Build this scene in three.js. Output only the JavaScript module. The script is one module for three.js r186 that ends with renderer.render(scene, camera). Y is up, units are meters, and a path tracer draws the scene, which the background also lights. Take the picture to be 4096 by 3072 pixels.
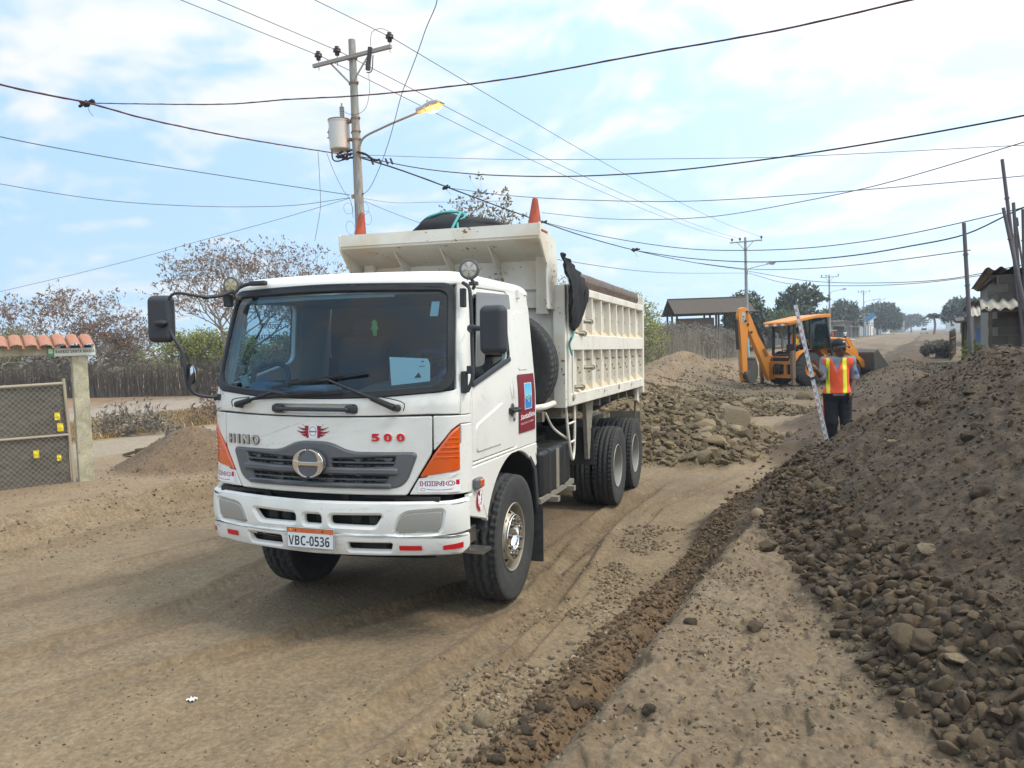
import * as THREE from 'three';
import { mergeGeometries, mergeVertices } from 'three/addons/utils/BufferGeometryUtils.js';
import { TessellateModifier } from 'three/addons/modifiers/TessellateModifier.js';
import { RoundedBoxGeometry } from 'three/addons/geometries/RoundedBoxGeometry.js';
import { ImprovedNoise } from 'three/addons/math/ImprovedNoise.js';
import { FontLoader } from 'three/addons/loaders/FontLoader.js';
import { TextGeometry } from 'three/addons/geometries/TextGeometry.js';

// ---------------------------------------------------------------- camera, sky, sun, exposure
const scene = new THREE.Scene();
const renderer = new THREE.WebGLRenderer({ antialias: true });
renderer.toneMapping = THREE.LinearToneMapping;
renderer.toneMappingExposure = 1.04;
renderer.shadowMap.enabled = true;
const DEG = Math.PI / 180;
const camera = new THREE.PerspectiveCamera(51.77, 4 / 3, 0.1, 4000);
camera.position.set(0, 2.19, 0);
camera.rotation.order = 'YXZ';
camera.rotation.set(-2.9 * DEG, 27.95 * DEG, -2.04 * DEG);
scene.add(camera);

const SUN = new THREE.Vector3(0.84, 1.30, -0.16).normalize();
const sun = new THREE.DirectionalLight(0xffffff, 2.3);
sun.color.setRGB(1, 0.93, 0.83);
sun.position.copy(SUN).multiplyScalar(120).add(new THREE.Vector3(-5, 0, -15));
sun.target.position.set(-5, 0, -15);
sun.castShadow = true;
sun.shadow.radius = 30;
sun.shadow.mapSize.set(2048, 2048);
Object.assign(sun.shadow.camera, { left: -70, right: 70, top: 70, bottom: -70, near: 1, far: 400 });
scene.add(sun, sun.target);

const perlin = new ImprovedNoise();
const N3 = (x, y, z) => perlin.noise(x, y, z);
function fbm(x, y, z, o = 4, lac = 2.03, gain = 0.5) {
  let s = 0, a = 1, t = 0;
  for (let i = 0; i < o; i++) { s += a * N3(x, y, z + i * 7.3); t += a; a *= gain; x *= lac; y *= lac; z *= lac; }
  return s / t;
}
const clamp = (v, a = 0, b = 1) => Math.min(b, Math.max(a, v));
const sm = (a, b, t) => { t = clamp((t - a) / (b - a)); return t * t * (3 - 2 * t); };
const mix = (a, b, t) => a + (b - a) * t;
function rng(seed) { let a = seed >>> 0; return () => { a = (a + 0x6D2B79F5) | 0; let t = Math.imul(a ^ (a >>> 15), 1 | a); t = (t + Math.imul(t ^ (t >>> 7), 61 | t)) ^ t; return ((t ^ (t >>> 14)) >>> 0) / 4294967296; }; }

function makeSky() {
  const W = 2048, H = 1024, d = new Float32Array(W * H * 4);
  for (let j = 0; j < H; j++) {
    const el = ((j + 0.5) / H - 0.5) * Math.PI, sy = Math.sin(el), cy = Math.cos(el);
    for (let i = 0; i < W; i++) {
      const k = (j * W + i) * 4;
      if (sy < -0.02) { d[k] = 0.30; d[k + 1] = 0.26; d[k + 2] = 0.21; d[k + 3] = 1; continue; }
      const az = ((i + 0.5) / W - 0.5) * 2 * Math.PI, x = Math.cos(az) * cy, z = Math.sin(az) * cy, y = Math.max(sy, 0);
      const cg = x * SUN.x + y * SUN.y + z * SUN.z, glow = Math.pow((1 + cg) / 2, 3);
      const t = Math.pow(1 - y, 3.2);
      let r = mix(0.27, 0.56, t), g = mix(0.55, 0.78, t), b = mix(0.96, 1.0, t);
      const gl = 1.6 * glow; r += gl * 1.02; g += gl; b += gl * 0.82;
      // thin broken altocumulus on a flat layer
      const q = 1 / (y + 0.16), u = x * q, v = z * q;
      const wx = fbm(u * 0.9, v * 0.9, 3.1, 3) * 0.55, wz = fbm(u * 0.9 + 9, v * 0.9, 5.7, 3) * 0.55;
      const big = fbm(u * 0.55 + wx * 0.6, v * 0.55 + wz * 0.6, 1.3, 3);
      const fine = fbm((u + wx) * 3.4, (v + wz) * 3.8, 8.4, 5, 2.1, 0.55);
      let c = sm(-0.16, 0.42, big * 0.65 + fine * 1.05 - 0.04 + 0.10 * glow) * 0.88;
      c *= mix(0.62, 1, sm(0.04, 0.3, y));
      const cb = 0.92 + 1.0 * glow;
      r = mix(r, cb, c); g = mix(g, cb * 0.995, c); b = mix(b, cb * 0.985, c);
      d[k] = r; d[k + 1] = g; d[k + 2] = b; d[k + 3] = 1;
    }
  }
  const tx = new THREE.DataTexture(d, W, H, THREE.RGBAFormat, THREE.FloatType);
  tx.mapping = THREE.EquirectangularReflectionMapping; tx.magFilter = THREE.LinearFilter; tx.minFilter = THREE.LinearFilter;
  tx.needsUpdate = true;
  return tx;
}
scene.background = makeSky();
scene.environment = scene.background;

// ---------------------------------------------------------------- geometry helpers
const V = (x, y, z) => new THREE.Vector3(x, y, z);
function norm(g) {
  if (!g.index) { const n = g.attributes.position.count, a = new Uint32Array(n); for (let i = 0; i < n; i++) a[i] = i; g.setIndex(new THREE.BufferAttribute(a, 1)); }
  for (const k of Object.keys(g.attributes)) if (!['position', 'normal', 'uv', 'color'].includes(k)) g.deleteAttribute(k);
  if (!g.attributes.normal) g.computeVertexNormals();
  if (!g.attributes.uv) g.setAttribute('uv', new THREE.BufferAttribute(new Float32Array(g.attributes.position.count * 2), 2));
  return g;
}
function merge(list) {
  list = list.flat(9).map(norm);
  if (list.some((g) => g.attributes.color)) for (const g of list) if (!g.attributes.color) g.setAttribute('color', new THREE.BufferAttribute(new Float32Array(g.attributes.position.count * 3).fill(1), 3));
  return list.length === 1 ? list[0] : mergeGeometries(list);
}
function mesh(name, geos, mat, parent = scene) {
  const m = new THREE.Mesh(Array.isArray(geos) ? merge(geos) : norm(geos), mat);
  m.name = name; m.castShadow = m.receiveShadow = true;
  if (parent) parent.add(m);
  return m;
}
const taken = {};
function numbered(name) { const k = taken[name] = (taken[name] ?? -1) + 1; return k ? `${name}_${String(k).padStart(3, '0')}` : name; }
function tag(o, label, category, group, kind) {
  o.name = numbered(o.name); Object.assign(o.userData, { label, category });
  if (group) o.userData.group = group; if (kind) o.userData.kind = kind;
  if (!o.parent) scene.add(o);
  return o;
}
function thing(name, label, category, pos = [0, 0, 0], ry = 0, group) {
  const o = new THREE.Group(); o.name = name; o.position.set(...pos); o.rotation.y = ry;
  scene.add(o); return tag(o, label, category, group);
}
function struct(name, geos, mat) { const m = mesh(name, geos, mat); m.userData.kind = 'structure'; m.name = numbered(name); return m; }
const move = (g, x = 0, y = 0, z = 0) => g.translate(x, y, z);
function turn(g, rx = 0, ry = 0, rz = 0) { if (rx) g.rotateX(rx); if (ry) g.rotateY(ry); if (rz) g.rotateZ(rz); return g; }
function box(w, h, d, x = 0, y = 0, z = 0, rx = 0, ry = 0, rz = 0) { return move(turn(new THREE.BoxGeometry(w, h, d), rx, ry, rz), x, y, z); }
function rbox(w, h, d, x = 0, y = 0, z = 0, r = 0.01, seg = 2, rx = 0, ry = 0, rz = 0) { return move(turn(new RoundedBoxGeometry(w, h, d, seg, Math.min(r, w / 2.01, h / 2.01, d / 2.01)), rx, ry, rz), x, y, z); }
function between(g, a, b) { // geometry along +y, centred, put from a to b
  const d = b.clone().sub(a), q = new THREE.Quaternion().setFromUnitVectors(V(0, 1, 0), d.clone().normalize());
  g.applyQuaternion(q); return g.translate((a.x + b.x) / 2, (a.y + b.y) / 2, (a.z + b.z) / 2);
}
const v3 = (p) => (p.isVector3 ? p : V(...p));
function rod(a, b, r = 0.02, r2 = r, seg = 8) { a = v3(a); b = v3(b); return between(new THREE.CylinderGeometry(r2, r, a.distanceTo(b), seg), a, b); }
function bar(a, b, w, h, rollUp) { // rectangular bar from a to b, w across, h in the up direction
  a = v3(a); b = v3(b); const d = b.clone().sub(a), L = d.length(); d.normalize();
  let up = rollUp ? v3(rollUp).clone() : Math.abs(d.y) > 0.95 ? V(0, 0, 1) : V(0, 1, 0);
  const x = new THREE.Vector3().crossVectors(up, d).normalize(); up = new THREE.Vector3().crossVectors(d, x);
  const g = new THREE.BoxGeometry(w, h, L); g.applyMatrix4(new THREE.Matrix4().makeBasis(x, up, d));
  return g.translate((a.x + b.x) / 2, (a.y + b.y) / 2, (a.z + b.z) / 2);
}
function tube(pts, r = 0.02, seg = 24, rad = 8, closed = false, tension = 0.5) { return new THREE.TubeGeometry(new THREE.CatmullRomCurve3(pts.map(v3), closed, 'centripetal', tension), seg, r, rad, closed); }
function lathe(pts, seg = 24, axis = 'y') { const g = new THREE.LatheGeometry(pts.map((p) => new THREE.Vector2(p[0], p[1])), seg); if (axis === 'x') g.rotateZ(-Math.PI / 2); if (axis === 'z') g.rotateX(Math.PI / 2); return g; }
function rshape(pts, r = 0.02) { // closed polygon with rounded corners; a point may carry its own radius as third entry
  const s = new THREE.Shape(), n = pts.length;
  for (let i = 0; i < n; i++) {
    const p = pts[i], a = pts[(i + n - 1) % n], b = pts[(i + 1) % n], rr = p[2] ?? r;
    const la = Math.hypot(a[0] - p[0], a[1] - p[1]), lb = Math.hypot(b[0] - p[0], b[1] - p[1]), k = Math.min(rr, la * 0.49, lb * 0.49);
    const s0 = [p[0] + (a[0] - p[0]) / la * k, p[1] + (a[1] - p[1]) / la * k], s1 = [p[0] + (b[0] - p[0]) / lb * k, p[1] + (b[1] - p[1]) / lb * k];
    if (i) s.lineTo(...s0); else s.moveTo(...s0);
    if (k > 0.001) s.quadraticCurveTo(p[0], p[1], ...s1);
  }
  s.closePath(); return s;
}
function extr(shape, thick, bevel, curve = 8) { // extrusion with a chamfer of limited mitre, z from -bevel to thick + bevel
  const ex = shape.extractPoints(curve), clean = (l) => { const o = []; for (const p of l) if (!o.length || o[o.length - 1].distanceTo(p) > 4e-4) o.push(p.clone()); while (o.length > 3 && o[0].distanceTo(o[o.length - 1]) < 4e-4) o.pop(); return o; };
  const cs = [clean(ex.shape), ...ex.holes.map(clean)].map((c, i) => (THREE.ShapeUtils.isClockWise(c) === (i > 0) ? c : c.reverse()));
  const ins = cs.map((c) => c.map((p, i) => { const a = c[(i + c.length - 1) % c.length], b = c[(i + 1) % c.length], e = new THREE.Vector2(p.x - a.x, p.y - a.y).normalize(), f = new THREE.Vector2(b.x - p.x, b.y - p.y).normalize(), n = new THREE.Vector2(-e.y - f.y, e.x + f.x), L = n.length(); if (L < 0.2) return p.clone(); n.divideScalar(L); const m = bevel / Math.max(0.55, n.dot(new THREE.Vector2(-f.y, f.x))); return new THREE.Vector2(p.x + n.x * m, p.y + n.y * m); }));
  const P = [], tri = (p, q, r) => P.push(...p, ...q, ...r), faces = THREE.ShapeUtils.triangulateShape(ins[0], ins.slice(1)), flat = ins.flat();
  for (const [i, j, k] of faces) { const u = flat[i], v = flat[j], w = flat[k], z = thick + bevel; tri([u.x, u.y, z], [v.x, v.y, z], [w.x, w.y, z]); tri([u.x, u.y, -bevel], [w.x, w.y, -bevel], [v.x, v.y, -bevel]); }
  const band = (A, za, B, zb) => { for (let i = 0; i < A.length; i++) { const j = (i + 1) % A.length, a = [A[i].x, A[i].y, za], b = [A[j].x, A[j].y, za], c = [B[j].x, B[j].y, zb], d = [B[i].x, B[i].y, zb]; tri(a, b, c); tri(a, c, d); } };
  cs.forEach((c, i) => { if (bevel) band(ins[i], -bevel, c, 0); band(c, 0, c, thick); if (bevel) band(c, thick, ins[i], thick + bevel); });
  const g = new THREE.BufferGeometry(); g.setAttribute('position', new THREE.Float32BufferAttribute(P, 3)); return g;
}
function prism(pts, depth, bevel = 0, r = 0, holes = []) { // polygon in xy, thickness along z, centred
  const s = pts instanceof THREE.Shape ? pts : rshape(pts, r); for (const h of holes) s.holes.push(h);
  const d = Math.max(0.0005, depth - 2 * bevel), g = extr(s, d, bevel, 6); g.computeVertexNormals();
  return g.translate(0, 0, -d / 2);
}
// a curved panel: 2-D shape (a, b) laid on surface S(a, b) -> Vector3, outer face raised by `lift`
function panel(shape, S, thick = 0.03, { holes = [], lift = 0, edge = 0.09, bevel = 0.006, flip = 1, curve = 8 } = {}) {
  const s = shape instanceof THREE.Shape ? shape : rshape(shape); for (const h of holes) s.holes.push(h instanceof THREE.Shape ? h : rshape(h));
  const g0 = extr(s, thick, bevel, curve);
  const g = edge ? new TessellateModifier(edge, 5).modify(g0) : g0;
  const p = g.attributes.position, e = 0.004, n3 = p.count, uv = new Float32Array(n3 * 2), nor = new Float32Array(n3 * 3), out = new Float32Array(n3 * 3), cap = new Int8Array(n3 / 3);
  for (let t = 0; t < n3; t += 3) { // flat caps keep the smooth normal of the surface, rims are flat
    const ux = p.getX(t + 1) - p.getX(t), uy = p.getY(t + 1) - p.getY(t), uz = p.getZ(t + 1) - p.getZ(t), vx = p.getX(t + 2) - p.getX(t), vy = p.getY(t + 2) - p.getY(t), vz = p.getZ(t + 2) - p.getZ(t);
    const nx = uy * vz - uz * vy, ny = uz * vx - ux * vz, nz = ux * vy - uy * vx, L = Math.hypot(nx, ny, nz) || 1; cap[t / 3] = Math.abs(nz / L) > 0.98 ? Math.sign(nz) : 0;
  }
  const A = V(), B = V(), Cc = V();
  for (let i = 0; i < n3; i++) {
    const a = p.getX(i), b = p.getY(i), o = p.getZ(i) - thick - bevel + lift, c = S(a, b), n = S(a + e, b).sub(S(a - e, b)).cross(S(a, b + e).sub(S(a, b - e))).normalize().multiplyScalar(flip);
    const j = flip < 0 && i % 3 ? (i % 3 === 1 ? i + 1 : i - 1) : i, k = cap[Math.floor(i / 3)];
    out[3 * j] = c.x + n.x * o; out[3 * j + 1] = c.y + n.y * o; out[3 * j + 2] = c.z + n.z * o; uv[2 * j] = a; uv[2 * j + 1] = b; nor[3 * j] = n.x * k; nor[3 * j + 1] = n.y * k; nor[3 * j + 2] = n.z * k;
  }
  for (let t = 0; t < n3; t += 3) if (!cap[t / 3]) { A.fromArray(out, 3 * t); B.fromArray(out, 3 * t + 3).sub(A); Cc.fromArray(out, 3 * t + 6).sub(A); B.cross(Cc).normalize(); for (let k = 0; k < 3; k++) B.toArray(nor, 3 * (t + k)); }
  const r = new THREE.BufferGeometry(); r.setAttribute('position', new THREE.BufferAttribute(out, 3)); r.setAttribute('normal', new THREE.BufferAttribute(nor, 3)); r.setAttribute('uv', new THREE.BufferAttribute(uv, 2));
  return r;
}
function grid(nu, nv, f, closedU = false) { // f(u, v) in 0..1 -> Vector3
  const pos = [], uv = [], idx = [];
  for (let j = 0; j <= nv; j++) for (let i = 0; i <= nu; i++) { const p = f(i / nu, j / nv); pos.push(p.x, p.y, p.z); uv.push(i / nu, j / nv); }
  for (let j = 0; j < nv; j++) for (let i = 0; i < nu; i++) { const a = j * (nu + 1) + i, b = a + 1, c = a + nu + 1, d = c + 1; idx.push(a, b, d, a, d, c); }
  const g = new THREE.BufferGeometry();
  g.setAttribute('position', new THREE.Float32BufferAttribute(pos, 3)); g.setAttribute('uv', new THREE.Float32BufferAttribute(uv, 2)); g.setIndex(idx); g.computeVertexNormals();
  if (closedU) { const n = g.attributes.normal; for (let j = 0; j <= nv; j++) { const a = j * (nu + 1), b = a + nu; const v = V(n.getX(a) + n.getX(b), n.getY(a) + n.getY(b), n.getZ(a) + n.getZ(b)).normalize(); n.setXYZ(a, v.x, v.y, v.z); n.setXYZ(b, v.x, v.y, v.z); } }
  return g;
}
// uv of a geometry from its own size, in metres (box projection)
function uvBox(g, k = 1) {
  g = norm(g); const p = g.attributes.position, n = g.attributes.normal, u = g.attributes.uv;
  for (let i = 0; i < p.count; i++) {
    const ax = Math.abs(n.getX(i)), ay = Math.abs(n.getY(i)), az = Math.abs(n.getZ(i));
    if (ay >= ax && ay >= az) u.setXY(i, p.getX(i) * k, p.getZ(i) * k); else if (ax >= az) u.setXY(i, p.getZ(i) * k, p.getY(i) * k); else u.setXY(i, p.getX(i) * k, p.getY(i) * k);
  }
  return g;
}

// ---------------------------------------------------------------- textures and materials
function pnoise(seed, P) { // periodic value noise with period P cells
  const r = rng(seed), t = new Float32Array(P * P); for (let i = 0; i < t.length; i++) t[i] = r();
  return (x, y) => { let i = Math.floor(x), j = Math.floor(y), fx = x - i, fy = y - j; fx = fx * fx * (3 - 2 * fx); fy = fy * fy * (3 - 2 * fy); i = ((i % P) + P) % P; j = ((j % P) + P) % P; const i1 = (i + 1) % P, j1 = (j + 1) % P; return mix(mix(t[j * P + i], t[j * P + i1], fx), mix(t[j1 * P + i], t[j1 * P + i1], fx), fy); };
}
function pfbm(seed, P, oct) { const ns = []; for (let i = 0; i < oct; i++) ns.push(pnoise(seed + i * 17, P << i)); return (u, v) => { let s = 0, a = 1, t = 0; for (let i = 0; i < oct; i++) { s += a * ns[i](u * (P << i), v * (P << i)); t += a; a *= 0.55; } return s / t; }; }
function dtex(n, f, srgb = true) { // f(u, v) -> [r, g, b] 0..1 (srgb) or a number
  const d = new Uint8Array(n * n * 4);
  for (let j = 0; j < n; j++) for (let i = 0; i < n; i++) { const c = f((i + 0.5) / n, (j + 0.5) / n), k = (j * n + i) * 4; const a = Array.isArray(c) ? c : [c, c, c]; d[k] = clamp(a[0]) * 255; d[k + 1] = clamp(a[1]) * 255; d[k + 2] = clamp(a[2]) * 255; d[k + 3] = 255; }
  const t = new THREE.DataTexture(d, n, n); t.wrapS = t.wrapT = THREE.RepeatWrapping; t.magFilter = THREE.LinearFilter; t.minFilter = THREE.LinearMipmapLinearFilter; t.generateMipmaps = true; if (srgb) t.colorSpace = THREE.SRGBColorSpace; t.needsUpdate = true; return t;
}
function rep(t, x, y = x) { const c = t.clone(); c.repeat.set(x, y); c.needsUpdate = true; return c; }
function std(r, g, b, rough = 0.7, metal = 0, extra = {}) { const m = new THREE.MeshStandardMaterial({ roughness: rough, metalness: metal, side: THREE.DoubleSide, ...extra }); m.color.setRGB(r, g, b); return m; }
function phys(r, g, b, rough = 0.4, extra = {}) { const m = new THREE.MeshPhysicalMaterial({ roughness: rough, side: THREE.DoubleSide, ...extra }); m.color.setRGB(r, g, b); return m; }
function cvs(w, h, draw) { const c = document.createElement('canvas'); c.width = w; c.height = h; draw(c.getContext('2d'), w, h); const t = new THREE.CanvasTexture(c); t.colorSpace = THREE.SRGBColorSpace; t.anisotropy = 4; return t; }
const fA = pfbm(11, 8, 6), fB = pfbm(29, 4, 5), fC = pfbm(57, 64, 4), fD = pfbm(91, 3, 4);
const tSoil = dtex(1024, (u, v) => { const a = fA(u, v), b = fC(u, v), c = fB(v, u); const k = 0.88 + (a - 0.5) * 0.16 + (b - 0.5) * 0.34, s = b > 0.74 ? (b - 0.74) * 1.6 : 0; return [k + s, k * (0.985 + 0.03 * c) + s, k * (0.96 + 0.06 * c) + s]; });
const tSoilB = dtex(1024, (u, v) => fA(u, v) * 0.3 + fC(v, u) * 0.7, false);
const tGrime = dtex(512, (u, v) => { const a = fA(u, v), b = fD(u, v), c = fC(u, v); const k = 0.985 - sm(0.5, 0.8, b * 0.6 + a * 0.4) * 0.035 - (c > 0.80 ? 0.12 : 0); return [k, k * 0.988, k * 0.965]; });
const tRust = dtex(1024, (u, v) => { const a = fA(u, v), b = fD(u, v), c = fC(u, v), e = fB(u, v); let k = 0.96 - (a - 0.5) * 0.10; let r = [k, k * 0.975, k * 0.93]; const d = sm(0.50, 0.66, e * 0.7 + b * 0.3); r = r.map((q, i) => mix(q, [0.90, 0.82, 0.70][i], d * 0.55)); const s = sm(0.665, 0.72, c * 0.6 + a * 0.4); r = r.map((q, i) => mix(q, [0.52, 0.33, 0.20][i], s * 0.9)); return r; });
const tFine = dtex(512, (u, v) => fC(u, v), false);
const tWood = dtex(512, (u, v) => { const g = fA(u * 0.25, v * 2) * 0.6 + fC(u * 0.125, v) * 0.4, k = 0.62 + g * 0.5; return [k, k * 0.97, k * 0.92]; });
const tConc = dtex(512, (u, v) => { const k = 0.78 + (fA(u, v) - 0.5) * 0.35 + (fC(u, v) - 0.5) * 0.22; return [k, k * 0.99, k * 0.965]; });
// ---------------------------------------------------------------- ground: road, banks, mounds, lot
const lin = (pts, t) => { if (t >= pts[0][0]) return pts[0][1]; for (let i = 1; i < pts.length; i++) if (t >= pts[i][0]) { const [a, x] = pts[i - 1], [b, y] = pts[i]; return mix(x, y, (t - a) / (b - a)); } return pts[pts.length - 1][1]; };
const RUTS = [ // [z, x] going away from the viewer, half width, depth
  [[[2, -5.9], [-2.67, -5.03], [-3.38, -4.72], [-4.42, -4.25], [-7, -3.4], [-12, -3.9], [-20, -3.2]], 0.16, 0.042],
  [[[2, -6.6], [-3.06, -5.73], [-4.4, -5.52], [-5.6, -5.85], [-9, -6.6], [-20, -6.0]], 0.22, 0.028],
  [[[2, -4.9], [-2.54, -4.15], [-4.33, -3.66], [-6.2, -3.02], [-9.6, -3.7], [-20, -4.2]], 0.15, 0.026],
  [[[1, -2.9], [-5, -2.86], [-6.05, -2.96], [-9.57, -3.68], [-12.2, -3.46], [-20, -3.0], [-40, -4.0]], 0.15, 0.042],
  [[[1, -2.5], [-4.4, -2.5], [-6.96, -2.86], [-10.4, -3.3], [-13.3, -2.95], [-20, -3.3], [-60, -4.2]], 0.07, 0.035],
  [[[2, -7.9], [-4, -7.3], [-9, -7.0], [-20, -7.2]], 0.2, 0.015],
];
const segDist = (x, z, a, b) => { const dx = b[0] - a[0], dz = b[1] - a[1], t = clamp(((x - a[0]) * dx + (z - a[1]) * dz) / (dx * dx + dz * dz)); return [Math.hypot(x - a[0] - dx * t, z - a[1] - dz * t), t]; };
const CREST = [[2.9, -2.6, 1.8], [1.95, -4.9, 1.98], [1.05, -7.6, 2.02], [0.62, -9.6, 1.94], [0.5, -11.2, 1.62], [0.2, -13.6, 1.05]];
function moundMain(x, z) {
  let best = -9;
  for (let i = 1; i < CREST.length; i++) { const [d, t] = segDist(x, z, CREST[i - 1], CREST[i]); const hc = mix(CREST[i - 1][2], CREST[i][2], t); const hh = hc - 0.70 * (Math.sqrt(d * d + 0.06) - 0.24); if (hh > best) best = hh; }
  return best;
}
const cone = (x, z, cx, cz, h, k, ax = 1, az = 1) => h - k * (Math.sqrt(((x - cx) / ax) ** 2 + ((z - cz) / az) ** 2 + 0.09) - 0.3);
const PILES = [ // gravel heaps dumped on the road
  [-6.9, -17.2, 1.62, 0.50, 1.05, 1.05], [-5.1, -15.9, 0.80, 0.46, 1.1, 1.0], [-4.3, -16.2, 0.36, 0.34, 1.1, 1.1], [-7.4, -23.3, 0.75, 0.34, 1.2, 1.0], [-5.5, -23.6, 0.42, 0.30, 1.35, 0.9],
];
const gravelPile = (x, z) => { let m = -9; for (const p of PILES) m = Math.max(m, cone(x, z, ...p)); return m + 0.10 * fbm(x * 1.1, z * 1.1, 4.4, 3); };
const PALE = [[-9.9, -29.5, 0.9, 0.45, 1.2, 1.6], [-10.4, -35, 1.15, 0.5, 1.2, 1.5], [-11.2, -39.5, 1.55, 0.55, 1.2, 1.2], [-10.6, -44, 1.0, 0.4, 1.3, 1.6], [-11.6, -31.5, 0.95, 0.45, 1.2, 1.3]];
const palePile = (x, z) => { let m = -9; for (const p of PALE) m = Math.max(m, cone(x, z, ...p)); return m + 0.12 * fbm(x * 0.9, z * 0.9, 2.1, 3); };
const RIDGE = [[-0.7, -17, 0.75, 0.5, 1.2, 1.6], [-0.2, -21, 1.0, 0.5, 1.3, 1.5], [-1.1, -25, 0.6, 0.4, 1, 2.2], [-0.9, -31, 0.85, 0.45, 1, 2.4], [-1.2, -39, 0.9, 0.45, 0.9, 3.4], [0.1, -28, 0.7, 0.4, 1.2, 2.2], [-0.4, -15.2, 0.85, 0.55, 1, 1], [-1.3, -50, 0.9, 0.42, 0.9, 5], [-1.1, -63, 0.85, 0.4, 0.9, 5], [-1.4, -78, 0.7, 0.35, 1, 7], [-1.2, -98, 0.7, 0.35, 1, 9], [-7.5, -88, 0.35, 0.12, 1.2, 2.5]];
const ridge = (x, z) => { let m = -9; for (const p of RIDGE) m = Math.max(m, cone(x, z, ...p)); return m + 0.14 * fbm(x * 1.3, z * 1.3, 6.1, 3); };
const smallPile = (x, z) => Math.max(cone(x, z, -10.75, -9.0, 1.02, 0.62, 1.05, 0.95), cone(x, z, -9.9, -9.7, 0.75, 0.5, 1.1, 1.0)) + 0.06 * fbm(x * 2.3, z * 2.3, 1.2, 3);
const smax = (a, b, k) => { const h = clamp(0.5 + 0.5 * (b - a) / k); return mix(a, b, h) + k * h * (1 - h); };
const rise = (z) => 0.62 * sm(-34, -190, z);
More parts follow.
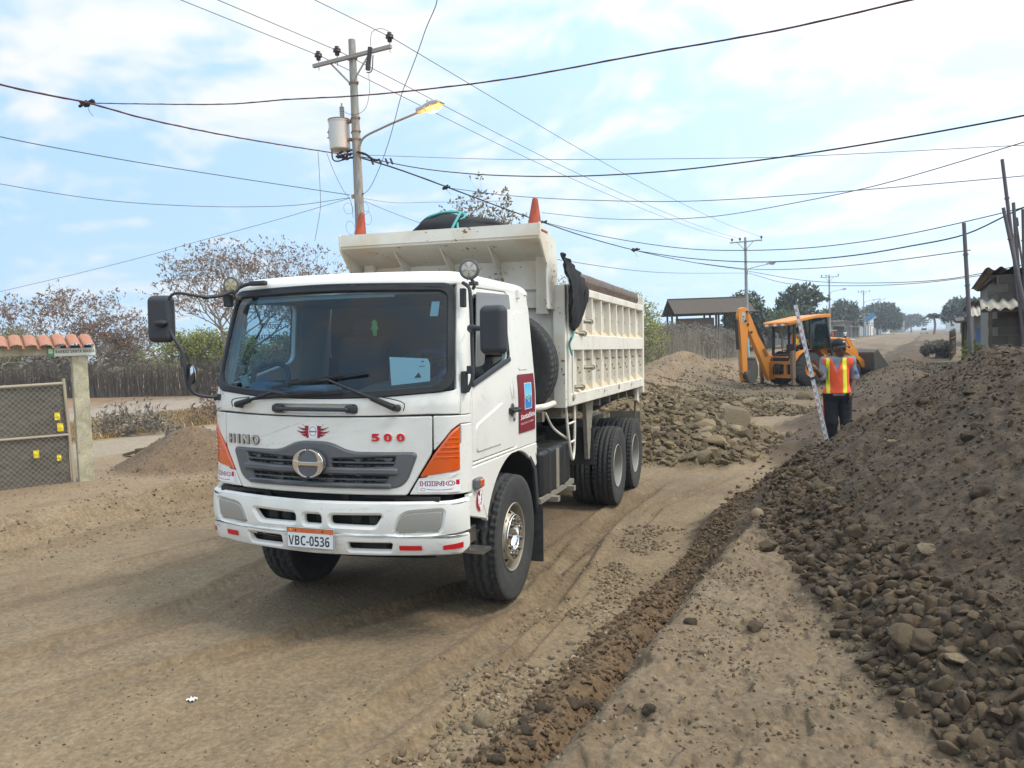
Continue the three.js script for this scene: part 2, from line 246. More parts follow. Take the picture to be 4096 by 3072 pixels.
// everything about one spot of ground
function spot(x, z, full = true) {
  const near = Math.hypot(x, z), wob = 0.16 * N3(z * 0.7, 1.7, 0.3) + 0.06 * N3(z * 2.3, 4.2, 0.9);
  let h = (-0.022 - 0.0175 * (clamp(x, -9.5, -1.5) + 3.21) + 0.0178 * (clamp(z, -12.5, -1) + 5.97)) * sm(-24, -14, z);
  let r = 0.300, g = 0.243, b = 0.170, t = fbm(x * 0.35, z * 0.35, 0.5, 4), u = fbm(x * 1.7, z * 1.7, 3.3, 3);
  const put = (cr, cg, cb, w) => { w = clamp(w); r = mix(r, cr, w); g = mix(g, cg, w); b = mix(b, cb, w); };
  put(0.25, 0.20, 0.142, sm(-0.05, 0.35, t) * 0.6); put(0.345, 0.285, 0.205, sm(0.0, 0.35, -t) * 0.5);
  const st = fbm((x + z * 0.16) * 1.5, z * 0.22, 6.2, 4); put(0.215, 0.168, 0.112, sm(0.02, 0.34, st) * 0.75); put(0.36, 0.30, 0.22, sm(0.06, 0.36, -st) * 0.6);
  h += 0.022 * t + 0.010 * u - 0.014 * st;
  if (full && near < 45) for (const [pts, w, d] of RUTS) {
    const cx = lin(pts, z) + 0.04 * N3(z * 0.8, pts[0][1], 2), dx = Math.abs(x - cx) / w;
    if (dx < 1.7) {
      const on = sm(-0.15, 0.25, N3(z * 0.25, pts[1][1] * 3, 5) + 0.25), lug = Math.abs(((z + dx * w * 0.7) / 0.13) % 1) < 0.45 ? 1 : 0;
      h += (dx < 1 ? -d * (0.78 + 0.22 * lug) * (1 - dx ** 6) : d * 0.5 * (1 - Math.abs(dx - 1.3) / 0.4)) * on;
      put(0.215, 0.162, 0.105, (dx < 1 ? 0.30 + 0.2 * lug : 0.95 * (1 - Math.abs(dx - 1.25) / 0.45)) * on * sm(-0.2, 0.3, u + 0.15));
    }
  }
  // loose dark crumbs of soil here and there on the road
  // ---- left bank, its face, shelf and the lot
  const xl = -8.95 + 0.22 * N3(z * 0.45, 8.1, 0) + 0.10 * N3(z * 1.4, 3.1, 7) - sm(-12, -30, z) * 0.4, lb = sm(xl + 0.1, xl - 0.75, x);
  if (lb > 0) {
    const shelf = 0.40 + 0.03 * t + 0.02 * u - 0.16 * sm(-13, -22, x), ledge = lb * lb * (3 - 2 * lb);
    h = mix(h, shelf, ledge) + 0.05 * fbm(x * 3, z * 3, 9.1, 3) * lb * (1 - lb) * 4;
    put(0.37, 0.295, 0.215, lb); put(0.26, 0.20, 0.135, sm(0.02, 0.3, u) * lb * sm(-10.5, -9.0, x));
    put(0.43, 0.385, 0.33, sm(-13.3, -13.6, x + 0.3 * t) * sm(-16.9, -16.5, x + 0.2 * t) * sm(3, 1, z)); // worn concrete lane
    const lot = sm(-16.7, -17.2, x + 0.4 * t);
    put(0.46, 0.345, 0.185, lot); put(0.45, 0.41, 0.385, lot * sm(-24.5, -27, x + 4 * t)); put(0.40, 0.28, 0.19, lot * sm(-31, -34, x + 5 * t));
    put(0.25, 0.18, 0.09, lot * sm(0.05, 0.3, u + t) * 0.6);
    h -= 0.12 * sm(-17, -19, x);
  }
  // heap of soil at the toe of the left bank
  const tl = Math.exp(-(((x - xl - 0.12) / 0.22) ** 2)); h += tl * (0.05 + 0.05 * fbm(x * 4, z * 4, 2.2, 3)); put(0.24, 0.18, 0.115, tl * 0.6);
  // ---- right side: trench, berm of loose soil, bank with the viewer on it
  const far = sm(-9.2, -11.5, z) * sm(-46, -30, z), xr = -2.12 + wob * 0.6 - 0.30 * sm(-7, -12, z);
  const bankTop = 0.47 + 0.03 * t + 0.018 * u + 0.05 * sm(0, -6, z) - 0.10 * sm(-12, -30, z), face = xr + 0.40 + 0.08 * N3(z * 1.9, 6, 2);
  const up = sm(face - 0.08, face + 0.36, x);
  const nearW = 1 - far;
  const berm = Math.exp(-(((x - xr - 0.13) / 0.15) ** 2)) * nearW * (0.10 + 0.14 * fbm(x * 2.6, z * 2.6, 7.7, 4));
  h += Math.max(0, berm); h -= 0.04 * Math.exp(-(((x - face + 0.09) / 0.06) ** 2)) * nearW;
  put(0.190, 0.132, 0.080, Math.exp(-(((x - xr - 0.17) / 0.24) ** 4)) * 0.95);
  const wall = sm(xr - 0.02, xr + 0.16, x + 0.12 * fbm(x * 1.4, z * 1.4, 3, 3)) * sm(xr + 1.5, xr + 0.75, x);
  h -= far * 0.36 * wall; put(0.165, 0.115, 0.070, far * wall * sm(xr + 0.5, xr + 0.2, x)); put(0.25, 0.205, 0.15, far * sm(xr + 0.4, xr + 0.65, x));
  if (x > xr) {
    const e = mix(up, sm(xr + 1.2, xr + 1.7, x), far);
    h = mix(h, bankTop, e) + 0.05 * fbm(x * 2.2, z * 2.2, 5.5, 4) * e * (1 - e) * 4;
    const top = sm(0.3, 0.8, e); put(0.238, 0.190, 0.137, top); put(0.17, 0.130, 0.088, top * sm(0.05, 0.35, u * 0.7 + t * 0.5) * 0.8); put(0.30, 0.25, 0.185, top * sm(0.05, 0.3, -u) * 0.5);
    // footprints and dents on the trodden bank
    if (full && near < 9 && top > 0) { const q = fbm(x * 4.5, z * 4.5, 12.1, 3); h -= 0.035 * sm(0.12, 0.34, q) * top; h += (0.022 * sm(0.1, 0.3, fbm(x * 7, z * 7, 2.9, 2)) + 0.014 * Math.abs(N3(x * 14, z * 14, 1.1)) * sm(-0.1, 0.3, u)) * top; }
  }
  h += rise(z);
  if (z < -30) { const ft = fbm(x * 0.22, z * 0.05, 4.1, 4); put(0.19, 0.14, 0.095, sm(0.0, 0.3, ft) * 0.75 * sm(-30, -50, z)); put(0.20, 0.165, 0.11, sm(-10, -14, x) * sm(-40, -60, z) * 0.7); }
  // ---- heaps
  const lump = full ? 0.10 * fbm(x * 1.5, z * 1.5, 8.8, 4) + (near < 16 ? 0.035 * Math.abs(N3(x * 6, z * 6, 3.1)) : 0) : 0;
  const mm = moundMain(x, z) + lump + (full && near < 20 ? 0.05 * fbm(x * 3.1 + z * 0.8, z * 3.1, 1.9, 3) + 0.055 * Math.abs(N3(x * 8, z * 8, 6.6)) : 0); if (mm > h - 0.3) { const k = sm(-0.10, 0.10, mm - h); h = smax(h, mm, 0.10); put(0.108, 0.082, 0.058, k); put(0.15, 0.108, 0.068, k * sm(0.05, 0.3, t) * 0.8); put(0.075, 0.062, 0.048, k * sm(0.1, 0.3, u) * 0.6); }
  const rg = ridge(x, z) + lump; if (x > -10 && rg > h - 0.3 - rise(z)) { const k = sm(-0.1, 0.12, rg + rise(z) - h); h = smax(h, rg + rise(z), 0.12); put(0.145, 0.105, 0.072, k); put(0.10, 0.078, 0.056, k * sm(0, 0.3, u)); }
  const gp = gravelPile(x, z); if (gp > h - 0.25) { const k = sm(-0.08, 0.10, gp - h); h = smax(h, gp + (full ? 0.03 * N3(x * 5, z * 5, 1) : 0), 0.08); put(0.205, 0.165, 0.098, k); put(0.155, 0.125, 0.075, k * sm(-0.05, 0.3, u)); }
  const pp = palePile(x, z); if (pp > h - 0.3) { const k = sm(-0.1, 0.15, pp - h); h = smax(h, pp, 0.15); put(0.36, 0.285, 0.205, k); put(0.27, 0.205, 0.14, k * sm(0, 0.3, u + t)); }
  const sp = smallPile(x, z) + (full ? 0.03 * N3(x * 6, z * 6, 4) : 0); if (sp > h - 0.2) { const k = sm(-0.08, 0.08, sp - h); h = smax(h, sp, 0.08); put(0.235, 0.178, 0.125, k); put(0.17, 0.125, 0.085, k * sm(0, 0.3, u)); }
  { const pit = Math.exp(-((((x + 1.17) / 0.45) ** 2 + ((z + 12.0) / 0.55) ** 2) ** 2)); h = mix(h, 0.45, pit); }
  // dug-up dark gravel round the digger
  const dg = Math.exp(-(((x + 5.6) / 3.6) ** 4) - (((z + 33.5) / 5.5) ** 4)); put(0.17, 0.145, 0.10, dg * 0.9); h += dg * (0.14 * fbm(x * 1.8, z * 1.8, 3.8, 4));
  return [h, r, g, b];
}
const hgt = (x, z) => spot(x, z)[0];

function buildGround() {
  const dirs = [], a0 = 28 * DEG; // directions, fine across the view
  for (let i = 0; i <= 760; i++) dirs.push(a0 + (-0.80 + 1.60 * i / 760));
  const rest = 2 * Math.PI - 1.6; for (let i = 1; i < 220; i++) dirs.push(a0 + 0.80 + rest * i / 220);
  const radii = [0]; let rr = 0.5; while (rr < 14) { radii.push(rr); rr += clamp(rr * 0.0065, 0.02, 1e9) * (rr < 2 ? 4 : 1); } while (rr < 1500) { radii.push(rr); rr *= rr < 60 ? 1.0105 : 1.05; }
  const nd = dirs.length, nr = radii.length, pos = new Float32Array(nd * nr * 3), col = new Float32Array(nd * nr * 3), uv = new Float32Array(nd * nr * 2), idx = [];
  for (let j = 0; j < nr; j++) for (let i = 0; i < nd; i++) {
    const k = j * nd + i, R = radii[j], x = -Math.sin(dirs[i]) * R, z = -Math.cos(dirs[i]) * R, s = spot(x, z);
    pos.set([x, s[0], z], k * 3); col.set([s[1] * 0.85, s[2] * 0.745, s[3] * 0.62], k * 3); uv.set([x / 1.5, z / 1.5], k * 2);
  }
  for (let j = 0; j < nr - 1; j++) for (let i = 0; i < nd; i++) { const a = j * nd + i, b = j * nd + (i + 1) % nd, c = a + nd, d = b + nd; if (j) idx.push(a, b, d, a, d, c); else idx.push(a, d, c); }
  const g = new THREE.BufferGeometry();
  g.setAttribute('position', new THREE.BufferAttribute(pos, 3)); g.setAttribute('color', new THREE.BufferAttribute(col, 3)); g.setAttribute('uv', new THREE.BufferAttribute(uv, 2)); g.setIndex(new THREE.BufferAttribute(new Uint32Array(idx), 1)); g.computeVertexNormals();
  const m = new THREE.MeshStandardMaterial({ vertexColors: true, roughness: 0.96, map: tSoil, bumpMap: tSoilB, bumpScale: 0.017, side: THREE.DoubleSide });
  struct('ground', g, m);
}
buildGround();
// ---------------------------------------------------------------- dump truck
const font = await new FontLoader().loadAsync('fonts/droid/droid_sans_bold.typeface.json');
const M = {
  white: phys(0.80, 0.79, 0.765, 0.42, { map: rep(tGrime, 0.7), clearcoat: 0.25, clearcoatRoughness: 0.28 }),
  bumper: phys(0.78, 0.775, 0.755, 0.55, { map: rep(tGrime, 0.9) }),
  bodyWhite: std(0.79, 0.78, 0.75, 0.62, 0, { map: rep(tRust, 0.55), bumpMap: rep(tFine, 2), bumpScale: 0.001 }),
  black: std(0.018, 0.018, 0.02, 0.55),
  seal: std(0.012, 0.012, 0.013, 0.5),
  plastic: std(0.035, 0.036, 0.042, 0.62, 0, { bumpMap: rep(tFine, 4), bumpScale: 0.0006 }),
  grey: std(0.115, 0.118, 0.132, 0.48, 0, { map: rep(tGrime, 1.5) }),
  rubber: std(0.075, 0.075, 0.077, 0.86, 0, { map: rep(tConc, 1.4), bumpMap: rep(tFine, 3), bumpScale: 0.001 }),
  tread: std(0.088, 0.080, 0.070, 0.93, 0, { map: rep(tSoil, 2) }),
  chrome: std(0.80, 0.80, 0.80, 0.12, 1),
  steel: std(0.46, 0.45, 0.43, 0.38, 0.85, { map: rep(tConc, 1) }),
  rim: std(0.40, 0.375, 0.33, 0.5, 0.55, { map: rep(tRust, 1.3) }),
  rimRear: std(0.56, 0.545, 0.52, 0.5, 0.25, { map: rep(tConc, 1.3) }),
  frame: std(0.055, 0.05, 0.045, 0.8, 0, { map: rep(tConc, 0.8) }),
  dusty: std(0.30, 0.262, 0.21, 0.9, 0, { map: rep(tSoil, 0.6) }),
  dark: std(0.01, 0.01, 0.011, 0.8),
  inner: std(0.03, 0.035, 0.045, 0.85), seat: std(0.06, 0.075, 0.11, 0.9), dash: std(0.055, 0.07, 0.068, 0.7),
  amber: phys(0.68, 0.095, 0.008, 0.18, { clearcoat: 1, clearcoatRoughness: 0.06, bumpMap: dtex(64, (u, v) => 0.5 + 0.5 * Math.sin(v * 6.283), false), bumpScale: 0.002 }),
  lens: phys(0.33, 0.325, 0.31, 0.22, { map: rep(tGrime, 3), clearcoat: 0.7, clearcoatRoughness: 0.2 }),
  red: std(0.62, 0.012, 0.016, 0.45),
  glass: phys(0.40, 0.56, 0.64, 0.02, { transmission: 1, thickness: 0, ior: 1.5 }),
  smoke: phys(0.30, 0.29, 0.28, 0.10, { transmission: 0.55, thickness: 0, ior: 1.5 }),
  mirror: std(0.80, 0.82, 0.84, 0.04, 1),
  tank: std(0.032, 0.032, 0.034, 0.55, 0.1, { map: rep(tConc, 1) }),
};
const truck = thing('dump_truck', 'white dump truck with chrome grille emblem and ribbed cream tipper body, facing the viewer', 'dump truck', [-4.295, 0, -5.794]);
truck.rotation.set(-0.015, 0.156, -0.020, 'YXZ');
truck.updateMatrixWorld(true);
const T = (name, geos, mat, parent = truck) => mesh(name, geos, mat, parent);

// cab skin: (a, y) runs over the front and round both corners; (z, y) over the sides
function cabProf(y) { const k = clamp((y - 1.78) / 0.88), bulge = 0.02 * Math.sin(Math.PI * clamp((y - 1.78) / 0.88)); return { zc: mix(1.37, 1.13, k) + bulge, zk: mix(1.21, 0.99, k) + bulge, xk: mix(0.93, 0.86, k), W: mix(1.115, 1.04, k), zs: mix(0.98, 0.78, k) }; }
function SF(a, y) {
  const p = cabProf(y), s = Math.sign(a) || 1, m = Math.abs(a);
  if (m <= p.xk) return V(a, y, p.zc - (p.zc - p.zk) * (m / p.xk) ** 2);
  const t = (m - p.xk) / 0.30, zq = p.zk - 2 * (p.zc - p.zk) / p.xk * (p.W - p.xk);
  if (t <= 1) { const q = 1 - t; return V(s * (q * q * p.xk + 2 * q * t * p.W + t * t * p.W), y, q * q * p.zk + 2 * q * t * zq + t * t * p.zs); }
  return V(s * p.W, y, p.zs - (m - p.xk - 0.30));
}
const SR = (z, y) => V(cabProf(y).W, y, z), SL = (z, y) => V(-cabProf(y).W, y, z);
const onFront = (geo, a, y, lift = 0.004, tilt = 0) => { // put a flat geometry (xy, facing +z) on the front skin
  const c = SF(a, y), ex = SF(a + 0.01, y).sub(SF(a - 0.01, y)).normalize(), ey = SF(a, y + 0.01).sub(SF(a, y - 0.01)).normalize(), n = ex.clone().cross(ey).normalize(); ey.crossVectors(n, ex);
  if (tilt) geo.rotateZ(tilt);
  return geo.applyMatrix4(new THREE.Matrix4().makeBasis(ex, ey, n).setPosition(c.addScaledVector(n, lift)));
};
function skin(shape, S, { edge = 0.08, lift = 0, flip = 1, uvs } = {}) { // single curved sheet
  let g0 = new THREE.ShapeGeometry(shape instanceof THREE.Shape ? shape : rshape(shape), 8);
  if (g0.index) g0 = g0.toNonIndexed();
  const g = new TessellateModifier(edge, 6).modify(g0), p = g.attributes.position, uv = new Float32Array(p.count * 2), e = 0.004;
  for (let i = 0; i < p.count; i++) { const a = p.getX(i), b = p.getY(i), c = S(a, b), n = S(a + e, b).sub(S(a - e, b)).cross(S(a, b + e).sub(S(a, b - e))).normalize(); c.addScaledVector(n, lift * flip); p.setXYZ(i, c.x, c.y, c.z); uv[2 * i] = uvs ? (a - uvs[0]) / uvs[2] : a; uv[2 * i + 1] = uvs ? (b - uvs[1]) / uvs[3] : b; }
  for (const k of Object.keys(g.attributes)) if (k !== 'position') g.deleteAttribute(k);
  g.setAttribute('uv', new THREE.BufferAttribute(uv, 2)); const m = mergeVertices(g, 1e-5); m.computeVertexNormals(); return m;
}
const rect = (x0, y0, x1, y1) => [[x0, y0], [x1, y0], [x1, y1], [x0, y1]];
const mir = (pts) => pts.map((p) => [-p[0], ...p.slice(1)]).reverse();

// --- roof and cab rear
{
  const ring = []; const y0 = 2.665; for (let i = 0; i <= 96; i++) { // outline at the roof's foot, from rear left round the front to rear right
    const t = i / 96 * 2 - 1, m = Math.abs(t), s = Math.sign(t) || 1; let p; const L = 0.86 + 0.30 + (0.78 + 0.62);
    p = SF(s * m * L, y0); ring.push([p.x, p.z]);
  }
  const rows = []; for (let k = 0; k <= 9; k++) { const q = k / 9 * Math.PI / 2, ins = 0.15 * (1 - Math.cos(q)); rows.push([0.105 * Math.sin(q) + y0, ins]); }
  const f = (u, v) => {
    const i = u * 96, a = ring[Math.floor(i)], b = ring[Math.min(96, Math.ceil(i))], x = mix(a[0], b[0], i % 1), z = mix(a[1], b[1], i % 1);
    if (v <= 0.6) { const r = v / 0.6 * 9, k = Math.floor(r), k1 = Math.min(9, k + 1), y = mix(rows[k][0], rows[k1][0], r % 1), ins = mix(rows[k][1], rows[k1][1], r % 1); return V(x * (1 - ins / 1.04), y, 0.2 + (z - 0.2) * (1 - ins / 0.9)); }
    const w = 1 - (v - 0.6) / 0.4; return V(x * (1 - 0.15 / 1.04) * w, 2.77 + 0.02 * (1 - w * w), 0.2 + (z - 0.2) * (1 - 0.15 / 0.9) * w);
  };
  T('cab_roof', [grid(96, 22, f), box(2.0, 0.02, 1.2, 0, 2.62, 0.12)], M.white);
  const back = [[-1.1, 1.05], [1.1, 1.05], [1.1, 1.8], [1.03, 2.70], [-1.03, 2.70], [-1.1, 1.8]];
  T('cab_rear_wall', panel(rshape(back, 0.05), (a, b) => V(a, b, -0.62), 0.04, { flip: -1, edge: 0, }), M.white);
  T('interior_lining', [box(2.02, 0.02, 1.25, 0, 2.60, 0.1), box(2.1, 1.0, 0.02, 0, 1.6, -0.55), box(2.02, 0.55, 0.02, 0, 2.36, -0.55), box(2.1, 0.03, 1.5, 0, 1.28, 0.2)], M.inner);
}
// --- front skin
const grilleHole = () => rshape([[-0.80, 1.425, 0.05], [-0.30, 1.425, 0.12], [-0.14, 1.50, 0.1], [0.14, 1.50, 0.1], [0.30, 1.425, 0.12], [0.80, 1.425, 0.05], [0.70, 1.165, 0.1], [-0.70, 1.165, 0.1]], 0.05);
const hoodLine = (a) => 1.69 - 0.012 * Math.cos(a * 1.6);
const bonnet = T('front_panel', panel(rshape([[-0.90, hoodLine(0.9)], [-0.895, 1.42, 0.03], [-0.715, 1.115, 0.02], [0.715, 1.115, 0.02], [0.895, 1.42, 0.03], [0.90, hoodLine(0.9)], [0.45, hoodLine(0.45)], [0, hoodLine(0)], [-0.45, hoodLine(0.45)]], 0.015), SF, 0.035, { holes: [grilleHole()] }), M.white);
const recess = () => rshape(rect(-0.36, 1.705, 0.36, 1.775), 0.03);
T('windscreen_cowl', [panel(rshape([[-1.09, 1.70], [-0.9, 1.705], [-0.45, hoodLine(0.45) + 0.012], [0, hoodLine(0) + 0.012], [0.45, hoodLine(0.45) + 0.012], [0.9, 1.705], [1.09, 1.70], [1.09, 1.90], [1.03, 1.87, 0.05], [0.5, 1.83], [0, 1.82], [-0.5, 1.83], [-1.03, 1.87, 0.05], [-1.09, 1.90]], 0.005), SF, 0.035, { holes: [recess()] }), skin(recess(), SF, { lift: -0.045 })], M.white);
for (const s of [1, -1]) {
  const P = s > 0 ? (p) => p : mir, e = s > 0 ? 'right' : 'left';
  T('corner_panel', [panel(rshape(P([[0.908, 1.69], [0.908, 1.435, 0.02], [1.02, 1.585], [1.09, 1.63], [1.225, 1.63], [1.225, 1.69]]), 0.008), SF, 0.03),
    panel(rshape(P([[0.735, 1.12], [1.225, 1.115], [1.225, 1.625], [1.095, 1.625], [1.095, 1.283], [0.80, 1.235]]), 0.006), SF, 0.03),
    panel(rshape(P([[1.095, 1.695], [1.225, 1.695], [1.235, 2.68], [0.99, 2.68], [1.055, 1.88]]), 0.004), SF, 0.03)], M.white);
  const sig = T('turn_signal', panel(rshape(P([[0.805, 1.242, 0.02], [0.90, 1.40, 0.2], [1.015, 1.572, 0.2], [1.088, 1.615, 0.015], [1.09, 1.288, 0.02]]), 0.01), SF, 0.02, { lift: 0.006, bevel: 0.012, edge: 0.06 }), M.amber);
  for (let k = 0; k < 5; k++) T('lens_ridge', panel(rshape(P([[1.005 - k * 0.022, 1.532 - k * 0.034], [1.072, 1.532 - k * 0.034], [1.072, 1.522 - k * 0.034], [0.998 - k * 0.022, 1.522 - k * 0.034]]), 0.001), SF, 0.004, { lift: 0.011, bevel: 0.001, edge: 0.1 }), M.amber, sig);
}
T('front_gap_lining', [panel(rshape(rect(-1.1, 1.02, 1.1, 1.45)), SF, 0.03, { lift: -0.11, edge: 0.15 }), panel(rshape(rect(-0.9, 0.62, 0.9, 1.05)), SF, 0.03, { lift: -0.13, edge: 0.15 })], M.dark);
T('radiator_support', [box(1.9, 0.03, 0.03, 0, 1.085, 1.22), box(0.06, 0.07, 0.06, -0.5, 1.09, 1.22), box(0.06, 0.06, 0.06, 0.2, 1.09, 1.24), box(0.06, 0.07, 0.06, 0.62, 1.09, 1.2)], M.frame);
// --- grille
{
  const gr = T('grille', panel(grilleHole(), SF, 0.03, { lift: 0.012, bevel: 0.012, holes: [rshape([[-0.64, 1.395], [-0.155, 1.375], [-0.155, 1.305], [-0.62, 1.325]], 0.01), rshape([[0.155, 1.375], [0.64, 1.395], [0.62, 1.325], [0.155, 1.305]], 0.01), rshape([[-0.59, 1.265], [0.59, 1.265], [0.56, 1.195], [-0.56, 1.195]], 0.012)] }), M.grey);
  for (const [y, h, w] of [[1.288, 0.026, 0.66], [1.183, 0.02, 0.61]]) T('grille_bar', panel(rshape(rect(-w, y - h, w, y + h), 0.02), SF, 0.02, { lift: 0.036, bevel: 0.014 }), M.grey, gr);
  for (const [y, w] of [[1.352, 0.63], [1.228, 0.58]]) T('grille_slat', panel(rshape(rect(-w, y - 0.006, w, y + 0.006), 0.002), SF, 0.012, { lift: 0.012, bevel: 0.002, edge: 0.12 }), M.grey, gr);
  const core = dtex(256, (u, v) => { const k = 0.30 + fA(u, v) * 0.5, s = sm(0.48, 0.56, fB(u * 2, v * 2)); return [mix(0.03, k, s), mix(0.03, k, s), mix(0.03, k * 0.96, s)]; });
  T('radiator_core', panel(rshape(rect(-0.66, 1.18, 0.66, 1.41)), SF, 0.01, { lift: -0.03, edge: 0.15, bevel: 0 }), std(0.75, 0.75, 0.72, 0.6, 0, { map: rep(core, 2.2, 9) }), gr);
  const wires = []; for (let x = -0.56; x <= 0.57; x += 0.055) { wires.push(onFront(box(0.003, 0.2, 0.003), x, 1.3, -0.01)); } T('grille_mesh', wires, M.frame, gr);
  // round emblem
  const em = T('emblem', onFront(lathe([[0, 0.022], [0.085, 0.018], [0.092, 0.004], [0.092, -0.02], [0, -0.02]], 40, 'z').scale(1.42, 1.14, 1), 0, 1.345, 0.052), M.grey);
  const arc = (a0, a1, n = 14) => { const o = []; for (let i = 0; i <= n; i++) { const t = mix(a0, a1, i / n); o.push([0.128 * Math.cos(t), 0.103 * Math.sin(t), t, i / n]); } return o; };
  for (const s of [1, -1]) { // two chrome horns meeting the curved bar
    const A = arc(-1.42, 1.42), sh = new THREE.Shape(); A.forEach((p, i) => (i ? sh.lineTo(s * p[0], p[1]) : sh.moveTo(s * p[0], p[1])));
    for (let i = 14; i >= 0; i--) { const p = A[i], w = 0.010 + 0.030 * Math.sin(p[3] * Math.PI) ** 2; const k = 1 - w / 0.125; sh.lineTo(s * p[0] * k, p[1] * (1 - w * 0.4 / 0.1)); }
    const g = new THREE.ExtrudeGeometry(sh, { depth: 0.012, bevelEnabled: true, bevelSize: 0.004, bevelThickness: 0.008, bevelSegments: 3 }); T('emblem_horn', onFront(g, 0, 1.345, 0.062), M.chrome, em);
  }
  const bs = rshape([[-0.118, 0.020], [-0.06, 0.010], [0.06, 0.010], [0.118, 0.020], [0.118, -0.020], [0.06, -0.012], [-0.06, -0.012], [-0.118, -0.020]], 0.004);
  T('emblem_bar', onFront(new THREE.ExtrudeGeometry(bs, { depth: 0.012, bevelEnabled: true, bevelSize: 0.003, bevelThickness: 0.008, bevelSegments: 3 }), 0, 1.345, 0.064), M.chrome, em);
}
// --- lettering and stickers on the front
function letters(str, size, sx, a0, a1, y, mats, parent, depth = 0.008, rise_ = 0) {
  const wt = [...str].map((c) => (c === 'I' ? 0.55 : 1)), tot = wt.reduce((p, q) => p + q, 0); let run = 0;
  [...str].forEach((ch, i) => {
    const mk = (grow, d) => { if (ch === 'I') return box(size * 0.20 + 2 * grow, size * 0.99 + 2 * grow, d + 0.004, 0, 0, d / 2).scale(sx, 1, 1); const g = new TextGeometry(ch, { font, size, depth: d, curveSegments: 4, bevelEnabled: true, bevelSize: grow, bevelThickness: 0.002, bevelSegments: 1 }); g.computeBoundingBox(); const b = g.boundingBox; g.translate(-(b.min.x + b.max.x) / 2, -(b.min.y + b.max.y) / 2, 0); return g.scale(sx, 1, 1); };
    const a = a0 + (a1 - a0) * (run + wt[i] / 2) / tot, yy = y + rise_ * i;
    const back = T('letter_outline', onFront(mk(0.0042, 0.002), a, yy, 0.002), mats[1], parent); T('letter', onFront(mk(0.0015, depth), a, yy, 0.004), mats[0], back.parent); run += wt[i];
  });
}
letters('HINO', 0.064, 1.38, -0.87, -0.50, 1.492, [std(0.5, 0.49, 0.46, 0.3, 0.8), M.black], bonnet);
letters('500', 0.052, 1.5, 0.45, 0.725, 1.538, [M.red, std(0.62, 0.6, 0.57, 0.3, 0.6)], bonnet);
const sticker = (name, tex, pts, S, parent, o = {}) => { const xs = pts.map((p) => p[0]), ys = pts.map((p) => p[1]), x0 = Math.min(...xs), y0 = Math.min(...ys); return T(name, skin(rshape(pts, 0.001), S, { lift: 0.004, edge: 0.06, uvs: [x0, y0, Math.max(...xs) - x0, Math.max(...ys) - y0], ...o }), new THREE.MeshStandardMaterial({ map: tex, roughness: 0.4, transparent: true, side: THREE.DoubleSide }), parent); };
const tFlame = cvs(384, 160, (c, w, h) => {
  c.clearRect(0, 0, w, h); c.fillStyle = '#e4e4e8'; c.beginPath(); c.ellipse(192, 84, 70, 74, 0, 0, 7); c.fill(); c.fillStyle = '#8f1426'; c.strokeStyle = '#8f1426';
  for (const s of [1, -1]) { c.save(); c.translate(192, 80); c.scale(s, 1);
    for (const [y0, y1, x1, k] of [[-48, -62, 118, 14], [-26, -34, 176, 16], [2, 6, 184, 15], [28, 36, 140, 13], [50, 66, 80, 10]]) { c.beginPath(); c.moveTo(46, y0); c.bezierCurveTo(75, y0 - 22, 95, y0 + 18, x1, y1 - 14); c.bezierCurveTo(x1 - 35, y1 + 16, 90, y0 + 30, 52, y0 + k); c.fill(); }
    c.beginPath(); c.moveTo(40, -68); c.quadraticCurveTo(78, 0, 40, 68); c.quadraticCurveTo(60, 0, 40, -68); c.fill(); c.restore(); }
  c.lineWidth = 5; c.beginPath(); c.ellipse(192, 80, 38, 46, 0, 0, 7); c.stroke(); c.lineWidth = 6; c.beginPath(); c.moveTo(158, 78); c.lineTo(226, 78); c.moveTo(158, 86); c.lineTo(226, 86); c.stroke();
});
sticker('flame_sticker', tFlame, rect(-0.148, 1.515, 0.148, 1.635), SF, bonnet);
const tHino = cvs(384, 224, (c, w, h) => {
  c.fillStyle = '#eceaea'; c.fillRect(0, 0, w, h); c.strokeStyle = '#7c1c30'; c.lineWidth = 9; c.font = 'bold 116px sans-serif'; c.save(); c.scale(1.05, 1); c.strokeText('HINO', 4, 104); c.restore();
  c.fillStyle = '#a01828'; for (let k = 0; k < 5; k++) { c.beginPath(); c.moveTo(40 + k * 34, 150 + k * 8); c.bezierCurveTo(120 + k * 20, 200, 200 + k * 10, 190 - k * 8, 330 - k * 6, 138 + k * 10); c.bezierCurveTo(240, 178, 150 + k * 20, 190, 40 + k * 34, 150 + k * 8); c.fill(); } c.lineWidth = 6; c.beginPath(); c.arc(40, 168, 22, 0.4, 5.6); c.stroke();
  c.fillStyle = '#c41420'; c.beginPath(); c.ellipse(352, 72, 22, 24, 0, 0, 7); c.ellipse(352, 38, 20, 26, 0, 0, 7); c.fill(); for (const x of [338, 352, 366]) { c.beginPath(); c.arc(x, 12, 8, 0, 7); c.fill(); }
});
sticker('wordmark_sticker', tHino, rect(0.80, 1.135, 1.085, 1.225), SF, truck); sticker('wordmark_sticker', tHino, mir(rect(0.80, 1.135, 1.085, 1.225)), SF, truck);
// --- bonnet grab handle
T('grab_handle', [onFront(rbox(0.62, 0.03, 0.03, 0, 0, 0.02, 0.014), 0, 1.74, 0.0), onFront(rbox(0.10, 0.055, 0.045, 0, 0, 0.0, 0.018), -0.315, 1.742, 0.0), onFront(rbox(0.10, 0.055, 0.045, 0, 0, 0.0, 0.018), 0.315, 1.742, 0.0)], M.plastic);
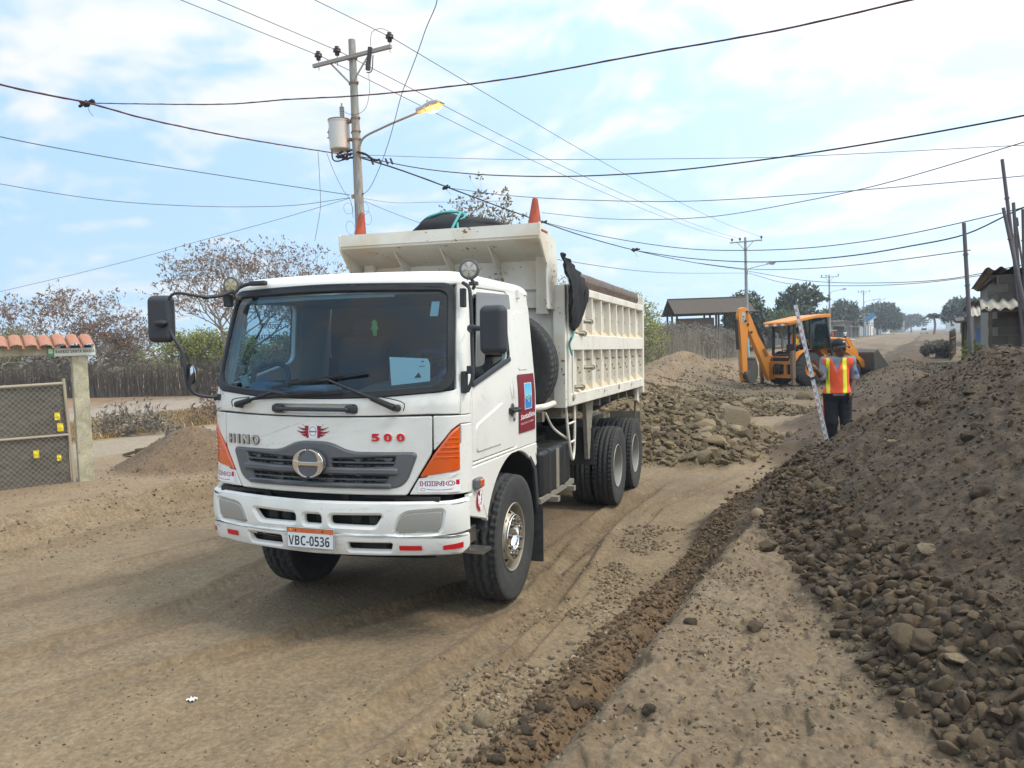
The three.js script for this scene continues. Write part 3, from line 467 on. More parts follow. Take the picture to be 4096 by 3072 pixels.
// --- bumper
const SB = (a, y) => { const p = SF(a * 0.985, 1.2), k = y < 0.83 ? 0.05 * ((0.83 - y) / 0.17) ** 2 : 0.02 * ((y - 0.95) / 0.13) ** 2; const c = V(p.x * 1.012, y, p.z + 0.05 - k * 0.8); return c; };
{
  const H = [rshape([[-0.56, 0.975], [-0.15, 0.965], [-0.15, 0.89], [-0.49, 0.885]], 0.03), rshape(rect(-0.075, 0.885, 0.075, 0.965), 0.03), rshape([[0.15, 0.965], [0.56, 0.975], [0.50, 0.885], [0.15, 0.89]], 0.03)];
  const lensP = [[0.70, 0.992, 0.07], [0.985, 1.012, 0.03], [0.962, 0.848, 0.05], [0.635, 0.838, 0.05]];
  const bp = T('bumper', panel(rshape([[-1.225, 0.838], [1.225, 0.838], [1.225, 1.085, 0.05], [0.9, 1.078], [0, 1.07], [-0.9, 1.078], [-1.225, 1.085, 0.05]], 0.015), SB, 0.03, { bevel: 0.02, holes: [...H, rshape(lensP.map((p) => [...p]), 0.04), rshape(mir(lensP), 0.04)] }), M.bumper);
  const lowH = [[0.285, 0.765], [0.63, 0.768], [0.61, 0.70], [0.285, 0.698]];
  T('bumper_valance', panel(rshape([[-1.215, 0.72, 0.06], [-1.1, 0.672], [0, 0.655], [1.1, 0.672], [1.215, 0.72, 0.06], [1.22, 0.826], [-1.22, 0.826]], 0.02), SB, 0.03, { lift: -0.004, bevel: 0.012, holes: [rshape(lowH, 0.02), rshape(mir([[0.285, 0.785], [0.63, 0.785], [0.60, 0.70], [0.285, 0.70]]), 0.02)] }), M.bumper, bp);
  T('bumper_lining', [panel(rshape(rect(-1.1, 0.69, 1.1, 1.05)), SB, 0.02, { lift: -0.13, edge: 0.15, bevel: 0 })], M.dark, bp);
  T('bumper_bracket', [0.3, -0.3, 0.45, -0.42, 0.0].map((x, i) => rbox(0.09, 0.09, 0.06, x, 0.93, 1.27, 0.02)).concat([rod([-0.55, 0.9, 1.2], [0.5, 0.93, 1.22], 0.02), box(0.22, 0.05, 0.05, 0.43, 0.73, 1.24), box(0.22, 0.05, 0.05, -0.43, 0.74, 1.24)]), M.frame, bp);
  for (const s of [1, -1]) { const L = s > 0 ? lensP : mir(lensP); const hl = T('headlight', panel(rshape(L, 0.045), SB, 0.015, { lift: -0.006, bevel: 0.012, edge: 0.06 }), M.lens, bp); T('reflector', [-0.07, 0.07].map((d) => { const q = SB(s * 0.82 + d, 0.92); return move(lathe([[0, 0.02], [0.05, 0.005], [0.055, -0.01], [0, -0.01]], 20, 'z'), q.x, q.y, q.z - 0.05); }), M.steel, hl); }
  for (const r of [rect(0.675, 0.72, 0.835, 0.756), [[0.975, 0.722], [1.12, 0.728], [1.125, 0.772], [0.975, 0.756]], mir(rect(0.735, 0.735, 0.865, 0.775)), mir([[1.03, 0.73], [1.1, 0.73], [1.1, 0.775], [1.03, 0.77]])]) T('reflective_strip', skin(rshape(r, 0.002), SB, { lift: 0.004 }), M.red, bp);
  const pl = cvs(512, 196, (c, w, h) => {
    c.fillStyle = '#d9dcdd'; c.fillRect(0, 0, w, h); c.fillStyle = '#cf6a35'; c.fillRect(0, 0, w, 50); c.fillStyle = '#a8451f'; c.font = '36px sans-serif'; c.fillText('ECUADOR', 156, 40); c.fillStyle = '#5a3a28'; c.beginPath(); c.arc(96, 26, 11, 0, 7); c.arc(392, 26, 11, 0, 7); c.fill(); c.fillStyle = '#e8d66a'; c.fillRect(36, 14, 14, 14); c.fillStyle = '#5d88a0'; c.fillRect(44, 24, 12, 10); c.font = '30px sans-serif'; c.fillStyle = '#a8451f'; c.fillText('0', 470, 60);
    c.fillStyle = '#26282b'; c.font = 'bold 128px sans-serif'; c.save(); c.translate(18, 172); c.scale(0.80, 1.02); c.fillText('VBC-0536', 0, 0); c.restore(); c.strokeStyle = '#6a6a66'; c.lineWidth = 6; c.strokeRect(3, 3, w - 6, h - 6);
  });
  const lp = T('license_plate', rbox(0.404, 0.154, 0.008, 0, 0.79, 1.437, 0.004), std(0.6, 0.6, 0.6, 0.5, 0.3), bp);
  T('plate_print', move(new THREE.PlaneGeometry(0.4, 0.15), 0, 0.79, 1.4425), new THREE.MeshStandardMaterial({ map: pl, roughness: 0.45 }), lp);
  // step at the bumper's end
  T('step_bracket', [rbox(0.05, 0.13, 0.04, 1.06, 0.72, 0.98, 0.01), box(0.20, 0.025, 0.16, 1.10, 0.66, 0.92), rbox(0.12, 0.14, 0.16, 1.0, 0.76, 0.86, 0.02)], M.steel, bp);
}
// --- windscreen
const wsOut = () => [[-1.045, 1.868, 0.13], [-0.5, 1.822], [0, 1.812], [0.5, 1.822], [1.045, 1.868, 0.13], [0.975, 2.668, 0.09], [0, 2.682], [-0.975, 2.668, 0.09]];
const wsIn = () => [[-0.985, 1.918, 0.12], [-0.5, 1.875], [0, 1.866], [0.5, 1.875], [0.985, 1.918, 0.12], [0.925, 2.605, 0.07], [0, 2.618], [-0.925, 2.605, 0.07]];
const seal = T('windscreen_seal', panel(rshape(wsOut(), 0.2), SF, 0.03, { lift: 0.012, bevel: 0.008, holes: [rshape(wsIn(), 0.2)] }), M.seal);
T('windscreen', skin(rshape([[-1.0, 1.905, 0.12], [0, 1.855], [1.0, 1.905, 0.12], [0.94, 2.62, 0.07], [0, 2.63], [-0.94, 2.62, 0.07]], 0.2), SF, { lift: -0.004, edge: 0.06 }), M.glass);
// wipers
for (const [a0, y0, a1, y1, b0, b1] of [[-0.70, 1.765, -0.33, 1.865, [-0.55, 1.81], [0.25, 1.87]], [0.66, 1.755, 0.15, 1.955, [-0.35, 1.895], [0.42, 2.005]]]) {
  const P0 = SF(a0, y0).add(V(0, 0, 0.05)), P1 = SF(a1, y1).add(V(0, 0, 0.055)), B0 = SF(...b0).add(V(0, 0, 0.045)), B1 = SF(...b1).add(V(0, 0, 0.045)), Bm = B0.clone().lerp(B1, 0.5).add(V(0, 0, 0.015));
  const w = T('wiper', [rod(P0, P0.clone().lerp(P1, 0.35), 0.026, 0.02), rod(P0.clone().lerp(P1, 0.3), P1, 0.013, 0.009), rod(P0.clone().add(V(0, -0.005, -0.05)), P0.clone().add(V(0, 0, 0.015)), 0.028, 0.022, 12)], M.black);
  T('wiper_blade', [bar(B0, Bm, 0.012, 0.022), bar(Bm, B1, 0.012, 0.022), bar(B0.clone().lerp(Bm, 0.4).add(V(0, 0.012, 0.018)), B1.clone().lerp(Bm, 0.4).add(V(0, 0.012, 0.018)), 0.014, 0.016), rod(Bm, P1, 0.012)], M.black, w);
  T('washer_pipe', tube([P0.clone().add(V(a0 < 0 ? -0.06 : 0.06, -0.02, -0.02)), P0.clone().add(V(a0 < 0 ? -0.05 : 0.08, 0.03, 0)), P0.clone().lerp(P1, 0.4).add(V(0, 0.02, 0.02))], 0.004, 12, 5), M.black, w);
}
// --- sides: frame, doors, fenders
const doorPts = () => [[0.972, 1.33, 0.02], [0.972, 1.80, 0.05], [0.782, 2.64, 0.06], [-0.03, 2.655, 0.06], [-0.035, 1.33, 0.02]];
const shrink = (pts, d) => { let cx = 0, cy = 0; pts.forEach((p) => { cx += p[0] / pts.length; cy += p[1] / pts.length; }); return pts.map((p) => [p[0] + Math.sign(cx - p[0]) * d, p[1] + Math.sign(cy - p[1]) * d, ...p.slice(2)]); };
const winPts = () => [[0.925, 1.905, 0.02], [0.765, 2.575, 0.05], [0.075, 2.595, 0.07], [0.065, 2.085, 0.08]];
function archShape() {
  const s = new THREE.Shape(); s.moveTo(0.99, 1.295); s.lineTo(0.99, 1.10); s.lineTo(1.06, 1.10); s.lineTo(1.06, 0.94); s.lineTo(0.70, 0.845);
  for (let i = 0; i <= 20; i++) { const t = mix(0.40, 2.38, i / 20); s.lineTo(0.765 * Math.cos(t) + 0.0, 0.55 + 0.735 * Math.sin(t)); }
  s.lineTo(-0.62, 1.10); s.lineTo(-0.62, 1.295); s.closePath(); return s;
}
const tSign = cvs(320, 640, (c, w, h) => {
  c.fillStyle = '#7d1f2c'; c.fillRect(0, 0, w, h); c.fillStyle = '#eef2f4'; c.fillRect(112, 100, 142, 292); const g = c.createLinearGradient(0, 106, 0, 386); g.addColorStop(0, '#4fb2e0'); g.addColorStop(0.45, '#79c8e8'); g.addColorStop(0.55, '#2b6fc0'); g.addColorStop(1, '#2d86cf'); c.fillStyle = g; c.fillRect(118, 106, 130, 280);
  c.fillStyle = '#3c9a48'; c.beginPath(); c.moveTo(118, 250); c.quadraticCurveTo(160, 225, 190, 270); c.quadraticCurveTo(215, 220, 248, 232); c.quadraticCurveTo(215, 250, 196, 318); c.quadraticCurveTo(170, 262, 118, 262); c.fill(); c.strokeStyle = '#e8f4e8'; c.lineWidth = 5; c.stroke();
  c.fillStyle = '#f0eef0'; c.font = 'italic bold 66px sans-serif'; c.save(); c.translate(30, 498); c.rotate(-0.05); c.scale(0.86, 1.15); c.fillText('SantaElena', 0, 0); c.restore(); c.font = '30px sans-serif'; c.save(); c.translate(34, 556); c.rotate(-0.05); [...'PREFECTURA'].forEach((ch, i) => c.fillText(ch, i * 26, 0)); c.restore();
});
const tDog = cvs(256, 256, (c, w, h) => {
  c.clearRect(0, 0, w, h); c.fillStyle = '#eeecec'; c.beginPath(); c.arc(128, 128, 122, 0, 7); c.fill(); c.fillStyle = '#a01a2c'; c.beginPath(); c.arc(128, 128, 118, Math.PI / 2, Math.PI * 1.5); c.fill(); c.strokeStyle = '#a01a2c'; c.lineWidth = 5; c.beginPath(); c.arc(128, 128, 117, 0, 7); c.stroke();
  const head = () => { c.beginPath(); c.moveTo(70, 92); c.lineTo(64, 44); c.lineTo(104, 72); c.lineTo(152, 72); c.lineTo(194, 44); c.lineTo(188, 92); c.quadraticCurveTo(198, 150, 160, 190); c.quadraticCurveTo(128, 216, 96, 190); c.quadraticCurveTo(58, 150, 70, 92); c.closePath(); };
  c.fillStyle = '#f2f0f0'; head(); c.fill(); c.fillStyle = '#a01a2c'; c.save(); head(); c.clip(); c.fillRect(165, 40, 40, 170); c.restore();
  for (const s of [-1, 1]) { c.save(); c.translate(128, 0); c.scale(s, 1); c.beginPath(); c.moveTo(18, 122); c.lineTo(48, 108); c.lineTo(42, 126); c.fill(); c.beginPath(); c.moveTo(12, 168); c.quadraticCurveTo(32, 172, 40, 150); c.quadraticCurveTo(44, 184, 12, 182); c.fill(); c.restore(); } c.beginPath(); c.ellipse(128, 152, 18, 10, 0, 0, 7); c.fill(); c.fillRect(122, 196, 12, 8);
});
for (const s of [1, -1]) {
  const S = s > 0 ? SR : SL, fl = s > 0 ? -1 : 1, o = { flip: fl };
  // z runs forward here, so the panel normal of (z, y) is turned by flip
  T('cab_side', [panel(rshape([[1.0, 1.302], [1.01, 1.80], [0.82, 2.69], [-0.50, 2.69, 0.06], [-0.62, 2.56, 0.05], [-0.62, 1.30]], 0.01), S, 0.035, { ...o, holes: [rshape(shrink(doorPts(), -0.007), 0.03)] }),
    panel(rshape(rect(-0.42, 1.98, -0.16, 2.5), 0.04), S, 0.01, { ...o, lift: 0.006, bevel: 0.006, edge: 0.2 }), rbox(0.05, 0.10, 0.04, s * 1.05, 2.66, -0.30, 0.02)], M.white);
  T('fender', panel(archShape(), S, 0.03, { ...o, lift: 0.004, bevel: 0.008 }), M.white);
  const d = T('cab_door', [panel(rshape(doorPts(), 0.03), S, 0.04, { ...o, bevel: 0.008, holes: [rshape(winPts(), 0.05)] }), panel(rshape([[0.91, 1.39, 0.05], [0.91, 1.60, 0.05], [0.30, 1.74, 0.05], [0.33, 1.39, 0.06]], 0.05), S, 0.01, { ...o, lift: 0.010, bevel: 0.010, edge: 0.15 })], M.white);
  const wo = [[0.945, 1.885, 0.02], [0.78, 2.592, 0.05], [0.06, 2.612, 0.07], [0.048, 2.065, 0.08]];
  T('window_seal', panel(rshape(wo, 0.05), S, 0.02, { ...o, lift: 0.010, bevel: 0.003, holes: [rshape(winPts(), 0.05)] }), M.seal, d);
  T('window_ledge', panel(rshape([[0.945, 1.885], [0.05, 2.065], [0.05, 2.10], [0.945, 1.925]], 0.004), S, 0.02, { ...o, lift: 0.016, bevel: 0.004 }), M.plastic, d);
  const low = s > 0 ? [[0.91, 1.905, 0.02], [0.86, 2.02, 0.09], [0.72, 2.06, 0.05], [0.07, 2.18, 0.02], [0.065, 2.085]] : winPts();
  T('window_glass', skin(rshape(low, 0.05), S, { lift: -0.02, flip: fl }), s > 0 ? M.glass : phys(0.80, 0.9, 0.93, 0.02, { transmission: 1, thickness: 0, ior: 1.3 }), d);
  if (s > 0) T('wind_deflector', panel(rshape([[0.955, 2.03], [0.80, 2.60], [0.05, 2.625], [0.045, 2.50], [0.45, 2.505, 0.06], [0.62, 2.40, 0.1], [0.78, 2.05]], 0.02), S, 0.003, { ...o, lift: 0.05, bevel: 0.003 }), M.smoke, d);
  const hx = s * 1.128, hd = T('door_handle', [rbox(0.03, 0.03, 0.19, hx + s * 0.03, 1.648, 0.06, 0.012), rbox(0.03, 0.055, 0.05, hx, 1.648, 0.13, 0.01), rbox(0.03, 0.045, 0.04, hx, 1.648, -0.015, 0.01)], M.black, d);
  T('handle_cup', [move(turn(lathe([[0, 0.002], [0.045, 0.004], [0.06, 0.0]], 20), 0, 0, s * -Math.PI / 2), s * 1.117, 1.65, 0.06), move(lathe([[0, 0.008], [0.018, 0.006], [0.02, 0]], 12, 'x'), s * 1.116, 1.57, 0.02)], M.steel, hd);
  T('door_trim', [box(0.02, 0.62, 0.95, s * 1.04, 1.60, 0.48)], M.inner, d);
  const mk = T('side_marker', rbox(0.05, 0.085, 0.135, s * 1.135, 1.165, 0.93, 0.02), M.grey); T('marker_lens', rbox(0.045, 0.065, 0.075, s * 1.146, 1.165, 0.905, 0.015), M.amber, mk);
  sticker('prefecture_sign', tSign, s > 0 ? [[-0.10, 1.43], [-0.565, 1.43], [-0.565, 1.945], [-0.10, 1.945]] : [[-0.10, 1.43], [-0.565, 1.43], [-0.565, 1.945], [-0.10, 1.945]], S, truck, { flip: fl, lift: 0.008, uvs: s > 0 ? [-0.10, 1.43, -0.465, 0.515] : [-0.565, 1.43, 0.465, 0.515] });
  sticker('round_dog_sticker', tDog, [...Array(24)].map((_, i) => [0.86 + 0.085 * Math.cos(i / 24 * 6.2832), 1.02 + 0.085 * Math.sin(i / 24 * 6.2832)]), S, truck, { flip: fl, lift: 0.008, uvs: s > 0 ? [0.945, 0.935, -0.17, 0.17] : [0.775, 0.935, 0.17, 0.17] });
}
// --- mirrors and lamps on the cab
function mirrorShell(cx, cy, cz, ry, w = 0.205, h = 0.37) {
  const g = rbox(w, h, 0.10, 0, 0, 0, 0.055, 4); return move(turn(g, 0, ry, 0), cx, cy, cz);
}
{
  const arm = T('mirror_arm', [tube([[-0.62, 2.715, 1.08], [-0.80, 2.71, 1.06], [-0.93, 2.63, 1.16], [-1.02, 2.60, 1.30]], 0.016, 20), tube([[-0.98, 2.60, 1.28], [-1.05, 2.615, 1.36], [-1.19, 2.63, 1.42], [-1.245, 2.58, 1.43], [-1.255, 2.50, 1.43]], 0.012, 24), tube([[-1.25, 2.38, 1.43], [-1.22, 2.30, 1.42], [-1.15, 2.18, 1.40], [-1.135, 2.05, 1.39], [-1.13, 1.95, 1.38], [-1.10, 1.85, 1.34], [-1.03, 1.815, 1.24], [-0.99, 1.815, 1.18]], 0.013, 40), rbox(0.16, 0.04, 0.05, -0.66, 2.715, 1.09, 0.015), rod([-1.15, 2.14, 1.40], [-1.145, 2.06, 1.395], 0.018), rbox(0.07, 0.05, 0.06, -1.0, 1.81, 1.17, 0.01), rbox(0.06, 0.10, 0.06, -0.95, 2.585, 1.09, 0.01)], M.plastic);
  const mm = T('side_mirror', mirrorShell(-1.325, 2.435, 1.42, 0.25), M.plastic); T('mirror_cap', move(lathe([[0, 0.05], [0.03, 0.04], [0.04, 0.0], [0, 0]], 16, 'z').scale(1.5, 0.8, 1), -1.275, 2.40, 1.465), M.black, mm); T('mirror_glass', move(turn(rbox(0.17, 0.32, 0.006, 0, 0, 0, 0.002), 0, 0.25, 0), -1.338, 2.435, 1.366), M.mirror, mm);
  const rm = T('round_mirror', move(turn(lathe([[0, 0.03], [0.06, 0.02], [0.085, 0], [0.085, -0.008], [0, -0.008]], 28, 'z'), 0.05, Math.PI * 0.86, 0), -1.085, 2.0, 1.39).scale(1, 1, 1), M.black); T('round_mirror_glass', move(turn(lathe([[0, 0.002], [0.05, -0.001], [0.078, -0.008]], 28, 'z'), 0.05, -0.45, 0), -1.07, 2.0, 1.405), M.mirror, rm);
  T('mirror_arm', [tube([[1.06, 2.66, 0.99], [1.12, 2.62, 1.02], [1.135, 2.5, 1.03], [1.15, 2.2, 1.05], [1.155, 1.95, 1.07], [1.12, 1.86, 1.08]], 0.014, 30), rod([1.15, 2.32, 1.06], [1.22, 2.318, 1.18], 0.034, 0.022), rod([1.22, 2.318, 1.18], [1.36, 2.31, 1.27], 0.022, 0.013), rbox(0.04, 0.16, 0.06, 1.09, 1.93, 1.06, 0.01), rbox(0.04, 0.14, 0.05, 1.06, 2.55, 0.99, 0.01), rbox(0.05, 0.06, 0.05, 1.14, 2.02, 1.06, 0.01)], M.plastic);
  const m2 = T('side_mirror', mirrorShell(1.415, 2.30, 1.31, -0.12, 0.20, 0.34), M.plastic); T('mirror_glass', move(turn(rbox(0.16, 0.29, 0.006, 0, 0, 0, 0.002), 0, -0.12, 0), 1.422, 2.30, 1.256), M.mirror, m2);
  const ledc = dtex(128, (u, v) => { const q = Math.hypot(((u * 5) % 1) - 0.5, ((v * 5) % 1) - 0.5); return q < 0.42 ? [0.86, 0.85, 0.82] : [0.62, 0.6, 0.56]; });
  for (const [x, y, z, ry, tint, k] of [[-0.90, 2.705, 1.10, 0.18, [0.70, 0.62, 0.40], 0.92], [1.11, 2.755, 0.98, 0.22, [0.72, 0.70, 0.64], 1.0]]) {
    const L = T('work_light', [move(turn(lathe([[0, -0.035], [0.055, -0.03], [0.074, -0.01], [0.076, 0.018], [0.070, 0.024], [0, 0.024]], 30, 'z').scale(k, k, k), 0, ry, 0), x, y, z), tube([[x, y - 0.06, z - 0.01], [x + 0.03, y - 0.10, z - 0.02], [x + 0.01, y - 0.14, z - 0.04]], 0.012, 8), rbox(0.07, 0.03, 0.03, x + 0.02, y - 0.10, z - 0.03, 0.006)], std(0.12, 0.115, 0.11, 0.5, 0.3));
    T('light_lens', move(turn(lathe([[0, 0.030], [0.04, 0.028], [0.066, 0.022]], 30, 'z').scale(k, k, k), 0, ry, 0), x, y, z), phys(...tint, 0.25, { map: rep(ledc, 1), clearcoat: 0.8 }), L);
  }
  T('antenna_wire', tube([[1.08, 2.68, 0.95], [1.10, 2.74, 0.90], [1.06, 2.80, 0.6]], 0.003, 10, 5), M.black);
}
// --- interior
{
  const dp = [[-1.02, 1.86], [-0.6, 1.85], [-0.2, 1.84], [0.1, 1.86], [0.3, 1.93], [0.45, 1.955], [0.72, 1.955], [0.9, 1.91], [1.02, 1.87]];
  T('dashboard', grid(48, 14, (u, v) => { const x = mix(-1.02, 1.02, u); let i = 1; while (i < dp.length - 1 && dp[i][0] < x) i++; const y = mix(dp[i - 1][1], dp[i][1], clamp((x - dp[i - 1][0]) / (dp[i][0] - dp[i - 1][0]))); const zf = SF(x * 0.98, 1.86).z - 0.03; if (v < 0.2) return V(x, mix(1.6, y - 0.08, v / 0.2), zf); if (v < 0.75) { const t = (v - 0.2) / 0.55; return V(x, y - 0.08 + 0.08 * Math.sin(t * Math.PI / 2), mix(zf, 0.72, t)); } return V(x, mix(y, 1.35, (v - 0.75) / 0.25), 0.70); }), M.dash);
  const sw = T('steering_wheel', move(turn(new THREE.TorusGeometry(0.235, 0.021, 12, 48), -0.95, 0, 0), 0.52, 2.02, 0.62), std(0.06, 0.13, 0.36, 0.45, 0, { map: rep(tConc, 3) }));
  T('wheel_hub', [move(turn(lathe([[0, 0.03], [0.07, 0.02], [0.08, -0.03], [0, -0.05]], 24, 'z'), -0.95, 0, 0), 0.52, 2.00, 0.64), ...[0.5, 2.6, 4.7].map((t) => rod([0.52, 2.01, 0.64], [0.52 + 0.22 * Math.cos(t), 2.02 + 0.22 * Math.sin(t) * 0.58, 0.62 + 0.22 * Math.sin(t) * -0.81 * -1], 0.016)), rod([0.52, 1.98, 0.66], [0.52, 1.6, 0.85], 0.04)], M.inner, sw);
  for (const x of [-0.52, 0.52]) { const st = T('cab_seat', [rbox(0.52, 0.16, 0.5, x, 1.62, 0.02, 0.06, 3), rbox(0.50, 0.66, 0.14, x, 1.98, -0.30, 0.06, 3, -0.12), rbox(0.5, 0.28, 0.45, x, 1.42, 0.02, 0.03)], M.seat); T('headrest', rbox(0.28, 0.17, 0.1, x, 2.40, -0.37, 0.04, 3), M.seat, st); }
  T('passenger_grab_rail', tube([[-0.86, 1.86, 0.95], [-0.82, 2.02, 0.92], [-0.62, 2.07, 0.90], [-0.52, 2.02, 0.92], [-0.50, 1.88, 0.96]], 0.02, 24), M.seat);
  T('visor_strip', [skin(rshape([[-0.90, 2.555], [0.55, 2.572], [0.55, 2.595], [-0.90, 2.585]], 0.002), SF, { lift: -0.012 })], std(0.28, 0.27, 0.25, 0.6));
  T('rearview_sticker', skin(rshape(rect(0.83, 2.42, 0.885, 2.53), 0.002), SF, { lift: -0.01 }), std(0.42, 0.55, 0.55, 0.7));
  T('gear_console', [rbox(0.5, 0.35, 0.9, 0, 1.42, 0.1, 0.05), rod([0.12, 1.5, 0.35], [0.14, 1.85, 0.4], 0.012), move(new THREE.SphereGeometry(0.03, 12, 10), 0.14, 1.86, 0.4)], M.inner);
  const tSolo = cvs(256, 256, (c, w, h) => { c.clearRect(0, 0, w, h); c.fillStyle = '#0c1114'; c.font = 'bold 44px sans-serif'; c.fillText('SOLO', 70, 60); c.fillText('PERSONAL', 10, 130); c.fillText('AUTORIZADO', -6, 200); });
  T('window_print', skin(rshape(rect(0.22, 2.2, 0.62, 2.56), 0.001), SL, { lift: -0.016, uvs: [0.22, 2.2, 0.40, 0.36] }), new THREE.MeshStandardMaterial({ map: tSolo, transparent: true, roughness: 0.8, side: THREE.DoubleSide }));
}
// --- wheels
function tyreGeo(R, W, pattern) {
  const nS = 12, nT = 22; // sidewall + tread rows
  const prof = []; const r0 = 0.292;
  for (let i = 0; i <= nS; i++) { const t = i / nS; prof.push([mix(r0, R - 0.028, t), W / 2 * (0.80 + 0.20 * Math.sin(Math.min(1, t * 1.25) * Math.PI / 2)) - 0.004 * (t > 0.93 ? 1 : 0), 0]); }
  const rows = [...prof.map(([r, x]) => [r, x, -1])]; for (let i = 0; i <= nT; i++) { const t = i / nT * 2 - 1; rows.push([R - 0.012 * t * t, -t * W / 2 * 0.95, t]); }
  for (let i = nS; i >= 0; i--) rows.push([prof[i][0], -prof[i][1], -1]);
  const nC = 216, n = rows.length - 1;
  const g = grid(nC, n, (u, v) => {
    const k = Math.round(v * n), [r, x, t] = rows[k], th = u * 2 * Math.PI, lug = u * 54;
    let rr = r;
    if (t > -1 && Math.abs(t) < 1) {
      const zig = pattern ? 0.055 * (Math.abs((lug % 2) - 1) * 2 - 1) : 0.03 * Math.sin(lug * 2 * Math.PI);
      for (const c of [-0.52, 0, 0.52]) { const d = Math.abs(t - c - zig); if (d < 0.085) rr -= 0.024; }
      if (!pattern || Math.abs(t) > 0.62) { const f = (lug + (t > 0 ? 0.5 : 0)) % 1; if (Math.abs(t) > 0.72 && f < 0.28) rr -= 0.014; }
      if (pattern) { const f = (lug * 0.5 + t * 0.5 + 10) % 1; if (f < 0.06) rr -= 0.006; }
    } else if (k === nS || k === n - nS) { const f = lug % 1; if (f < 0.28) rr -= 0.012; }
    if (k === nS - 1 || k === n - nS + 1) { const f = lug % 1; if (f < 0.2) rr -= 0.004; }
    return V(x, rr * Math.cos(th), rr * Math.sin(th));
  }, true);
  return g;
}
const tyreFront = tyreGeo(0.545, 0.285, true), tyreRear = tyreGeo(0.545, 0.27, false);
function rimWall(prof, n, m, hole) { // lathe about x with holes: hole(angle, s) true -> open
  const pos = [], idx = [];
  for (let j = 0; j <= m; j++) for (let i = 0; i <= n; i++) { const q = j / m * (prof.length - 1), k = Math.min(prof.length - 2, Math.floor(q)), f = q - k, x = mix(prof[k][0], prof[k + 1][0], f), r = mix(prof[k][1], prof[k + 1][1], f), t = i / n * 2 * Math.PI; pos.push(x, r * Math.cos(t), r * Math.sin(t)); }
  for (let j = 0; j < m; j++) for (let i = 0; i < n; i++) { if (hole && hole((i + 0.5) / n * 2 * Math.PI, (j + 0.5) / m)) continue; const a = j * (n + 1) + i, b = a + 1, c = a + n + 1, d = c + 1; idx.push(a, b, d, a, d, c); }
  const g = new THREE.BufferGeometry(); g.setAttribute('position', new THREE.Float32BufferAttribute(pos, 3)); g.setIndex(idx); g.computeVertexNormals(); return g;
}
const hand = (n, s0, rs, rt) => (t, s) => { const d = ((t / (2 * Math.PI) * n) % 1) - 0.5; return (d / rt) ** 2 + ((s - s0) / rs) ** 2 < 1; };
// outer face towards +x
const rimFrontDish = rimWall([[0.118, 0.296], [0.125, 0.29], [0.118, 0.278], [0.03, 0.272], [0.02, 0.262], [0.04, 0.245], [0.115, 0.195]], 240, 60, hand(10, 0.915, 0.055, 0.20));
const rimFrontFlange = [lathe([[0.195, 0.110], [0.197, 0.128], [0.188, 0.136], [0.115, 0.136], [0.104, 0.128], [0.100, 0.03], [0, 0.03]], 48, 'x')];
const rimRearDish = rimWall([[0.112, 0.296], [0.12, 0.29], [0.112, 0.278], [0.0, 0.268], [-0.085, 0.262], [-0.10, 0.24], [-0.06, 0.17], [-0.07, 0.0]], 160, 40, (t, s) => { const d = ((t / (2 * Math.PI) * 8) % 1) - 0.5; return (d / 0.17) ** 2 + ((s - 0.80) / 0.035) ** 2 < 1; });
const hubRear = [lathe([[0.13, -0.07], [0.125, 0.02], [0.10, 0.045], [0, 0.05]], 28, 'x')];
const nutG = norm(turn(new THREE.CylinderGeometry(0.015, 0.017, 0.03, 6), 0, 0, -Math.PI / 2)), boltG = norm(turn(new THREE.CylinderGeometry(0.024, 0.024, 0.006, 12), 0, 0, -Math.PI / 2));
const innerDrum = lathe([[0.25, -0.1], [0.25, 0.0], [0, 0.0]], 24, 'x');
const merged = { ff: merge([...rimFrontFlange]), hr: merge(hubRear), hc: merge([lathe([[0.055, 0.03], [0.055, 0.075], [0.045, 0.09], [0, 0.09]], 20, 'x')]) };
function wheel(name, x, z, side, kind, spin) {
  const w = new THREE.Group(); w.name = name; w.position.set(x, 0.545, z); w.scale.x = 1; w.rotation.set(spin, side > 0 ? 0 : Math.PI, 0, 'YXZ'); truck.add(w);
  mesh('tyre', kind === 'front' ? tyreFront : tyreRear, M.rubber, w);
  if (kind === 'front') { mesh('rim', rimFrontDish, M.rim, w); mesh('rim_flange', merged.ff, M.chrome, w); for (let i = 0; i < 10; i++) { const t = (i + 0.5) / 10 * 6.2832; const b = mesh('bolt_recess', boltG, M.frame, w); b.position.set(0.135, 0.152 * Math.cos(t), 0.152 * Math.sin(t)); const n = mesh('wheel_nut', nutG, M.steel, w); n.position.set(0.142, 0.152 * Math.cos(t), 0.152 * Math.sin(t)); } mesh('hub_cap', merged.hc, M.frame, w); mesh('brake_drum', innerDrum, M.frame, w); }
  else if (kind === 'outer') { mesh('rim', rimRearDish, M.rimRear, w); mesh('hub', merged.hr, M.dusty, w); for (let i = 0; i < 10; i++) { const t = (i + 0.5) / 10 * 6.2832, n = mesh('wheel_nut', nutG, M.steel, w); n.position.set(-0.045, 0.145 * Math.cos(t), 0.145 * Math.sin(t)); } }
  else { mesh('rim', innerDrum, M.frame, w); }
  return w;
}
const rand = rng(5);
const WB1 = -4.36, WB2 = -5.72;
for (const s of [1, -1]) {
  const f = wheel('front_wheel', s * 0.975, 0, s, 'front', rand() * 6);
  for (const z of [WB1, WB2]) { wheel('rear_wheel', s * 1.02, z, s, 'outer', rand() * 6); wheel('rear_wheel', s * 0.715, z, s, 'inner', rand() * 6); }
}
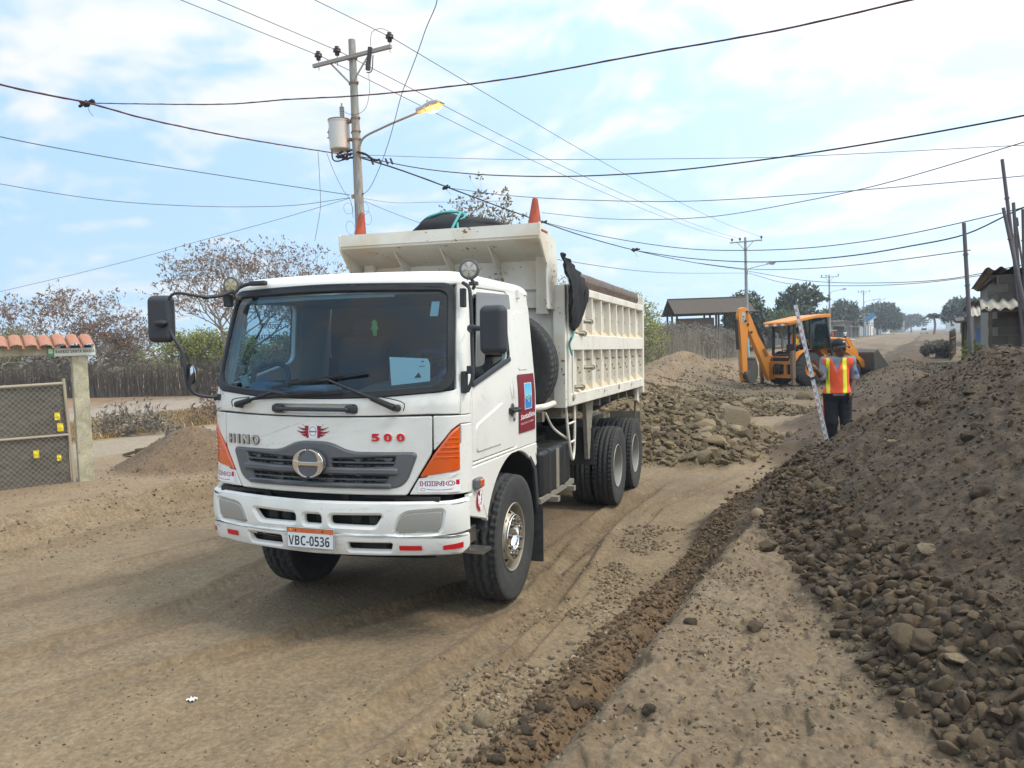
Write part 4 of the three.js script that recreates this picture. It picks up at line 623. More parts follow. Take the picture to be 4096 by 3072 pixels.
// --- chassis
T('chassis_frame', [box(0.09, 0.24, 7.6, 0.42, 0.98, -2.7), box(0.09, 0.24, 7.6, -0.42, 0.98, -2.7), ...[-0.4, -1.4, -2.4, -3.4, -4.4, -5.8].map((z) => box(0.8, 0.16, 0.1, 0, 0.98, z)), rod([-0.9, 0.545, 0], [0.9, 0.545, 0], 0.07), box(0.5, 0.3, 0.8, 0, 0.75, 0.5), rod([-0.9, 0.545, WB1], [0.9, 0.545, WB1], 0.09), rod([-0.9, 0.545, WB2], [0.9, 0.545, WB2], 0.09), move(new THREE.SphereGeometry(0.24, 16, 12), 0, 0.56, WB1), move(new THREE.SphereGeometry(0.24, 16, 12), 0, 0.56, WB2), box(0.12, 0.16, 1.5, 0.48, 0.74, -5.05), box(0.12, 0.16, 1.5, -0.48, 0.74, -5.05), rod([0, 0.8, 0.2], [0, 0.6, WB1], 0.06), box(0.14, 0.12, 1.3, 0.48, 0.66, 0), box(0.14, 0.12, 1.3, -0.48, 0.66, 0), box(1.7, 0.1, 0.2, 0, 1.06, -0.7)], M.frame);
T('gearbox', [rbox(0.55, 0.45, 1.1, 0, 0.95, -0.6, 0.08), rbox(0.7, 0.5, 0.8, 0, 1.05, 0.5, 0.1)], M.frame);
// wheel-arch lining and rear mudguard of the front wheels
for (const s of [1, -1]) {
  T('wheel_arch_liner', grid(20, 2, (u, v) => { const t = mix(0.30, 2.55, u); return V(s * mix(1.10, 0.62, v), 0.55 + 0.725 * Math.sin(t), 0.755 * Math.cos(t)); }), M.plastic);
  T('front_mudguard', [grid(8, 1, (u, v) => V(s * mix(1.125, 0.80, v), mix(1.20, 0.63, u), -0.58 - 0.09 * Math.sin(u * 2.2))), panel(rshape([[-0.42, 1.20], [-0.60, 1.06, 0.05], [-0.665, 0.70], [-0.62, 0.64], [-0.60, 0.70], [-0.53, 1.04, 0.05], [-0.38, 1.17]], 0.01), s > 0 ? (z, y) => V(1.125, y, z) : (z, y) => V(-1.125, y, z), 0.02, { flip: s > 0 ? -1 : 1, edge: 0 })], M.plastic);
  T('mudflap', box(0.42, 0.52, 0.012, s * 0.95, 0.42, -0.665), M.rubber);
}
// fuel tank with straps, step, cap
{
  const tk = T('fuel_tank', rbox(0.46, 0.44, 1.05, 0.92, 0.975, -1.22, 0.05, 3), M.tank);
  for (const z of [-0.95, -1.48]) T('tank_strap', rbox(0.475, 0.455, 0.05, 0.92, 0.975, z, 0.05, 3), M.plastic, tk);
  T('tank_cap', move(lathe([[0, 0.03], [0.06, 0.025], [0.065, 0]], 16), 0.95, 1.20, -0.98), M.steel, tk);
  T('dust_streak', move(box(0.004, 0.40, 0.11), 1.151, 0.97, -1.22), M.dusty, tk);
  T('tank_rail', [box(0.06, 0.05, 1.25, 1.12, 0.735, -1.25), box(0.25, 0.05, 0.08, 1.10, 0.70, -1.0), box(0.25, 0.05, 0.08, 1.10, 0.70, -1.62)], M.dusty, tk);
  T('air_tank', [move(turn(new THREE.CylinderGeometry(0.13, 0.13, 0.7, 20), Math.PI / 2, 0, 0), -0.85, 0.95, -1.1), rbox(0.35, 0.4, 0.55, -0.85, 0.95, -1.8, 0.03)], M.tank);
  T('battery_box', [rbox(0.30, 0.22, 0.28, 0.72, 1.12, -0.76, 0.02), tube([[0.5, 1.25, -0.6], [0.7, 1.18, -0.75], [0.9, 1.22, -0.7], [1.0, 1.15, -0.75]], 0.018, 14)], M.frame);
}
// --- tipper body
const BW = M.bodyWhite, SBR = (s) => (z, y) => V(s * 1.13, y, z);
const tip = new THREE.Group(); tip.name = 'tipper_body'; truck.add(tip);
T('floor', uvBox(box(2.26, 0.06, 4.5, 0, 1.60, -3.70)), BW, tip);
T('subframe', [box(0.10, 0.20, 4.9, 0.42, 1.45, -3.6), box(0.10, 0.20, 4.9, -0.42, 1.45, -3.6), ...[-1.6, -2.2, -2.8, -3.4, -4.0, -4.6, -5.2, -5.8].map((z) => box(2.2, 0.13, 0.09, 0, 1.51, z))], M.dusty, tip);
const ribZ = [-1.62, -2.05, -2.50, -2.98, -3.46, -3.90, -4.34, -4.80, -5.32];
for (const s of [1, -1]) {
  T('side_plate', uvBox(box(0.04, 1.22, 4.46, s * 1.13, 2.20, -3.72)), BW, tip);
  T('top_rail', uvBox(rbox(0.13, 0.09, 4.46, s * 1.165, 2.785, -3.72, 0.012)), BW, tip);
  T('middle_rail', uvBox(rbox(0.09, 0.17, 4.40, s * 1.18, 2.235, -3.72, 0.01)), BW, tip);
  T('bottom_rail', uvBox(rbox(0.12, 0.13, 4.46, s * 1.165, 1.635, -3.72, 0.012)), BW, tip);
  for (const [y0] of [[2.32], [1.70]]) T('sloped_ledge', uvBox(box(0.13, 0.012, 4.40, s * 1.165, y0 + 0.045, -3.72, 0, 0, s * -0.85)), M.dustLedge ?? (M.dustLedge = std(0.62, 0.52, 0.38, 0.85, 0, { map: rep(tRust, 0.8) })), tip);
  for (const z of ribZ) for (const [y0, y1] of [[1.70, 2.15], [2.32, 2.74]]) T('rib', uvBox(box(0.085, y1 - y0, 0.045, s * 1.178, (y0 + y1) / 2, z)), BW, tip);
  T('front_post', uvBox(rbox(0.10, 1.26, 0.11, s * 1.17, 2.20, -1.50, 0.012)), BW, tip);
  T('rear_post', uvBox(rbox(0.12, 1.50, 0.10, s * 1.17, 2.22, -5.96, 0.012)), BW, tip);
  T('rear_mud_panel', uvBox(prism([[-5.98, 1.57], [-5.85, 1.57], [-5.80, 1.36], [-5.98, 1.30]], 0.05, 0.004).rotateY(-Math.PI / 2).translate(s * 1.13, 0, 0)), BW, tip);
  for (const [y, z, L] of [[2.47, -2.24, 0.10], [2.33, -1.92, 0.12], [1.955, -2.28, 0.16], [1.755, -1.83, 0.10]]) { const h = T('tie_hook', [rod([s * 1.20, y, z + L], [s * 1.25, y, z - L * 0.4], 0.018), rod([s * 1.14, y, z - L * 0.5], [s * 1.25, y, z - L * 0.5], 0.022), move(turn(new THREE.TorusGeometry(0.025, 0.009, 8, 14), 0, 0.4, 0), s * 1.25, y, z - L * 0.5)], M.rim, tip); }
  for (const z of [-1.58, -4.0]) T('rail_bolt', move(lathe([[0, 0.012], [0.035, 0.008], [0.04, 0]], 14, 'x').rotateY(s > 0 ? 0 : Math.PI), s * 1.226, 1.66, z), M.rim, tip);
  T('side_board', grid(60, 12, (u, v) => { const z = mix(-1.9, -5.86, u), t = v * Math.PI * 2, j = (Math.abs(u - 0.5) < 0.012 ? 0.75 : 1) * Math.min(1, Math.sqrt(Math.min(u, 1 - u) * 40)); return V(s * (1.13 + 0.055 * Math.cos(t) * j * (1 + 0.12 * N3(z * 2.5, v * 3, s))), 2.92 + 0.10 * Math.sin(t) * j * (1 + 0.06 * N3(z * 2, v * 2, s + 4)), z); }), M.board ?? (M.board = std(0.20, 0.135, 0.10, 0.6, 0, { map: rep(tConc, 6, 2) })), tip);
  // legs of the body, rear wheel guards
  T('body_brace', uvBox(prism([[-2.55, 1.57], [-2.95, 1.57], [-2.80, 1.16], [-2.72, 0.86], [-2.66, 0.86]], 0.05, 0.004).rotateY(-Math.PI / 2).translate(s * 1.10, 0, 0)), M.dusty, tip);
  T('rear_mudflap', box(0.60, 0.44, 0.015, s * 0.86, 1.00, -2.80), M.plastic, tip);
  T('wheel_guard', uvBox(grid(16, 2, (u, v) => { const t = mix(0.02, 1, u); return V(s * mix(1.12, 0.55, v), 1.40 + 0.06 * Math.sin(t * Math.PI), mix(-3.0, -6.0, t)); })), M.frame, tip);
  T('guard_stay', [bar([s * 1.10, 1.56, -5.96], [s * 1.06, 0.95, -6.08], 0.03, 0.03), box(0.5, 0.5, 0.012, s * 0.86, 0.9, -6.32)], M.dusty, tip);
}
T('tailgate', uvBox(box(2.26, 1.2, 0.06, 0, 2.2, -5.98)), BW, tip);
T('front_wall', [uvBox(box(2.36, 1.26, 0.05, 0, 2.19, -1.44)), uvBox(box(2.16, 0.62, 0.05, 0, 2.90, -1.38)), uvBox(box(2.16, 0.05, 0.06, 0, 2.80, -1.35)), uvBox(box(0.12, 1.25, 0.08, 1.14, 2.19, -1.40)), uvBox(box(0.12, 1.25, 0.08, -1.14, 2.19, -1.40))], BW, tip);
{
  const hood = T('cab_hood', [uvBox(prism([[-0.875, 3.375], [-1.42, 3.265], [-1.42, 3.235], [-0.905, 3.340]], 2.17, 0.003).rotateY(-Math.PI / 2)), uvBox(box(2.18, 0.115, 0.03, 0, 3.315, -0.885)), uvBox(prism([[-0.89, 3.258], [-1.37, 3.09], [-1.37, 3.065], [-0.89, 3.233]], 2.17, 0.003).rotateY(-Math.PI / 2))], BW, tip);
  for (const s of [1, -1]) T('hood_cheek', uvBox(prism([[-0.86, 3.385], [-1.40, 3.265], [-1.47, 3.03], [-1.45, 2.57], [-1.10, 2.56], [-1.10, 2.98], [-0.87, 3.22]], 0.02, 0.004, 0.02).rotateY(-Math.PI / 2).translate(s * 1.09, 0, 0)), BW, hood);
  for (const s of [1, -1]) T('hood_post', uvBox(rbox(0.12, 0.62, 0.06, s * 0.98, 2.83, -1.31, 0.008)), BW, hood);
  for (const x of [-0.52, 0.0, 0.52]) T('gusset', uvBox(prism([[-0.93, 3.245], [-1.36, 3.08], [-1.36, 2.86]], 0.014, 0.002).rotateY(-Math.PI / 2).translate(x, 0, 0)), BW, hood);
}
// ladder, spare wheel, details between cab and body
T('ladder', [tube([[1.16, 1.56, -1.52], [1.17, 1.30, -1.56], [1.18, 1.06, -1.64], [1.18, 0.99, -1.70], [1.17, 1.06, -1.80], [1.17, 1.4, -1.84], [1.16, 1.56, -1.86]], 0.016, 40), rod([1.18, 1.18, -1.62], [1.17, 1.18, -1.83], 0.013), rod([1.17, 1.38, -1.56], [1.17, 1.38, -1.84], 0.013), tube([[1.0, 1.52, -1.30], [1.05, 1.35, -1.42], [1.15, 1.22, -1.60]], 0.014, 14)], BW);
T('pipe_rail', tube([[0.6, 1.60, -0.74], [1.0, 1.60, -0.74], [1.10, 1.605, -0.85], [1.12, 1.62, -1.2]], 0.032, 20), BW);
{
  const sp = new THREE.Group(); sp.name = 'spare_wheel'; sp.position.set(0.66, 2.0, -1.02); sp.rotation.y = -Math.PI / 2; truck.add(sp);
  mesh('tyre', tyreRear, M.rubber, sp); mesh('rim', rimRearDish, M.rimRear, sp);
  T('spare_bracket', [box(0.1, 1.2, 0.08, 0.66, 1.95, -1.26), box(0.9, 0.1, 0.08, 0.55, 1.48, -1.24), box(1.6, 0.08, 0.2, 0.1, 1.5, -1.1)], M.dusty);
  T('air_intake', [rbox(0.26, 1.3, 0.24, -0.80, 2.0, -0.82, 0.06), rbox(0.34, 0.22, 0.3, -0.80, 2.68, -0.82, 0.08)], M.plastic);
  T('valve_box', [rbox(0.3, 0.25, 0.2, 0.85, 1.42, -0.85, 0.03), tube([[0.9, 1.5, -0.8], [0.8, 1.3, -1.0], [0.6, 1.2, -1.2]], 0.02, 12)], M.frame);
}
// spans of overhead cable, as points in metres
const WIRES = {
  a: [[-12.69,6.55,-8.82],[-11.21,6.25,-8.69],[-8.97,5.82,-8.5],[-7.81,5.66,-8.41],[-6.61,5.47,-8.31],[-5.54,5.33,-8.22],[-4.17,5.19,-8.11],[-2.53,5.1,-7.98],[-1.16,5.02,-7.87],[-0.12,5.01,-7.78],[0.39,5.0,-7.74]],
  b: [[-10.44,5.72,-5.43],[-10.63,5.78,-6.19],[-10.8,5.86,-6.84],[-10.99,5.97,-7.63],[-11.27,6.06,-8.73],[-11.72,6.28,-10.53],[-12.21,6.57,-12.54],[-12.74,6.91,-14.72],[-13.14,7.17,-16.38]],
  c: [[-12.93,7.11,-16.48],[-12.93,7.11,-17.92],[-12.96,7.02,-20.65],[-13.0,6.9,-23.76],[-13.04,6.78,-27.44],[-13.08,6.67,-32.14],[-13.09,6.66,-38.22],[-13.06,6.87,-49.57],[-12.98,7.42,-65.01]],
  d: [[-15.17,6.39,-8.06],[-15.03,6.31,-8.69],[-14.55,6.22,-10.67],[-13.95,6.18,-13.12],[-13.17,6.16,-16.3]],
  e: [[-18.43,6.18,-9.72],[-17.96,6.08,-10.31],[-17.35,5.93,-11.06],[-16.55,5.79,-12.07],[-15.62,5.74,-13.22],[-14.84,5.76,-14.2],[-14.01,5.85,-15.23],[-13.17,6.09,-16.3]],
  f: [[-28.08,4.24,-14.69],[-26.31,4.44,-14.88],[-23.03,4.78,-15.24],[-20.4,5.08,-15.52],[-17.82,5.43,-15.8],[-15.44,5.74,-16.05],[-13.17,6.08,-16.3]],
  g: [[-12.93,7.18,-16.49],[-9.92,6.69,-16.59],[-8.61,6.49,-16.63],[-4.86,6.01,-16.77],[-2.52,5.74,-16.86],[1.5,5.41,-17.01],[1.83,5.38,-17.02]],
  h: [[-12.93,7.14,-16.49],[-10.54,6.36,-15.52],[-8.91,5.91,-14.87],[-7.41,5.56,-14.29],[-5.69,5.22,-13.62],[-3.74,4.93,-12.87],[-1.81,4.75,-12.13],[-0.3,4.66,-11.54],[0.97,4.62,-11.05],[1.18,4.62,-10.97]],
  i: [[-13.48,7.19,-21.47],[-11.09,6.63,-21.32],[-8.16,6.13,-21.16],[-5.5,5.79,-21.01],[-1.75,5.57,-20.83],[1.81,5.44,-20.65],[2.21,5.43,-20.63]],
  j: [[-13.43,7.28,-28.3],[-9.77,6.3,-25.28],[-7.0,5.71,-23.02],[-4.99,5.39,-21.38],[-2.97,5.24,-19.73],[-0.9,5.17,-18.02],[1.41,5.28,-16.06],[1.7,5.3,-15.82]],
  k: [[-12.93,6.75,-27.41],[-10.59,5.98,-26.47],[-8.27,5.34,-25.57],[-6.56,4.96,-24.92],[-5.01,4.74,-24.35],[-3.61,4.61,-23.84],[-2.33,4.56,-23.37],[-0.62,4.61,-22.74],[1.63,4.86,-21.9],[2.15,4.95,-21.7]],
  l: [[-13.05,6.65,-38.67],[-9.53,5.7,-34.63],[-6.41,5.02,-31.09],[-4.37,4.7,-28.78],[-1.96,4.49,-26.07],[-0.55,4.47,-24.47],[0.79,4.52,-22.93],[1.63,4.79,-21.86],[2.19,4.97,-21.16]],
  m: [[-13.17,6.91,-49.96],[-8.01,5.52,-41.04],[-5.09,4.97,-36.04],[-2.72,4.64,-31.97],[-0.78,4.46,-28.63],[0.99,4.34,-25.58]],
  n: [[-12.79,7.3,-65.11],[-6.89,5.57,-54.66],[-2.41,4.75,-46.86],[0.75,4.44,-41.38],[3.24,4.57,-36.98],[3.73,4.59,-36.12]],
  o: [[-12.79,7.15,-65.1],[-9.08,5.82,-59.66],[-3.97,4.97,-52.47],[-0.21,4.64,-47.21],[2.66,4.67,-43.16],[4.22,4.81,-40.93]],
  p: [[-6.57,7.57,-10.43],[-6.73,7.51,-10.64],[-7.26,7.4,-11.13],[-7.78,7.28,-11.64],[-8.34,7.15,-12.17],[-8.86,7.04,-12.66],[-9.67,6.82,-13.5],[-10.4,6.63,-14.25],[-11.56,6.36,-15.37],[-12.42,6.2,-16.14],[-12.86,6.16,-16.46]],
  q: [[-13.54,7.16,-15.59],[-13.51,6.45,-15.57],[-13.5,5.75,-15.53],[-13.57,5.29,-15.47],[-13.63,4.95,-15.42]],
  r: [[-13.48,7.17,-15.85],[-13.38,6.71,-15.98],[-13.23,6.25,-16.13],[-13.11,6.01,-16.24],[-13.1,5.57,-16.31]],
  s: [[-12.93,6.07,-16.42],[-12.5,6.02,-17.25],[-11.98,6.11,-18.24],[-10.73,6.34,-20.62]],
  t: [[-12.93,6.04,-16.42],[-12.91,5.93,-17.19],[-12.88,5.81,-18.18],[-12.82,5.67,-19.47]],
  u: [[-12.14,5.22,-23.21],[-12.24,5.26,-26.85],[-12.54,5.57,-38.66],[-13.15,7.17,-64.91]],
  v0: [[-14.01,9.83,30],[-14.01,9.55,8],[-14.01,9.5,0],[-14.01,9.62,-8],[-14.01,9.86,-16.45]],
  w0: [[-14.01,9.86,-16.45],[-14.01,9.45,-30],[-14.01,9.38,-41],[-14.01,9.5,-53],[-14.01,9.9,-65]],
  v1: [[-13.39,9.83,30],[-13.39,9.55,8],[-13.39,9.5,0],[-13.39,9.62,-8],[-13.39,9.86,-16.45]],
  w1: [[-13.39,9.86,-16.45],[-13.39,9.45,-30],[-13.39,9.38,-41],[-13.39,9.5,-53],[-13.39,9.9,-65]],
  v2: [[-11.73,9.83,30],[-11.73,9.55,8],[-11.73,9.5,0],[-11.73,9.62,-8],[-11.73,9.86,-16.45]],
  w2: [[-11.73,9.86,-16.45],[-11.73,9.45,-30],[-11.73,9.38,-41],[-11.73,9.5,-53],[-11.73,9.9,-65]]
};
// ---------------------------------------------------------------- poles, cables
const MP = {
  pole: std(0.52, 0.505, 0.475, 0.9, 0, { map: rep(tConc, 2, 12), bumpMap: rep(tFine, 3, 20), bumpScale: 0.002 }),
  galv: std(0.42, 0.40, 0.39, 0.55, 0.5, { map: rep(tRust, 1) }), rust: std(0.30, 0.19, 0.13, 0.8, 0.2, { map: rep(tRust, 2) }),
  insul: std(0.055, 0.035, 0.03, 0.25), trafo: std(0.62, 0.63, 0.63, 0.45, 0.1, { map: rep(tGrime, 1) }), porcelain: std(0.36, 0.35, 0.33, 0.3),
  cable: std(0.014, 0.012, 0.012, 0.6), cableRed: std(0.075, 0.012, 0.016, 0.5), thin: std(0.055, 0.055, 0.06, 0.6), alu: std(0.17, 0.165, 0.165, 0.5, 0.3),
  lampBody: std(0.50, 0.49, 0.47, 0.45, 0.2), glow: std(0.9, 0.55, 0.2, 0.4, 0, { emissive: new THREE.Color(2.6, 1.25, 0.34), emissiveIntensity: 1 }), lampOff: phys(0.55, 0.55, 0.52, 0.2),
  blue: std(0.22, 0.36, 0.40, 0.85),
};
const insulator = () => lathe([[0, -0.10], [0.055, -0.10], [0.06, -0.02], [0.10, -0.015], [0.102, 0.0], [0.075, 0.03], [0.10, 0.04], [0.098, 0.058], [0.05, 0.075], [0.05, 0.10], [0.062, 0.11], [0.05, 0.125], [0, 0.125]], 20);
function pole(x, z, top, label, detail, lampX) {
  const y0 = hgt(x, z) - 0.1, p = thing('utility_pole', label, 'utility pole', [x, y0, z], 0, 'utility poles along the left side of the street'), H = top - y0;
  mesh('shaft', lathe([[0.165, 0], [0.09, H], [0, H + 0.004]], detail ? 24 : 10), MP.pole, p);
  if (!detail || detail > 1) mesh('painted_band', lathe([[0.168, 0.3], [0.158, 1.9]], 14), MP.blue, p);
  const ay = H - (detail === 1 ? 0.47 : 0.35), arm = mesh('crossarm', [box(2.5, 0.085, 0.085, 0.06, ay, 0.13)], MP.galv, p);
  mesh('arm_brace', [bar([-0.62, ay - 0.04, 0.12], [-0.06, ay - 0.62, 0.10], 0.012, 0.045), bar([0.62, ay - 0.04, 0.12], [0.06, ay - 0.62, 0.10], 0.012, 0.045)], MP.galv, p);
  for (const ix of [-1.01, -0.39, 1.27]) { mesh('insulator', move(insulator(), ix, ay + 0.20 + (detail ? 0.02 : 0), 0.13), MP.insul, p); mesh('insulator_pin', rod([ix, ay - 0.14, 0.13], [ix, ay + 0.12, 0.13], 0.011), MP.galv, p); }
  const bands = detail === 1 ? [ay, ay - 0.62, H - 1.98, H - 2.32, H - 2.52, H - 3.9] : [ay, ay - 0.6];
  for (const by of bands) mesh('clamp_band', [move(new THREE.CylinderGeometry(0.118, 0.118, 0.045, 20, 1, true), 0, by, 0), rbox(0.05, 0.045, 0.03, 0.13, by, 0, 0.005), rbox(0.05, 0.045, 0.03, -0.13, by, 0, 0.005)], MP.rust, p);
  if (lampX) { // lamp arm and head
    const ly = H - 2.55, tip = V(lampX - 0.32, ly + (detail === 1 ? 0.36 : 0.28), 0.15); mesh('lamp_arm', [tube([[0.13, ly - 0.42, 0.02], [0.14, ly - 0.12, 0.03], [0.26, ly + 0.02, 0.05], [0.9, ly + 0.17, 0.10], tip], 0.028, 30)], MP.galv, p);
    const head = mesh('lamp_head', [rbox(0.30, 0.13, 0.20, tip.x + 0.08, tip.y + 0.05, tip.z, 0.045, 3, 0, 0, 0.16), prism([[0, 0], [0.5, 0.05], [0.52, 0.09], [0.42, 0.155], [0.22, 0.17], [0, 0.11]], 0.24, 0.03, 0.03).rotateZ(0.02).translate(tip.x + 0.16, tip.y + 0.02, tip.z), rod([tip.x + 0.24, tip.y + 0.15, tip.z], [tip.x + 0.24, tip.y + 0.24, tip.z], 0.03)], MP.lampBody, p);
    const lens = mesh('lamp_lens', move(new THREE.SphereGeometry(0.5, 20, 10, 0, Math.PI * 2, Math.PI / 2, Math.PI / 2).scale(0.42, 0.22, 0.22).rotateZ(0.09), tip.x + 0.40, tip.y + 0.03, tip.z), detail === 1 ? MP.glow : MP.lampOff, head);
    if (detail === 1) { const L = new THREE.PointLight(0xffa040, 10); L.position.set(tip.x + 0.42, tip.y - 0.10, tip.z); L.castShadow = true; L.shadow.radius = 4; p.add(L); }
  }
  if (detail === 1) {
    mesh('transformer', [lathe([[0, 0], [0.24, 0], [0.265, 0.05], [0.27, 0.72], [0.285, 0.73], [0.285, 0.77], [0.2, 0.80], [0, 0.81]], 32).translate(-0.47, H - 2.74, 0.08)], MP.trafo, p);
    mesh('transformer_rim', [move(new THREE.CylinderGeometry(0.288, 0.288, 0.03, 30), -0.47, H - 1.97, 0.08), rbox(0.12, 0.07, 0.1, -0.16, H - 2.05, 0.06, 0.01), rbox(0.12, 0.07, 0.1, -0.16, H - 2.5, 0.06, 0.01), ...[0.4, 1.2, 2.0].map((a, i) => rbox(0.04, 0.03, 0.03, -0.47 + 0.27 * Math.cos(a + 1), H - 2.2 - i * 0.1, 0.08 + 0.27 * Math.sin(a + 0.6), 0.006))], MP.rust, p);
    mesh('bushing', [...[0, 1, 2, 3, 4, 5].map((i) => move(lathe([[0.035, -0.025], [0.068, -0.012], [0.05, 0.02]], 16), -0.36, H - 1.90 + i * 0.048, 0.08)), rod([-0.36, H - 1.95, 0.08], [-0.36, H - 1.55, 0.08], 0.022)], MP.porcelain, p);
    mesh('cutout_fuse', [rod([0.62, H - 0.80, 0.17], [0.70, H - 0.38, 0.17], 0.055, 0.06), rod([0.60, H - 0.92, 0.17], [0.62, H - 0.72, 0.17], 0.065), tube([[0.58, H - 0.98, 0.2], [0.72, H - 0.99, 0.2], [0.80, H - 0.6, 0.2]], 0.014, 10)], MP.insul, p);
    mesh('fuse_lead', [tube([[0.70, H - 0.36, 0.17], [0.78, H - 0.02, 0.17], [1.02, H + 0.02, 0.14], [1.27, H - 0.10, 0.13]], 0.007, 14, 5), tube([[0.62, H - 0.98, 0.17], [0.60, H - 1.5, 0.16], [0.42, H - 1.85, 0.14], [0.05, H - 1.92, 0.12], [-0.34, H - 1.72, 0.08], [-0.36, H - 1.56, 0.08]], 0.006, 24, 5)], MP.thin, p);
    mesh('connector_bundle', [...Array(14)].map((_, i) => { const r = rng(i + 40); return rbox(0.10 + r() * 0.1, 0.05, 0.06, -0.5 + r() * 0.45, H - 2.80 - r() * 0.22, 0.05 + r() * 0.12, 0.015, 1, r(), r(), r()); }).concat([tube([[-0.75, H - 2.0, 0.1], [-0.80, H - 2.2, 0.1], [-0.74, H - 2.7, 0.1], [-0.70, H - 2.95, 0.1], [-0.45, H - 3.0, 0.1], [-0.1, H - 2.85, 0.1]], 0.018, 24), tube([[0.1, H - 2.86, 0.1], [0.35, H - 2.95, 0.1], [0.6, H - 3.12, 0.12], [0.75, H - 3.16, 0.12]], 0.03, 14), ...[0.55, 0.8, 1.0, 1.15].map((q) => box(0.03, 0.16, 0.05, q, H - 3.1 - q * 0.12, 0.1, 0, 0, 0.4))]), MP.cable, p);
    mesh('loose_loops', [[-0.26, H - 4.25, 0.14], [-0.22, H - 4.75, 0.17], [0.25, H - 4.3, 0.15], [0.33, H - 4.55, 0.17]].map(([lx, ly, lr]) => move(turn(new THREE.TorusGeometry(lr, 0.004, 5, 30), 0, lr * 9, 0), lx, ly, 0.12)), MP.thin, p);
    mesh('meter_box', rbox(0.14, 0.24, 0.10, 0.16, H - 4.55, 0.12, 0.015), MP.pole, p);
    mesh('wood_block', rbox(0.08, 0.1, 0.06, -0.14, H - 3.95, 0.06, 0.01), std(0.5, 0.27, 0.11, 0.8), p);
  }
  return p;
}
pole(-13, -16.45, 10.08, 'near concrete pole carrying the transformer drum and the lit street lamp', 1, 2.40);
pole(-13, -65, 10.0, 'plain concrete pole rising behind the orange digger arm, second from the viewer', 2, 2.0);
pole(-13, -124, 10.6, 'concrete pole third along the street, right of the digger roof', 3, 2.0);
pole(-13, -191, 11.2, 'fourth pole along the street, behind the blue sign board', 0, 2.0);
pole(-13, -255, 11.6, 'fifth pole along the left side of the far street', 0, 2.0);
pole(-13, -328, 11.8, 'sixth pole, small against the pale sky down the street', 0, 2.0);
pole(-13, -410, 12, 'seventh pole, tiny at the far end of the street', 0, 2.0);
pole(-13, -500, 12, 'farthest pole at the street end beside the hazy tree', 0, 0);
pole(10.5, -175, 10.4, 'distant pole on the right side of the street, before the broad dark tree', 0, 0);
pole(11, -120, 9, 'thin grey pole above the board fence on the right', 0, 0);
const cable = (key, r, mat, label, name = 'power_cable', twist = 0) => {
  const pts = WIRES[key].map(v3), c = new THREE.CatmullRomCurve3(pts, false, 'centripetal'), n = Math.max(24, pts.length * 8);
  const gs = [new THREE.TubeGeometry(c, n, r, 6)];
  if (twist) { const q = c.getSpacedPoints(n * 3).map((p, i) => p.clone().add(V(0, Math.cos(i * 0.45) * r * 0.55, Math.sin(i * 0.45) * r * 0.55))); gs.push(new THREE.TubeGeometry(new THREE.CatmullRomCurve3(q), n * 4, r * 0.75, 5)); }
  return tag(mesh(name, gs, mat, null), label, 'cable', 'overhead cables');
};
cable('a', 0.0085, MP.cableRed, 'thick dark red cable sweeping across the sky from the splice to the top right corner', 'power_cable', 1);
cable('b', 0.013, MP.cableRed, 'twisted thick cable from the left edge down to the pole transformer', 'power_cable', 1);
cable('c', 0.020, MP.cable, 'twisted low voltage cable from the transformer pole past the right cone to the second pole', 'power_cable', 1);
cable('d', 0.009, MP.thin, 'thin wire from the left edge sloping down to the pole below the transformer');
cable('e', 0.007, MP.thin, 'slack thin wire sagging at left, just below the sloping wire');
cable('f', 0.006, MP.thin, 'faint wire climbing from the low left edge up to the pole');
cable('g', 0.006, MP.thin, 'faint near-level wire running right from the transformer pole');
cable('h', 0.011, MP.cable, 'dark sagging service cable from the transformer pole to the right edge');
cable('i', 0.010, MP.thin, 'thin sagging wire in mid sky, first below the dark service cable');
cable('j', 0.009, MP.thin, 'thin wire rising steeply to the right edge above the bamboo poles');
cable('k', 0.012, MP.thin, 'thin wire sagging over the second pole towards the bamboo poles');
cable('l', 0.018, MP.cable, 'dark sagging cable reaching the top of the lone bamboo post at right');
cable('m', 0.014, MP.thin, 'lower wire from the second pole to the lone bamboo post');
cable('n', 0.018, MP.thin, 'low sagging wire above the corrugated house roof, upper of two');
cable('o', 0.018, MP.thin, 'low sagging wire above the corrugated house roof, lower of two');
cable('p', 0.007, MP.thin, 'stray wire hanging from the top of the picture down to the transformer pole', 'loose_wire');
cable('q', 0.006, MP.thin, 'loose wire end dangling left of the transformer pole', 'loose_wire');
cable('r', 0.006, MP.thin, 'loose wire drooping from the transformer down the pole', 'loose_wire');
cable('s', 0.005, MP.thin, 'thin level wire right of the pole, above the small tree', 'loose_wire');
cable('t', 0.006, MP.thin, 'thin wire sloping from the pole down behind the tipper hood', 'loose_wire');
cable('u', 0.012, MP.thin, 'faint wire behind the tipper running to the second pole', 'loose_wire');
['left', 'middle', 'right'].forEach((w, k) => { cable('v' + k, 0.009, MP.alu, `bare primary line to the ${w} insulator of the near pole from the upper left`, 'primary_line'); cable('w' + k, 0.010, MP.alu, `bare primary line from the ${w} insulator of the near pole to the second pole`, 'primary_line'); });
